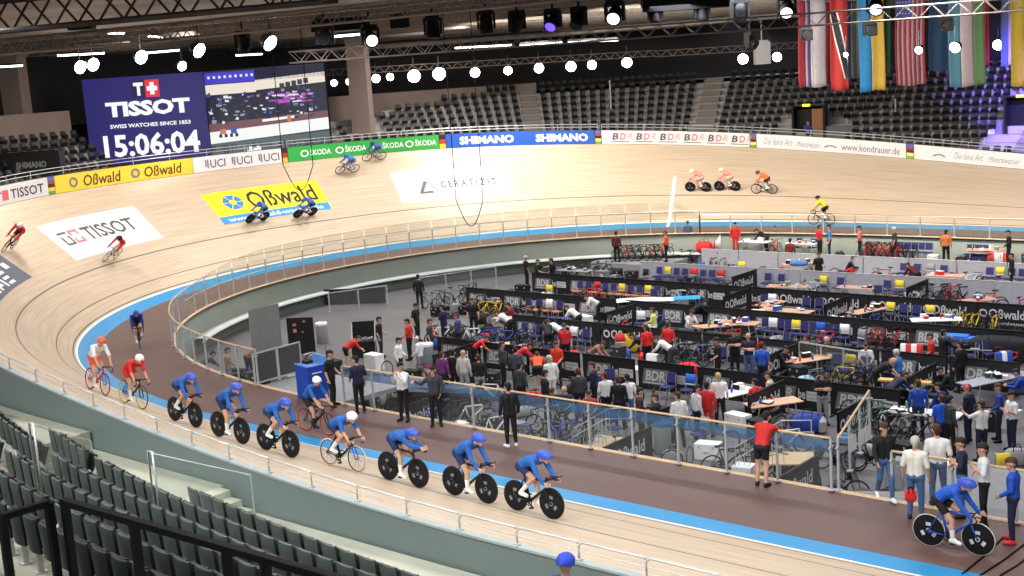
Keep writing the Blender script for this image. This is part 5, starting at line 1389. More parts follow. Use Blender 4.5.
def hull(pose, vox):
    caps = skeleton(POSE_DEF[pose]); mb = MB()
    for p, q, r0, r1, l in caps: capsule(mb, p, q, r0, r1)
    me = mb.mesh('tmp', []); o = bpy.data.objects.new('tmp', me); COL.objects.link(o)
    md = o.modifiers.new('r', 'REMESH'); md.mode = 'VOXEL'; md.voxel_size = vox; md.adaptivity = 0
    sm = o.modifiers.new('s', 'SMOOTH'); sm.factor = .5; sm.iterations = 2
    dg = bpy.context.evaluated_depsgraph_get(); ev = o.evaluated_get(dg)
    out = bpy.data.meshes.new_from_object(ev); bpy.data.objects.remove(o); bpy.data.meshes.remove(me)
    nv = len(out.vertices); co = np.empty(nv*3); out.vertices.foreach_get('co', co); co = co.reshape(-1, 3)
    nr = np.empty(nv*3); out.vertices.foreach_get('normal', nr); nr = nr.reshape(-1, 3)
    fs = [tuple(p.vertices) for p in out.polygons]
    cen = np.array([co[list(f)].mean(0) for f in fs])
    best = np.full(len(fs), 1e9); lab = np.zeros(len(fs), int); names = []
    for p, q, r0, r1, l in caps:
        if l not in names: names.append(l)
        p, q = np.array(p), np.array(q); d = q-p; L2 = d@d
        t = np.clip((cen-p)@d/L2, 0, 1) if L2 > 1e-9 else np.zeros(len(cen))
        dist = np.linalg.norm(cen-(p+t[:, None]*d), axis=1)-(r0+(r1-r0)*t)
        m = dist < best; best[m] = dist[m]; lab[m] = names.index(l)
    out.polygons.foreach_set('use_smooth', [True]*len(fs))
    return out, co, nr, fs, lab, names
def clothes(h, labels, off, name, mat_):
    out, co, nr, fs, lab, names = h
    ids = {names.index(l) for l in labels if l in names}
    idx = {}; vs = []; ff = []
    for f, l in zip(fs, lab):
        if l in ids:
            g = []
            for v in f:
                if v not in idx: idx[v] = len(vs); vs.append(tuple(co[v]+nr[v]*off))
                g.append(idx[v])
            ff.append(tuple(g))
    me = bpy.data.meshes.new(name); me.from_pydata(vs, [], ff); me.materials.append(mat_); me.polygons.foreach_set('use_smooth', [True]*len(ff)); me.update()
    return me
HULLS = {}; CLO = {}
SKIN = mat('skin', srgb(205, 158, 134), .6, var=.04); SKIN2 = mat('skin_tan', srgb(160, 112, 88), .6, var=.04)
EYE = mat('eye_dark', (.01, .01, .012), .3)
def helmet_mesh(P, aero):
    hd, fd = P['head'], P['face'].normalized(); hup = P.get('headup', V3(0, 0, 1)); hup = (hup-fd*hup.dot(fd)).normalized(); hl = fd.cross(hup)
    M = Matrix((fd, hl, hup)).transposed(); m = MB(); rows = []
    for i in range(9):
        t = i/8; x = (.155-.32*t) if not aero else (.155-.40*t); w = math.sin(math.pi*min(1, t*.93+.07))**.6
        rows.append([hd+M @ V3(x, .124*w*math.cos(a), .036+.028*(-t if aero else 0)+(.128*w)*math.sin(a)) for a in [R(-18+216*k/10) for k in range(11)]])
    m.grid([[hd+M @ V3(.158, 0, .05)]*11, rows[0]]); m.grid(rows); m.grid([[p+(hd-p)*.06 for p in r] for r in rows], 0, True)
    m.grid([rows[-1], [hd+M @ V3(.155-(.40 if aero else .32), 0, .03)]*11])
    return m
def person(loc, yaw, pose, top, legs, hair, label, long_s=False, long_t=True, shoes=None, skin=None, helmet=None, socks=None, hat=None, vox=.015, M=None, scale=1.0, bag=None):
    if pose not in HULLS: HULLS[pose] = hull(pose, vox if pose[:4] != 'ride' else .0125)
    h = HULLS[pose]; body = h[0]
    if not len(body.materials): body.materials.append(SKIN)
    r = link('person', body, None, None, None, label=label, category='person')
    if skin: r.material_slots[0].link = 'OBJECT'; r.material_slots[0].material = skin
    if M is not None: r.matrix_world = M
    else: r.location = loc; r.rotation_euler = (0, 0, yaw)
    if scale != 1.0: r.scale = (scale,)*3
    def add(nm, labels, off, mt):
        key = (pose, nm, tuple(labels))
        if key not in CLO: CLO[key] = clothes(h, labels, off, nm, BLACK)
        c = link(nm, CLO[key], r); c.material_slots[0].link = 'OBJECT'; c.material_slots[0].material = mt
    add('shirt' if not helmet else 'jersey', ['torso', 'uparm']+(['forearm'] if long_s else []), .011, top)
    add('trousers' if long_t else 'shorts', ['hip', 'thigh']+(['lowthigh', 'shin', 'sock'] if long_t else []), .009, legs)
    add('shoes', ['shoe'], .007, shoes or BLACK)
    if not long_t and socks: add('socks', ['sock'], .005, socks)
    P = POSE_DEF[pose]
    if helmet:
        key = (pose, 'helmet', helmet[1])
        if key not in CLO: CLO[key] = helmet_mesh(P, helmet[1]).mesh('helmet', [BLACK], True)
        c = link('helmet', CLO[key], r); c.material_slots[0].link = 'OBJECT'; c.material_slots[0].material = helmet[0]
    elif hair: add('hair', ['hair'], .008, hair)
    if hat:
        key = (pose, 'cap')
        if key not in CLO:
            hd, fd = P['head'], P['face'].normalized(); m = MB(); m.sphere(hd+V3(0, 0, .055)-fd*.01, .112, 14, 8, 0, (1, .96, .85))
            lt = fd.cross(V3(0, 0, 1)).normalized(); f2 = V3(fd.x, fd.y, 0).normalized()
            m.slab([[hd+f2*(.06+.13*math.cos(a)*.9)+lt*.085*math.sin(a)+V3(0, 0, .07) for a in (R(-80), R(-40), 0, R(40), R(80))], [hd+f2*.05+lt*.085*math.sin(a)+V3(0, 0, .08) for a in (R(-80), R(-40), 0, R(40), R(80))]], .01)
            CLO[key] = m.mesh('cap', [BLACK], True)
        c = link('cap', CLO[key], r); c.material_slots[0].link = 'OBJECT'; c.material_slots[0].material = hat
    key = (pose, 'eyes')
    if key not in CLO:
        hd, fd = P['head'], P['face'].normalized(); hup = P.get('headup', V3(0, 0, 1)); hup = (hup-fd*hup.dot(fd)).normalized(); hl = fd.cross(hup); m = MB()
        for s in (-1, 1): m.sphere(hd+fd*.098+hl*s*.034+hup*.022, .013, 8, 6)
        CLO[key] = m.mesh('eyes', [EYE], True)
    link('eyes', CLO[key], r)
    return r

# ---------------------------------------------------------------- riders and their bikes on the track
JB, SB_, HB = cm(34, 92, 172), cm(24, 44, 92), cm(56, 84, 190, .35)
WHT, BLK, RED, GRY, NVY, ORG = cm(232, 232, 232), cm(22, 22, 26), cm(208, 42, 44), cm(140, 142, 146), cm(30, 34, 62), cm(236, 92, 50)
BLU, JEAN, DGR, HB_, HD_, HG_, HBL = cm(36, 90, 196), cm(70, 104, 150), cm(58, 60, 66), cm(70, 46, 32), cm(30, 24, 22), cm(190, 188, 184), cm(196, 160, 110)
LHELM = cm(236, 236, 238, .3)
def on_track(s, u, lean, steer=0.0):
    p = surf(s, u, .004); t = (surf(s-.3, u)-surf(s+.3, u)).normalized(); n = surf(s, u, 1.0)-surf(s, u)
    up = (Vector((0, 0, 1))*(1-lean)+n*lean); up = (up-t*up.dot(t)).normalized()
    if steer: t = (Matrix.Rotation(steer, 3, up) @ t)
    y = up.cross(t); o = p-t*.095
    return Matrix(((t.x, y.x, up.x, o.x), (t.y, y.y, up.y, o.y), (t.z, y.z, up.z, o.z), (0, 0, 0, 1)))
def rider_on(s, u, lean, pose, top, legs, hel, aero, lb, blb, frame=BLK_F, kind='disc', bars='aero', steer=0.0, long_s=True, tyre=None, wheelc=None, hubc=None, fork=None, socks=WHT, shoes=WHT, long_t=False):
    M = on_track(s-(.17 if lean and s < 40 else 0), u+(.15 if lean and s < 40 else 0), lean, steer)
    bike(None, 0, blb, frame, kind, bars, tyre, wheelc, hubc, M=M, fork=fork)
    person(None, 0, pose, top, legs, None, lb, long_s, long_t, shoes, None, (hel, aero), socks, M=M)
TT = 'dark disc-wheeled track bike of the '
for s, u, pose, num, l in ((12.1, 2.15, 'ride_low', 0, 'front rider of the line'), (13.9, 2.2, 'ride', 0, 'second from the front of the line'), (15.85, 2.35, 'ride_aero', 0, 'third from the front, crouched low'),
                           (19.65, 2.95, 'ride_low', 0, 'just behind the white-helmeted rider'), (21.4, 3.08, 'ride', 0, 'third from the rear of the line'), (23.8, 2.75, 'ride_low', 0, 'last of the blue line')):
    rider_on(s, u, .25, pose, JB, SB_, HB, True, 'person in blue suit and blue helmet riding, '+l, TT+l.split(',')[0], BLU_F if num else BLK_F, steer=0)
rider_on(17.7, 2.55, .25, 'ride_low', JB, SB_, LHELM, False, 'person in blue suit with white helmet riding on pale thin wheels', 'road-style track bike with pale thin wheels under the white-helmeted rider', BLK_F, 'spoke', 'drop', tyre=cm(206, 190, 170), fork=BLU_F, long_s=False)
rider_on(26.5, 2.65, .3, 'ride', RED, RED, LHELM, False, 'person in all red kit and white helmet riding behind the blue line', 'black bike with a yellow-green wheel ridden by the red-clad rider', BLK_F, 'spoke', 'drop', wheelc=cm(214, 214, 60), tyre=BLK, long_s=False)
rider_on(28.5, 2.67, .3, 'ride_up', WHT, ORG, cm(236, 100, 60, .4), False, 'person in white top and orange helmet riding last near the blue band', 'red and blue bike of the rider in white and orange', cm(214, 60, 60, .4), 'spoke', 'drop', wheelc=cm(190, 60, 60), tyre=cm(120, 36, 40), fork=BLU_F, long_s=False)
rider_on(41.0, -2.43, 0, 'ride', cm(32, 52, 140), NVY, HB, False, 'person in dark blue riding on the brown safety zone towards the camera', 'dark bike on the brown safety zone in the left bend', BLK_F, 'spoke', 'drop', tyre=BLK)
rider_on(22.9, -1.2, 0, 'ride_up', JB, BLK, LHELM, False, 'person in blue shirt and white helmet riding on the brown zone by the blue cabinet', 'black bike with an orange rear wheel on the brown zone', BLK_F, 'spoke', 'drop', wheelc=cm(230, 96, 60), tyre=BLK, long_s=False, socks=BLK, shoes=BLK)
rider_on(4.4, -1.7, 0, 'ride', cm(30, 84, 190), BLK, HB, True, 'person in shiny blue suit riding in the lower right on the brown zone', 'blue bike with white-rimmed dark disc wheels in the lower right', BLU_F, 'disc', 'drop', tyre=cm(206, 200, 186), hubc=cm(196, 200, 206), fork=BLU_F)
rider_on(52.5, 2.75, .9, 'ride', RED, WHT, BLK, False, 'person in red top riding over the white TISSOT advertisement', 'pale bike on the lower edge of the white TISSOT advertisement', WHT_F, 'spoke', 'drop', tyre=cm(180, 170, 150))
rider_on(47.15, 5.1, .9, 'ride', RED, BLK, LHELM, False, 'person in red top riding high on the bank at the left edge', 'dark bike high on the bank at the left edge', BLK_F, 'spoke', 'drop')
rider_on(62.95, 3.2, .9, 'ride', cm(70, 110, 180), NVY, cm(60, 90, 190), False, 'person in blue riding across the left half of the yellow advertisement', 'dark disc-wheeled bike on the left half of the yellow advertisement', BLK_F)
rider_on(65.8, 3.03, .9, 'ride', cm(56, 100, 180), NVY, cm(60, 100, 190), False, 'person in blue riding across the right half of the yellow advertisement', 'dark disc-wheeled bike on the right half of the yellow advertisement', BLK_F)
rider_on(69.4, 6.1, .9, 'ride', cm(54, 104, 190), GRY, cm(50, 96, 180), False, 'person in blue riding high on the bank below the green board, behind another', 'pale bike high on the bank, lower of two by the green board', GRY_F, 'spoke', 'drop')
rider_on(71.1, 6.95, .9, 'ride', cm(46, 92, 160), GRY, cm(40, 70, 120), False, 'person in dark blue riding right in front of the green board', 'grey bike right in front of the green board', GRY_F, 'spoke', 'drop')
for s, u, top, lg, hl, l in ((88.2, 2.85, cm(238, 150, 134), cm(230, 190, 180), LHELM, 'left of two pale pink riders'), (89.8, 2.95, cm(238, 150, 134), cm(230, 190, 180), LHELM, 'right of two pale pink riders'), (91.9, 2.72, cm(240, 112, 60), BLK, cm(90, 70, 60), 'orange-clad rider')):
    rider_on(s, u, .6, 'ride', top, lg, hl, False, 'person riding on the far straight, '+l, 'bike on the far straight under the '+l, BLK_F if u < 2.8 else cm(224, 170, 160), 'spoke' if u < 2.8 else 'disc', 'drop', tyre=BLK)
rider_on(96.1, -.6, 0, 'ride_up', cm(232, 214, 40), BLK, BLK, False, 'person in yellow top riding along the far blue band', 'dark bike on the far blue band under the rider in yellow', BLK_F, 'spoke', 'drop', long_s=False)
# ---------------------------------------------------------------- people standing around the track
TOC = R(-49); AWAY = R(131); RGT = R(41); LFT = R(221)
person((*(-16.90, -20.09), 0), R(150), 'stand', BLK, BLK, HD_, 'person in black suit standing alone on the brown zone near the glass railing', True, True, WHT)
person((*(-9.58, -19.51), 0), R(95), 'leanrail', RED, BLK, HD_, 'person in red hoodie and black shorts leaning on the wood handrail', True, False, BLK, socks=SKIN)
person((*(-21.45, -19.61), 0), R(-80), 'handsup', WHT, BLK, HD_, 'person in white top raising both hands to the face before the glass railing', True, True, BLK)
person((*(-20.20, -19.55), 0), TOC, 'railarm', DGR, BLK, HD_, 'person in dark jacket with one arm along the wood handrail', True, True, BLK)
person((*(-23.36, -19.60), 0), R(165), 'stand2', NVY, BLK, HD_, 'person in navy shirt standing at the left end of the near railing', False, True, BLK)
person((*(-24.81, -19.43), 0), R(20), 'stand2', BLK, BLK, HD_, 'person in black shirt standing right of the blue cabinet', False, True, BLK)
person((*(-6.75, -19.18), 0), TOC, 'walk', BLK, JEAN, HB_, 'person in black jacket and jeans walking through the gate, white shoes', True, True, WHT)
person((*(-5.71, -19.97), 0), R(100), 'stand', cm(226, 222, 214), JEAN, HG_, 'grey-haired person in white polo and jeans seen from behind at the right', False, True, BLK, scale=1.02)
person((*(-5.62, -18.99), 0), R(110), 'stand2', WHT, JEAN, HB_, 'person in white t-shirt seen from behind, behind the right railing', False, True, BLK, scale=1.03)
person((*(-4.94, -19.38), 0), R(200), 'crossed', NVY, JEAN, HD_, 'person in dark navy shirt with crossed arms behind the cyclist', False, True, BLK, scale=.98)
person((*(-4.37, -19.67), 0), R(205), 'crossed', cm(222, 226, 234), BLK, HD_, 'person in white polo with blue shoulders and crossed arms at the right', False, True, BLK)
person((*(-3.56, -20.30), 0), R(190), 'stand2', cm(34, 78, 190), NVY, HB_, 'person in blue jacket with red shoes at the right edge', True, True, RED)
p = Vector((-5.09, -32.67, 3.45)); person((p.x, p.y, 1.92), R(100), 'stand', cm(40, 60, 150), NVY, HB_, 'person with a bright blue cap on the walkway at the bottom edge', True, True, BLK, helmet=(cm(40, 70, 190), False))
p = Vector((-34.93, 32.33, 4.98)); person((p.x, p.y, p.z-.9), TOC, 'sit', cm(44, 60, 140), NVY, HB_, 'lone person in blue sitting low in the far stand beside the brown door', True)
# ---------------------------------------------------------------- people in the infield: head position, facing, pose, clothes
def inf(p, yaw, pose, top, legs, hair, label, **k):
    z0 = k.pop('z0', ZP); OCC.append((p[0], p[1], .3))
    if p[1] > 17.3: z0 = -1.1
    hd = POSE_DEF[pose]['head']; c, s = math.cos(yaw), math.sin(yaw)
    k.setdefault('vox', .018)
    person((p[0]-c*hd.x+s*hd.y, p[1]-s*hd.x-c*hd.y, z0), yaw, pose, top, legs, hair, label, **k)
SH = -.15   # head height of a standing person on the pit floor
PNK, PUR = cm(214, 150, 150), cm(104, 44, 110)
for a in (
 ((-35.14, -5.20), 10, 'stand2', BLK, BLK, HD_, 'person in black shirt and cap standing left of the person in navy', dict(hat=BLK)),
 ((-33.61, -5.11), 190, 'crossed', NVY, NVY, HD_, 'person in dark navy standing in the left team box'),
 ((-33.44, -3.31), -60, 'stand', BLK, BLK, HB_, 'person in black shirt with pink chest band', dict(long_s=False)),
 ((-31.64, -3.69), 200, 'bend', WHT, BLK, HB_, 'person in white bending forward, left team box'),
 ((-32.86, -8.07), 200, 'stand2', RED, BLK, HD_, 'person in red shirt left of the two white jackets'),
 ((-30.40, -10.99), 20, 'stand2', WHT, BLK, HD_, 'person in white jacket and black trousers', dict(long_s=True)),
 ((-29.97, -10.41), 200, 'stand2', WHT, GRY, HB_, 'person in white jacket and grey trousers', dict(long_s=True, hat=WHT)),
 ((-34.38, -8.23), 30, 'stand2', BLK, NVY, HD_, 'person in black shirt standing beside the open black case'),
 ((-33.70, -10.13), 60, 'bend', RED, BLK, HB_, 'person in red shirt bent over the open black case', dict(long_t=False)),
 ((-27.03, -12.10), 100, 'stand', PUR, BLK, HB_, 'person in purple jacket behind the near railing', dict(long_s=True)),
 ((-26.87, -11.68), 120, 'stand', BLK, BLK, HD_, 'person in black right of the purple jacket', dict(long_s=True)),
 ((-26.40, -11.64), 110, 'stand', cm(196, 190, 184), GRY, HBL, 'person in pale grey coat with fair hair', dict(long_s=True)),
 ((-28.51, -7.93), 30, 'bend', RED, BLK, HB_, 'person in red shirt leaning over a table edge'),
 ((-26.03, -9.86), 60, 'stand', DGR, BLK, HB_, 'person in dark grey jacket beside the leaning red shirt', dict(long_s=True)),
 ((-25.01, -10.32), 120, 'stand2', cm(70, 72, 84), BLK, HD_, 'person in slate jacket beside the orange jacket', dict(long_s=True)),
 ((-40.93, 0.86), 120, 'stand', BLK, BLK, HD_, 'person in black alone on the grey ramp floor far left', dict(long_s=True)),
 ((-39.37, 7.73), 60, 'stand', BLK, BLK, HG_, 'white-haired person in black by the white ledge'),
 ((-37.77, 6.80), 10, 'reach', BLK, BLK, HB_, 'person in black shirt reaching by the white ledge', dict(long_s=False)),
 ((-37.27, 7.29), 190, 'stand2', BLK, BLK, HD_, 'rightmost of three people in black by the white ledge'),
 ((-32.78, -1.61), 200, 'sitlean', cm(120, 34, 44), BLK, HD_, 'person in dark red jacket sitting in the left box', dict(long_s=True)),
 ((-25.85, -6.28), -60, 'stand', RED, BLK, HB_, 'person in red shirt standing upright before the Oßwald banner'),
 ((-24.10, -9.03), -80, 'stand2', cm(226, 60, 44), BLK, HB_, 'person in orange-red shirt left of the BDR banner'),
 ((-25.99, -8.27), 40, 'bend', cm(196, 40, 46), BLK, HD_, 'person in red jacket bending beside the orange jacket', dict(long_s=True)),
 ((-24.74, -9.39), 130, 'bend', ORG, BLK, HB_, 'person in bright orange jacket and black shorts seen from behind', dict(long_s=True, long_t=False)),
 ((-22.91, -10.94), 150, 'stand2', WHT, WHT, HG_, 'person in white with a green backpack', dict(long_s=True)),
 ((-20.78, -12.05), 130, 'stand', DGR, BLK, HB_, 'person in dark coat and red cap, left of two red caps', dict(long_s=True, hat=RED)),
 ((-19.65, -12.12), 150, 'stand2', cm(222, 222, 224), BLK, HB_, 'person in white and black jacket with red cap', dict(long_s=True, hat=RED)),
 ((-18.91, -12.36), 120, 'stand', BLK, BLK, HB_, 'person in black coat left of the white back', dict(long_s=True)),
 ((-18.79, -12.02), 140, 'stand', WHT, JEAN, HD_, 'person in white shirt and blue denim seen from behind'),
 ((-20.66, -13.01), -70, 'sit', NVY, BLK, None, 'bald person sitting behind the glass railing with a red bag'),
 ((-21.11, -13.09), -70, 'sitlean', NVY, NVY, HB_, 'person in navy sitting behind the glass beside the bald one'),
 ((-19.60, -13.06), -60, 'sit', cm(180, 50, 60), BLK, HB_, 'person in red top sitting behind the glass railing'),
 ((-22.08, -5.43), 200, 'bend', WHT, cm(60, 62, 66), HB_, 'person in white long sleeves bending beside the bikes', dict(long_s=True)),
 ((-22.20, -4.38), 100, 'stand', RED, BLK, HB_, 'person in red shirt, right of two red shirts near the yellow-black bag'),
 ((-22.67, -5.22), 160, 'stand', cm(216, 40, 40), BLK, HB_, 'person in red shirt, left of two red shirts near the yellow-black bag'),
 ((-23.30, -5.28), 200, 'bend', BLK, BLK, HD_, 'person in black with yellow back stripe bending over', dict(long_s=True)),
 ((-29.38, -1.56), 190, 'bend', WHT, BLK, HB_, 'person in white bending over in the third box row', dict(long_s=False)),
 ((-30.18, 0.90), 220, 'bend', WHT, BLK, HB_, 'person in white seated beside the bending white shirt'),
 ((-28.20, -4.39), 200, 'bend', WHT, BLK, HB_, 'person in white bending left of the red upright shirt'),
 ((-25.57, -0.52), 200, 'sit', cm(230, 226, 130), WHT, HB_, 'person in pale yellow top sitting beside the black divider'),
 ((-23.84, -0.08), -20, 'sitlean', WHT, GRY, HB_, 'person in white sitting at the left table end'),
 ((-19.00, -6.10), 220, 'stand2', BLK, BLK, HD_, 'person in black with black cap beside the crossed-arm men', dict(hat=BLK)),
 ((-19.10, -4.67), -50, 'crossed', BLK, BLK, HB_, 'person in black shirt with white print and crossed arms'),
 ((-18.28, -5.07), -70, 'crossed', NVY, JEAN, None, 'bald person in navy shirt with crossed arms'),
 ((-17.13, -6.11), 100, 'stand', BLU, NVY, HB_, 'person in blue behind the bald person'),
 ((-16.09, -13.21), 150, 'stand2', WHT, BLK, HB_, 'person in white with a yellow bag on the back', dict(long_s=True)),
 ((-15.99, -12.23), 60, 'stand', cm(206, 206, 210), BLK, HD_, 'person in black and white striped jacket', dict(long_s=True)),
 ((-15.91, -11.78), 110, 'stand', RED, RED, HD_, 'person in long red coat with black hair', dict(long_s=True)),
 ((-16.19, -10.64), 120, 'stand2', WHT, BLK, HBL, 'fair-haired person in white shirt and black trousers'),
 ((-15.56, -9.42), 150, 'sit', RED, BLK, HD_, 'dark-haired person in red sitting beside the white table'),
 ((-15.63, -8.43), 200, 'sit', cm(200, 190, 170), BLK, HB_, 'person in beige sitting behind the slanted wooden table'),
 ((-17.07, -4.48), 0, 'sitlean', BLK, BLK, HD_, 'person in black leaning over the pale table from the left'),
 ((-17.11, -2.87), 190, 'sit', cm(70, 34, 40), BLK, HB_, 'person in dark red sitting behind the pale table'),
 ((-16.26, -2.87), 10, 'sitreach', BLK, BLK, None, 'bald person in black sitting with an arm stretched along the chairs'),
 ((-14.58, -3.21), -60, 'sit', WHT, JEAN, HB_, 'person in white shirt sitting right of the stretched arm'),
 ((-12.75, -5.08), 20, 'bend', BLK, BLK, None, 'bald person in black shirt leaning to the right'),
 ((-13.20, -3.78), 180, 'sit', cm(48, 130, 196), NVY, HG_, 'person in light blue shirt sitting by the red and white towel'),
 ((-12.47, -2.61), 200, 'stand2', RED, BLK, HB_, 'long-haired person in red shirt near the red bikes'),
 ((-12.28, -1.82), 60, 'reach', BLK, BLK, HD_, 'person in black jacket reaching out beside the red shirt', dict(long_s=True)),
 ((-11.42, -4.34), 230, 'squat', BLK, BLK, HD_, 'person in black crouching below the reaching person', dict(long_s=True)),
 ((-13.36, -9.03), -50, 'crossed', BLK, GRY, HD_, 'person in black shirt and cap with crossed arms, grey trousers', dict(hat=BLK)),
 ((-10.31, -8.83), 120, 'stand', cm(34, 76, 180), NVY, HB_, 'person in blue jacket, left of three in blue near the gate', dict(long_s=True)),
 ((-9.66, -8.91), 160, 'stand2', cm(30, 46, 110), NVY, HD_, 'person in dark blue behind the bright blue back', dict(long_s=True)),
 ((-9.05, -10.14), 120, 'stand', cm(30, 92, 214), NVY, HB_, 'person in bright blue shirt seen from behind'),
 ((-7.87, -10.28), 150, 'reach', WHT, NVY, HB_, 'person in white vest with raised arm seen from behind'),
 ((-7.48, -9.00), 230, 'crossed', cm(224, 226, 232), NVY, HD_, 'person in white polo standing at the right edge, arms folded'),
 ((-8.86, -4.52), 200, 'sitlean', cm(30, 66, 160), NVY, HD_, 'person in blue sitting by the grey table at the right edge', dict(long_s=True)),
 ((-8.84, -8.76), 170, 'stand2', NVY, NVY, HB_, 'person with a bright pink cap near the white vest', dict(hat=cm(240, 90, 130))),
 ((-32.12, 17.75), -60, 'stand', RED, RED, HD_, 'person in red overalls standing at the far wall', dict(long_s=True)),
 ((-35.0, 14.9), 200, 'stand2', ORG, BLK, HB_, 'person in orange jacket at the far rack', dict(long_s=True, z0=-1.3)),
 ((-37.9, 14.2), 100, 'stand', cm(90, 30, 36), BLK, HD_, 'person in dark red and black at the far left rack', dict(long_s=True, z0=-1.3)),
 ((-35.29, 17.75), 120, 'stand', cm(36, 70, 150), NVY, HD_, 'person in blue shirt seen from behind at the far wall'),
 ((-30.66, 19.67), -60, 'sit', BLK, BLK, HB_, 'bare-armed person in black top with a red cap sitting far back', dict(hat=RED)),
 ((-26.88, 17.75), 60, 'stand', cm(200, 44, 50), BLK, HB_, 'person in red shirt left of the light blue shirt, far boxes'),
 ((-26.36, 17.75), 210, 'stand', cm(80, 130, 190), NVY, HD_, 'person in light blue shirt in the far boxes'),
 ((-24.61, 17.75), 200, 'stand2', cm(214, 120, 120), BLK, HD_, 'person in red and white vest standing at the far wall'),
 ((-22.67, 17.75), 200, 'stand', DGR, BLK, HG_, 'person in grey standing behind the far bike rack'),
 ((-24.33, 16.41), 20, 'squat', BLK, RED, HB_, 'person crouching in black and red in the far boxes', dict(long_s=True)),
 ((-24.55, 12.99), -40, 'stand2', BLK, BLK, HB_, 'person in black shirt behind the second grey fence'),
 ((-15.78, 15.18), 200, 'stand', BLK, BLK, HD_, 'person in black standing at the far right table', dict(long_s=True)),
 ((-19.75, 17.34), 100, 'stand', cm(206, 110, 60), BLK, HD_, 'person in brownish orange beside the green jersey'),
 ((-20.05, 13.36), 160, 'bend', cm(90, 24, 34), BLK, HD_, 'person in dark red bent over the red bikes', dict(long_s=True)),
 ((-16.81, 17.75), 200, 'stand2', BLK, BLK, HD_, 'person in black in the far right corner by the pit wall', dict(long_s=True)),
 ((-30.90, 18.01), 200, 'bend', BLK, BLK, HD_, 'person in black bending left of the red cap, far boxes', dict(long_s=True)),
 ((-35.74, -15.19), 40, 'stand2', cm(150, 120, 100), cm(90, 110, 140), HB_, 'person in brown top working behind the curved glass railing', dict(long_s=True)),
 ((-21.64, -12.75), 60, 'stand2', BLK, BLK, HD_, 'person in black beside the green backpack', dict(long_s=True)),
 ((-20.86, -11.15), 200, 'stand', NVY, BLK, HB_, 'person in navy turned towards the red caps', dict(long_s=True)),
 ((-17.39, -13.31), 40, 'stand2', cm(70, 34, 40), BLK, HD_, 'person in dark maroon in the aisle behind the near glass', dict(long_s=True)),
 ((-16.57, -13.70), 200, 'stand', BLK, JEAN, HB_, 'person in black top and jeans left of the yellow bag', dict(long_s=True)),
 ((-23.19, -12.21), 90, 'stand', DGR, BLK, HD_, 'person in grey fleece behind the man in the black suit', dict(long_s=True)),
 ((-25.43, -11.90), 120, 'stand2', BLK, GRY, HB_, 'person in black with grey trousers right of the fair hair', dict(long_s=True)),
 ((-31.89, -7.68), 30, 'stand2', DGR, BLK, HB_, 'person in grey shirt between the cap and the navy shirt'),
 ((-31.58, -6.40), 200, 'stand2', cm(60, 62, 110), BLK, HB_, 'person in blue-grey top behind the white jackets'),
 ((-28.22, -4.55), 140, 'bend', BLK, BLK, HD_, 'person in black bending in the second box row', dict(long_s=True)),
 ((-26.51, -2.30), 160, 'sitlean', DGR, BLK, HB_, 'person in grey sitting at the Oßwald banner', dict(long_s=True)),
 ((-23.51, -6.91), 20, 'bend', cm(150, 110, 96), BLK, HB_, 'person in brownish top bent over bags before the BDR banner', dict(long_s=True)),
 ((-13.02, -7.04), 200, 'squat', BLK, BLK, HD_, 'person in black crouching in the silver framed box', dict(long_s=True)),
 ((-11.11, -3.39), 160, 'stand', BLK, BLK, HD_, 'person in black in front of the black and yellow wheels', dict(long_s=True)),
 ((-11.64, -6.69), 60, 'bend', NVY, BLK, HB_, 'person in navy bending under the red and white towel', dict(long_s=True)),
 ((-8.10, -8.30), 200, 'stand2', cm(36, 70, 150), NVY, HB_, 'person in blue top beside the grey matted table', dict(long_s=True)),
 ((-8.82, -10.14), 60, 'stand2', DGR, BLK, HD_, 'person in dark grey between the blue back and the white vest', dict(long_s=True)),
 ((-36.35, -13.22), 20, 'bend', cm(196, 120, 70), NVY, HB_, 'person in orange-brown bending beside the grey partition', dict(long_s=True)),
 ((-37.31, -14.79), 80, 'bend', cm(90, 90, 92), BLK, HD_, 'person in grey bending behind the curved glass railing', dict(long_s=True)),
 ((-24.29, 1.71), 40, 'bend', BLK, BLK, HD_, 'person in black by the black divider above the tables', dict(long_s=True)),
 ((-20.95, 12.18), 120, 'squat', BLK, BLK, HD_, 'person in black crouching among the red bikes', dict(long_s=True)),
 ((-28.34, 17.12), 100, 'stand', cm(120, 40, 44), BLK, HD_, 'person in dark red at the far table under the dark board', dict(long_s=True)),
):
    inf(a[0], R(a[1]), *a[2:7], **(a[7] if len(a) > 7 else {}))

# ---------------------------------------------------------------- things standing and lying in the pit
def bag(p, rz, s, col, label, strap=True, z=ZP, group=None):
    r = empty('sports_bag', (p[0], p[1], z), rz, label=label, category='bag')
    if group: r['group'] = group
    L, Wd, H = s; m = MB(); rows = []
    for i in range(7):
        t = -1+2*i/6; k = (1-abs(t)**4*.35); rows.append([(t*L/2, Wd/2*k*math.copysign(abs(math.cos(a))**.6, math.cos(a)), max(0, H/2+H/2*k*math.copysign(abs(math.sin(a))**.6, math.sin(a)))) for a in [2*math.pi*j/12 for j in range(13)]])
    m.grid(rows); m.add([rows[0][j] for j in range(12)], [tuple(range(12))]); m.add([rows[-1][j] for j in range(12)], [tuple(range(11, -1, -1))]); m.build('bag_body', col, r, True)
    if strap:
        m = MB()
        for sy in (-1, 1): m.tube([(-L*.2, sy*Wd*.42, H*.7), (-L*.15, sy*Wd*.3, H*1.15), (L*.15, sy*Wd*.3, H*1.15), (L*.2, sy*Wd*.42, H*.7)], .015, 5)
        m.build('handles', BLACK, r)
    return r
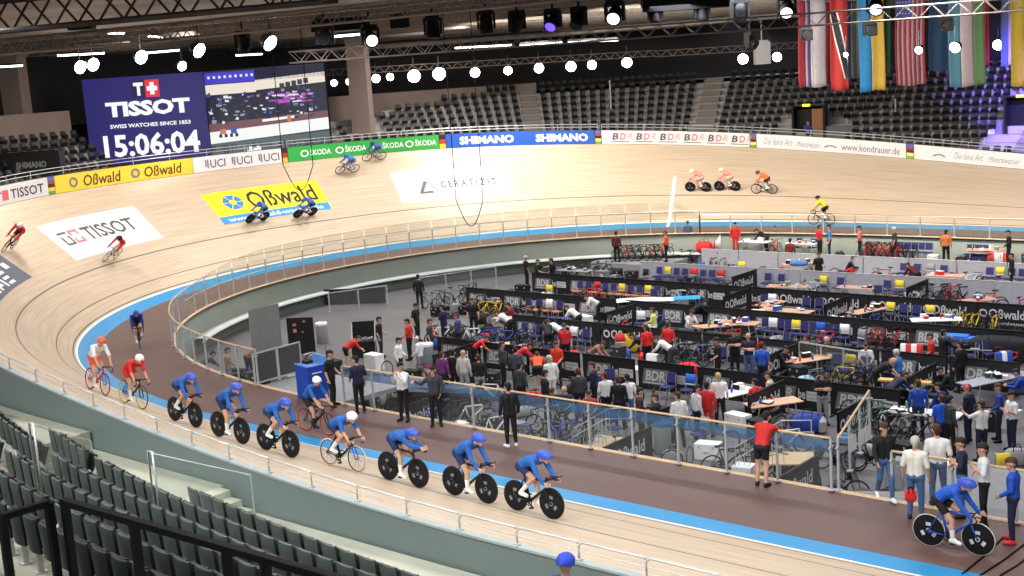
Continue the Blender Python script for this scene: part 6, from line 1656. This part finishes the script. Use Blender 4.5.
def crate(p, rz, s, col, label, lid=None, z=ZP, group=None):
    r = empty('equipment_case', (p[0], p[1], z), rz, label=label, category='case')
    if group: r['group'] = group
    L, Wd, H = s; m = MB(); m.box((0, 0, H*.42), (L, Wd, H*.84)); m.build('case_body', col, r)
    m = MB(); m.box((0, 0, H*.92), (L*1.02, Wd*1.02, H*.16)); m.build('lid', lid or col, r)
    m = MB()
    for sx in (-1, 1): m.box((sx*L*.3, -Wd/2-.012, H*.82), (.06, .025, .07))
    m.bar((-.08, -Wd/2-.03, H*.5), (.08, -Wd/2-.03, H*.5), .025); m.build('latches', STEEL, r)
    return r
def loose_wheel(p, rz, label, z=ZP, tl=.2, group=None, white=False):
    r = link('spare_wheel', get_wheel('spoke')[0], None, (p[0], p[1], z+.335), None, label=label, category='wheel'); r.rotation_euler = (tl, 0, rz)
    link('tyre', get_wheel('spoke')[1], r)
    if group: r['group'] = group
    if white:
        for i in (0, 1): r.material_slots[i].link = 'OBJECT'; r.material_slots[i].material = WHITE
    return r
def bin_(p, label, body, topc, h=.95, rr=.27, z=ZP):
    r = empty('waste_bin', (p[0], p[1], z), 0, label=label, category='bin')
    m = MB(); m.lathe([(.001, .02), (rr*.94, .0), (rr, .03), (rr, h-.08), (rr*.97, h-.05)], n=24); m.build('bin_body', body, r, True)
    m = MB(); m.lathe([(rr*1.03, h-.1), (rr*1.05, h-.02), (rr*.98, h+.02), (rr*.55, h+.03), (rr*.5, h-.05), (rr*.5, h-.3)], n=24); m.build('ring_lid', topc, r, True)
    m = MB(); m.lathe([(.001, h-.3), (rr*.5, h-.3)], n=20); m.build('inner_liner', cm(40, 60, 90), r)
bin_((-39.30, -7.27), 'tall grey waste bin with white ring lid beside the black partition', cm(140, 142, 142), WHITE)
bin_((-31.35, -8.53), 'grey waste bin with white ring lid beside the purple jacket', cm(130, 136, 146), WHITE)
bin_((-10.87, -12.60), 'grey waste bin with blue ring lid at the gate corner post', cm(128, 140, 150), cm(92, 128, 160))
bin_((-16.30, -13.80), 'blue-topped waste bin seen through the near glass railing', cm(130, 140, 140), cm(50, 120, 160))
# left gate: blue cabinet, partitions, gates
def cabinet():
    p = Vector((-26.28, -19.36, 0.00)); r = empty('blue_cabinet', (p.x, p.y, 0), R(-12), label='tall blue cabinet with sloping light blue top at the left gate', category='cabinet')
    m = MB(); w, d, h = .82, .7, 1.12
    m.box((0, d/2, h/2), (w, d, h)); m.build('body', cm(24, 70, 180), r)
    m = MB(); m.quad((-w/2, 0, h+.005), (w/2, 0, h+.005), (w/2, d, h+.005), (-w/2, d, h+.005)); m.bar((-w/2, 0, h+.02), (w/2, 0, h+.02), .04); m.box((0, d, h+.12), (w, .06, .26)); m.build('top_tray', cm(96, 146, 214), r)
    m = MB(); m.box((-.2, .35, h+.05), (.3, .25, .1)); m.build('tray_case', BLK, r)
    m = MB(); m.bar((w/2+.02, .15, .9), (w/2+.02, .5, .9), .03); m.build('grip', WHITE, r)
    m = MB()
    for sx in (-1, 1):
        for y in (.06, d-.06): m.lathe([(.001, -.02), (.05, -.02), (.05, .02), (.001, .02)], (sx*(w/2-.08), y, .03), 10, axis='X')
    m.build('castors', RUBBER, r)
cabinet()
def partition(p, rz, w, h, col, label, z, paper=False):
    r = empty('partition_panel', (p[0], p[1], z), rz, label=label, category='partition')
    m = MB(); m.box((0, 0, h/2+.08), (w, .05, h)); m.build('panel', col, r)
    m = MB()
    for sx in (-1, 1): m.bar((sx*w*.42, -.3, .03), (sx*w*.42, .3, .03), .05); m.bar((sx*w*.42, 0, .03), (sx*w*.42, 0, .2), .05)
    m.build('feet', STEEL, r)
    if paper:
        m = MB()
        for x, zz, a, b in ((-.25, h*.86, .16, .12), (-.25, h*.7, .16, .16), (.2, h*.94, .12, .08), (.1, h*.66, .09, .06)): m.quad(*[(x+dx*a, -.035, zz+dz*b) for dx, dz in ((-.5, -.5), (.5, -.5), (.5, .5), (-.5, .5))])
        m.build('notes', cm(206, 140, 130), r)
partition((-30.15, -17.6), R(90), 1.3, 2.4, cm(132, 132, 130), 'tall plain grey partition panel at the left gate', -.02)
partition((-38.04, -9.55), R(32), 1.2, 1.65, cm(28, 28, 30), 'black partition panel with small pink notes left of the white ring bin', ZP, True)
def gate(p, rz, label, col=DARKM):
    r = empty('steel_gate', (p[0], p[1], p[2] if len(p) > 2 else ZP), rz, label=label, category='gate')
    m = MB()
    for x in (-.5, .5): m.bar((x, 0, 0), (x, 0, 1.15), .05)
    for z in (.1, 1.12): m.bar((-.5, 0, z), (.5, 0, z), .05)
    m.build('frame', STEEL, r)
    m = MB(); m.box((0, 0, .6), (.92, .02, .96)); m.build('infill', cm(70, 72, 72), r)
gate((-29.38, -18.35, -.02), R(90), 'dark filled steel gate panel, nearer of two at the left ramp')
gate((-29.38, -17.3, -.02), R(90), 'dark filled steel gate panel, farther of two at the left ramp')
def flight_case():
    p = (-35.34, -8.35); r = empty('flight_case', (p[0], p[1], ZP), R(40), label='open black flight case with raised lid and pale edges', category='case')
    m = MB(); m.box((0, 0, .35), (1.0, .7, .7)); m.build('body', BLK, r)
    m = MB(); m.box((0, .36, 1.1), (1.0, .06, .75)); m.build('raised_lid', BLK, r)
    m = MB()
    for sx in (-1, 1): m.bar((sx*.5, -.36, .0), (sx*.5, .36, 1.45), .035); m.bar((sx*.5, -.36, .7), (sx*.5, .36, .7), .03)
    m.build('edge_bars', STEEL, r)
    m = MB()
    for i in range(6): m.box((-.35+.14*i, 0, .74+.03*(i % 2)), (.1, .4, .1))
    m.build('trays', GRY, r)
flight_case()
# glass parapet and curtain at the far left of the pit
glass_rail([Vector((*(-42.66, 2.68), ZP)), Vector((*(-41.02, 7.03), ZP))], 'glass barrier in front of the far pit wall left of the three people in black', 1.2, cap=False, bars=(1.2,))
glass_rail([Vector((*(-45.02, -1.73), ZP)), Vector((*(-43.61, 1.13), ZP))], 'low glass barrier before the dark opening under the far track', 1.0, cap=False, bars=(1.0,))
a, b = Vector((-46.90, -0.41, -1.80)), Vector((-43.94, 1.30, -1.80)); m = MB(); n = 30
m.grid([[(a.x+(b.x-a.x)*i/n+.04*(i % 2), a.y+(b.y-a.y)*i/n, z) for i in range(n+1)] for z in (ZP, ZP+.85)]); m.build('black_skirt', cm(30, 31, 33), None, label='black pleated cloth hung under the white ledge of the far wall', category='curtain')
# wood stairs and ramps near the glass
def stair(p, rz, label, n=4, w=1.1):
    r = empty('wooden_stair', (p[0], p[1], ZP), rz, label=label, category='stairs')
    m = MB()
    for i in range(n): m.box((0, .3*i, .2*(i+1)-.02), (w, .32, .04)); m.box((0, .3*i-.15, .2*i+.1), (w, .02, .2))
    m.box((0, .3*n+.35, .2*n-.02), (w, 1.0, .04)); m.build('steps', cm(196, 172, 134), r)
    for sx in (-1, 1):
        m = MB(); m.tube([(sx*w*.52, -.1, .0), (sx*w*.52, -.1, .95), (sx*w*.52, .3*n, .2*n+.9), (sx*w*.52, .3*n+.8, .2*n+.9), (sx*w*.52, .3*n+.8, 0)], .02, 6)
        for i in range(9): y = i*(.3*n)/8; m.tube([(sx*w*.52, y, .2*y/.3*.98), (sx*w*.52, y, .2*y/.3+.9)], .01, 5)
        m.build('side_rail', STEEL, r)
    m = MB()
    for sx in (-1, 1): m.bar((sx*w*.48, .3*n+.8, 0), (sx*w*.48, .3*n+.8, .2*n), .05); m.bar((sx*w*.48, .3*n-.1, 0), (sx*w*.48, .3*n-.1, .2*n-.05), .05)
    m.build('frame', STEEL, r)
stair((-12.69, -15.41), R(-60), 'small wooden stair with steel side rails behind the glass, left of the red hoodie')
stair((-17.96, -15.82), R(-60), 'small wooden stair behind the glass below the sitting people', 3)
# dark boxes, bags and wheels spread through the boxes
rb = random.Random(11)
BC = [BLK, BLK, DGR, NVY, cm(44, 46, 54), cm(150, 150, 156), RED, BLU]
def spread(n, a, b, kind, label):
    for i in range(n):
        t = (i+.5)/n; x, y = a[0]+(b[0]-a[0])*t+rb.uniform(-.3, .3), a[1]+(b[1]-a[1])*t+rb.uniform(-.35, .35)
        for _ in range(12):
            if free(x, y, .3): break
            x, y = a[0]+(b[0]-a[0])*rb.random()+rb.uniform(-.5, .5), a[1]+(b[1]-a[1])*rb.random()+rb.uniform(-.6, .6)
        OCC.append((x, y, .3))
        if kind == 'bag': bag((x, y), rb.uniform(0, 3), (rb.uniform(.5, .8), rb.uniform(.3, .4), rb.uniform(.3, .42)), rb.choice(BC), label, group=label)
        elif kind == 'case': crate((x, y), rb.uniform(-.3, .3), (rb.uniform(.45, .8), rb.uniform(.3, .5), rb.uniform(.3, .6)), rb.choice([BLK, DGR, GRY, cm(34, 36, 40)]), label, group=label)
        else: loose_wheel((x, y), rb.uniform(0, 3), label, tl=rb.uniform(-.2, .2), group=label)
for args in ((7, (-35.01, -3.60), (-27.82, -4.19), 'bag', 'bag lying in the left team box before the first row'), (6, (-26.30, -5.47), (-20.15, -5.48), 'bag', 'bag lying behind the first banner row'),
             (6, (-19.83, -5.99), (-15.73, -6.78), 'bag', 'bag on the floor around the white table'), (7, (-26.16, -11.14), (-18.94, -11.20), 'bag', 'bag on the aisle floor behind the near glass'),
             (5, (-18.59, -3.73), (-14.74, -4.20), 'bag', 'bag beside the pale table of the seated people'), (7, (-14.65, -1.90), (-10.73, -2.12), 'case', 'dark case between the tripod and the people in blue'),
             (6, (-12.51, -5.90), (-8.83, -6.04), 'case', 'case on the floor behind the bright blue back'), (6, (-13.44, 2.17), (-10.88, 1.87), 'bag', 'black bag in the right box behind the tripod'),
             (6, (-34.23, 0.88), (-28.88, 0.12), 'bag', 'bag in the second box row at the left'), (5, (-28.63, -0.23), (-24.19, -0.55), 'bag', 'bag under the yellow-black clothing'),
             (6, (-38.60, -0.85), (-37.70, 1.11), 'case', 'case by the people in black at the left'), (6, (-39.16, 10.33), (-35.10, 12.36), 'case', 'dark case below the white ledge'),
             (6, (-40.69, 20.51), (-35.27, 21.19), 'bag', 'bag by the red chairs at the far wall'), (6, (-34.48, 22.23), (-27.80, 23.29), 'bag', 'bag in the far boxes by the red cap'),
             (7, (-27.48, 22.61), (-19.01, 22.90), 'bag', 'bag in the far boxes right of the middle'), (5, (-29.71, 16.15), (-24.57, 16.48), 'bag', 'bag by the blue cloth table'),
             (5, (-22.72, 5.46), (-19.31, 5.42), 'bag', 'bag under the long wooden table'), (6, (-28.83, -14.48), (-24.98, -14.56), 'case', 'dark case behind the left near glass'),
             (6, (-12.07, -14.27), (-11.30, -11.45), 'bag', 'bag in the box by the gate corner'), (5, (-37.78, -14.89), (-35.28, -14.68), 'case', 'case behind the curved glass railing'),
             (5, (-28.66, -3.11), (-20.79, -2.97), 'wheel', 'spare wheel leaning in the second box row'), (5, (-14.03, 4.22), (-12.35, 3.96), 'wheel', 'spare wheel by the black and yellow bikes'), (4, (-28.45, -13.05), (-24.90, -13.10), 'wheel', 'spare wheel behind the left near glass'),
             (5, (-13.93, -5.90), (-11.92, -7.62), 'wheel', 'spare wheel near the pale green bike')): spread(*args)
crate((-13.81, 8.10), .1, (1.3, .6, .75), cm(40, 100, 200), 'bright blue covered box at the right, fourth box row')
crate((-13.01, 1.27), .1, (.8, .5, .9), cm(60, 60, 70), 'box with a blue lid left of the tripod', cm(60, 120, 210))
crate((-12.25, 1.26), .1, (.8, .5, .85), cm(60, 60, 70), 'box with a blue lid right behind the tripod', cm(60, 120, 210))
crate((-18.54, 18.14), 0, (.9, .6, 1.1), cm(60, 64, 110), 'tall navy box right of the red round bag')
bag((-11.41, 1.29), .2, (2.2, .8, 1.0), BLK, 'big black bag with a yellow mark at the right edge')
bag((-18.82, 17.13), 1.2, (1.0, .8, 1.0), RED, 'big red round bag beside the wooden table')
bag((-26.48, 14.54), .2, (.9, .5, .3), cm(80, 130, 190), 'light blue cloth bundle on the far table', False, ZP+.75)
bag((-33.94, 17.3), 0, (.9, .6, .7), cm(236, 50, 44), 'red bag at the far wall, biggest of the red things', True, -1.1)
bag((-15.55, -5.96), 1.0, (.6, .45, .7), cm(150, 190, 200), 'pale blue and green patterned bag hanging at the table', True)
bag((-13.44, -9.91), .4, (.9, .6, .6), cm(30, 60, 150), 'blue bag on the floor left of the crossed-arm man')
bag((-19.76, -6.92), .4, (.7, .5, .5), cm(226, 40, 54), 'red bag behind the striped jacket', True, ZP+.45)
bag((-20.85, 8.15), 1.3, (.7, .4, .7), cm(206, 160, 60), 'yellow brown bag beside the black divider')
# cloths and jerseys hung over things
def cloth(p, rz, w, h, cols, label, z):
    r = empty('hanging_cloth', (p[0], p[1], z), rz, label=label, category='cloth'); m = MB(); n = len(cols)
    for i in range(n):
        x0, x1 = -w/2+w*i/n, -w/2+w*(i+1)/n; rows = []
        for y, zz in ((-.12, h-.1), (-.1, h-.02), (0, h), (.08, h-.04), (.12, h*.55), (.14, .1)): rows.append([(x0+(x1-x0)*j/4, -y+.015*math.sin(9*(x0+(x1-x0)*j/4)), zz) for j in range(5)])
        m.grid(rows, i)
    o = m.build('fabric', [cm(*c) for c in cols], r, True); o.modifiers.new('t', 'SOLIDIFY').thickness = .012
    m = MB(); m.tube([(-w/2, 0, h-.02), (w/2, 0, h-.02)], .015, 5)
    for sx in (-1, 1): m.tube([(sx*w/2, 0, h-.02), (sx*w/2, 0, 0)], .015, 5); m.bar((sx*w/2, -.2, .01), (sx*w/2, .2, .01), .02)
    m.build('rack', STEEL, r)
cloth((-13.29, -2.25), .2, .75, 1.25, [(226, 226, 228), (206, 36, 44), (226, 226, 228), (206, 36, 44)], 'red and white towel hung beside the light blue shirt', ZP)
cloth((-17.70, 19.04), 0, 1.3, 1.15, [(206, 60, 60), (226, 220, 224), (206, 60, 60)], 'red and white striped cloth above the far right chairs', ZP)
cloth((-22.36, 21.54), 0, .6, 1.3, [(30, 150, 70)], 'bright green jersey hung over a far chair', ZP)
cloth((-34.85, 18.0), .1, .7, 1.1, [(232, 60, 52)], 'red jacket hung on a chair at the far wall, left one', -1.1)
cloth((-33.56, 18.0), .1, .7, 1.1, [(232, 70, 60), (226, 226, 226)], 'red and white jacket hung on a chair at the far wall, right one', -1.1)
cloth((-10.24, -1.74), .9, .6, 1.15, [(34, 76, 180), (226, 230, 236), (34, 76, 180)], 'blue jacket with white sleeves on a stand by the grey table', ZP)
bag((-25.00, -2.94), .6, (.9, .6, .8), YEL_F, 'black and yellow bag lying before the second row')
cloth((-21.21, -6.97), 0, .45, 1.15, [(214, 214, 216)], 'white sheet hung over the BDR banner', ZP)
# tripod work stand, silver framed box, sun-yellow board, awning
def workstand(p, label):
    r = empty('repair_stand', (p[0], p[1], ZP), .3, label=label, category='work stand')
    for i in range(3):
        a = R(120*i+20); m = MB(); m.tube([(0, 0, .8), (.6*math.cos(a), .6*math.sin(a), .0)], .018, 6); m.build('leg', STEEL, r)
    m = MB(); m.tube([(0, 0, .75), (0, 0, 1.25)], .02, 6); m.build('pole', STEEL, r)
    m = MB(); m.bar((-.55, 0, 1.27), (.55, 0, 1.27), .06, .03); m.box((0, 0, 1.3), (.3, .2, .05)); m.build('bench_bar', GRY, r)
workstand((-10.97, -2.39), 'grey tripod repair stand in the right box')
workstand((-11.47, -9.85), 'repair stand holding the pale green bike')
def silver_box():
    a, b = Vector((*(-17.26, -3.11), ZP)), Vector((*(-14.31, -3.68), ZP))
    r = empty('framed_display', a, 0, label='silver framed mesh box with bikes behind it, left of the bald leaning person', category='frame'); d = b-a
    m = MB(); h = 1.15
    m.bar((0, 0, h), d+Vector((0, 0, h)), .05); m.bar((0, 0, .15), d+Vector((0, 0, .15)), .05)
    for t in (0, .33, .66, 1): m.bar(d*t, d*t+Vector((0, 0, h)), .045)
    m.build('frame', STEEL, r)
    m = MB(); m.quad((0, 0, .2), d+Vector((0, 0, .2)), d+Vector((0, 0, h)), (0, 0, h)); m.build('mesh_infill', NETM, r)
silver_box()
p = (-12.08, -5.69); r = empty('wooden_board', (p[0], p[1], ZP), .15, label='yellowish wooden plank on trestles right of the black wheel', category='board')
m = MB(); m.box((0, 0, .82), (1.7, .3, .06)); m.build('plank', cm(222, 178, 100), r)
for sx in (-1, 1):
    m = MB(); m.bar((sx*.7, -.15, 0), (sx*.7, 0, .8), .04); m.bar((sx*.7, .15, 0), (sx*.7, 0, .8), .04); m.build('trestle', DARKM, r)
p = (-27.91, 2.37); r = empty('bike_roof_cover', (p[0], p[1], ZP), R(35), label='bright blue and white cover stretched above the white bike', category='cover')
m = MB(); m.grid([[(-1.3+.52*i, y, 1.15+.1*math.sin(i)*.3-abs(y)*.25) for i in range(6)] for y in (-.4, 0, .4)]); m.grid([[(1.3+.3*i, y, 1.15-abs(y)*.25) for i in range(5)] for y in (-.4, 0, .4)], 1)
o = m.build('cover_cloth', [cm(232, 232, 234), cm(56, 160, 214)], r); o.modifiers.new('t', 'SOLIDIFY').thickness = .02
m = MB()
for x in (-1.2, 0, 1.2, 2.3): m.bar((x, 0, 0), (x, 0, 1.15), .03)
m.build('props', STEEL, r)
# small things on the tables
def bottle(p, z, col, label, group):
    r = empty('drink_bottle', (p[0], p[1], z), 0, label=label, category='bottle', group=group)
    m = MB(); m.lathe([(.001, 0), (.035, 0), (.037, .05), (.037, .15), (.02, .19)], n=12); m.build('bottle_body', col, r, True)
    m = MB(); m.lathe([(.02, .19), (.02, .22), (.001, .225)], n=10); m.build('cap', WHITE, r)
# two thin black cables on the brown zone at the lower right
for i, (a, b) in enumerate((((-3.82, -22.34, 0.00), (-3.82, -20.13, 0.00)), ((-3.52, -22.21, 0.00), (-3.35, -20.29, 0.00)), ((-3.21, -22.03, 0.00), (-3.07, -20.79, 0.00)))):
    m = MB(); a, b = Vector(a), Vector(b); m.tube([a+Vector((0, 0, .012)), a.lerp(b, .5)+Vector((.03, 0, .012)), b+Vector((0, 0, .012))], .022, 6)
    m.build('floor_cable', BLACK, None, label=['black cable on the brown zone, left of three at the lower right', 'black cable on the brown zone, middle of three at the lower right', 'black cable on the brown zone, right of three at the lower right'][i], category='cable')
p = (-5.61, -20.46); bag((p[0], p[1]), .5, (.24, .1, .28), cm(214, 44, 44), 'red cloth bag hanging from the hand of the grey-haired person', True, .55)

# the boxes are packed: more bikes, bags, cases and chairs wherever floor is left between the banner rows
def pack(n, x0, x1, y0, y1, lab, what):
    k = 0
    for _ in range(n*14):
        if k >= n: break
        x, y = rb.uniform(x0, x1), rb.uniform(y0, y1); w = rb.choice(what)
        rad = {'bike': .36, 'bag': .3, 'case': .32, 'chair': .28, 'wheel': .2}[w]
        if not free(x, y, rad): continue
        OCC.append((x, y, rad)); k += 1; l = {'bike': 'team bike', 'bag': 'soft bag', 'case': 'dark case', 'chair': 'loose navy chair', 'wheel': 'loose wheel'}[w]+' '+lab
        z = -1.1 if y > 17.3 else ZP
        if w == 'bike': bike((x, y, z), rb.choice((0, N90, R(60), R(120), R(180)))+rb.uniform(-.3, .3), l, rb.choice([BLK_F, BLK_F, GRY_F, WHT_F, RED_F, BLU_F]), 'spoke', 'drop', group=l, tilt=rb.choice((-.12, .12)))
        elif w == 'bag': bag((x, y), rb.uniform(0, 3), (rb.uniform(.5, .8), rb.uniform(.3, .4), rb.uniform(.35, .5)), rb.choice(BC), l, True, z, l)
        elif w == 'case': crate((x, y), rb.uniform(-.3, .3), (rb.uniform(.45, .8), rb.uniform(.35, .5), rb.uniform(.4, .8)), rb.choice([BLK, DGR, GRY, cm(34, 36, 40), WHT]), l, None, z, l)
        elif w == 'chair': chair(x, y, rb.uniform(-1, 1), l, l, z)
        else: loose_wheel((x, y), rb.uniform(0, 3), l, z, rb.uniform(-.2, .2), l)
MIX = ['bike', 'bike', 'bag', 'bag', 'case', 'wheel', 'chair']
pack(34, -31, -12, -7.2, -3.7, 'between the first and second banner rows', MIX)
pack(40, -36, -10, -2.4, .9, 'between the second and third banner rows', MIX)
pack(40, -36, -10.5, 2.3, 5.6, 'between the third and fourth banner rows', MIX)
pack(42, -34, -10, 7.1, 10.8, 'between the fourth and fifth fence rows', MIX)
pack(36, -33, -12, 12.1, 15.6, 'between the fifth and sixth fence rows', MIX)
pack(24, -31.5, -10, 17.35, 17.8, 'on the far raised strip', ['bike', 'bag', 'bag', 'case'])
pack(46, -24.4, -16.6, -18.6, -14.6, 'in the left box behind the near glass', ['bike', 'bike', 'bike', 'bag', 'case', 'wheel'])
pack(38, -15.7, -8.6, -18.6, -14.6, 'in the right box behind the near glass', ['bike', 'bag', 'case', 'wheel'])
pack(44, -30, -12.5, -14.2, -8.8, 'in the aisle behind the near boxes', ['bag', 'bag', 'case', 'wheel', 'bike', 'chair'])
pack(26, -11, -4, -15, -4, 'in the right boxes beyond the gate', ['bike', 'bag', 'case', 'case', 'chair'])
pack(16, -33.5, -30.5, -7, -1, 'at the left end of the team boxes', ['bike', 'case', 'bag'])

pack(10, -37, -31.5, -13.5, -8.5, 'on the floor beside the flight case', ['case', 'bag', 'wheel'])
pack(14, -37, -31.5, -16.2, -13, 'behind the curved left glass railing', ['case', 'bag', 'case', 'chair'])
pack(14, -39, -32, 1, 9, 'at the far left end of the boxes', ['bike', 'case', 'bag'])

# odds and ends on the tables, towels over chair backs
def towel(x, y, z, rz, col, label):
    r = empty('towel', (x, y, z), rz, label=label, category='towel', group=label); m = MB()
    m.grid([[(u*.2, yy, zz+.01*math.sin(u*5)) for u in (-1, -.5, 0, .5, 1)] for yy, zz in ((.17, .56), (.19, .75), (.235, .925), (.29, .93), (.315, .8), (.30, .6))])
    o = m.build('cloth', col, r, True); o.modifiers.new('t', 'SOLIDIFY').thickness = .012
    m = MB(); m.grid([[(u*.2, yy, zz) for u in (-1, 1)] for yy, zz in ((.162, .58), (.166, .62))]); m.build('hem', WHT, r)
TL = 'towel or jersey hung over the back of a navy chair in the team boxes'
for i, (x, y, z, rz) in enumerate(CHL):
    if i % 3 == 1 and y < 18: towel(x, y, z, rz, rb.choice([WHT, WHT, RED, BLU, GRY, BLK, cm(230, 200, 60)]), TL)
def carton(x, y, z, rz, s, col, label):
    r = empty('small_carton', (x, y, z), rz, label=label, category='box', group=label); m = MB(); m.box((0, 0, s[2]/2), s); m.build('carton_body', col, r)
    m = MB(); m.box((0, 0, s[2]+.008), (s[0]*1.04, s[1]*1.04, .016)); m.build('carton_lid', WHT, r)
for x, y, rz, lab in TBL:
    z = (-1.1 if y > 17.4 else ZP)+.75; c, s_ = math.cos(rz), math.sin(rz)
    for k in range(5):
        u, v = rb.uniform(-.7, .7), rb.uniform(-.25, .25); q = (x+c*u-s_*v, y+s_*u+c*v)
        if k < 3: carton(q[0], q[1], z, rb.uniform(0, 3), (rb.uniform(.15, .35), rb.uniform(.12, .25), rb.uniform(.04, .2)), rb.choice([WHT, BLK, DGR, RED, GRY, BLU]), 'small carton on the '+' '.join(lab.split()[:9]))
        else: bottle(q, z, rb.choice([cm(40, 150, 80), BLU, WHT, RED]), 'bottle on the '+' '.join(lab.split()[:9]), 'bottle on the '+' '.join(lab.split()[:9]))
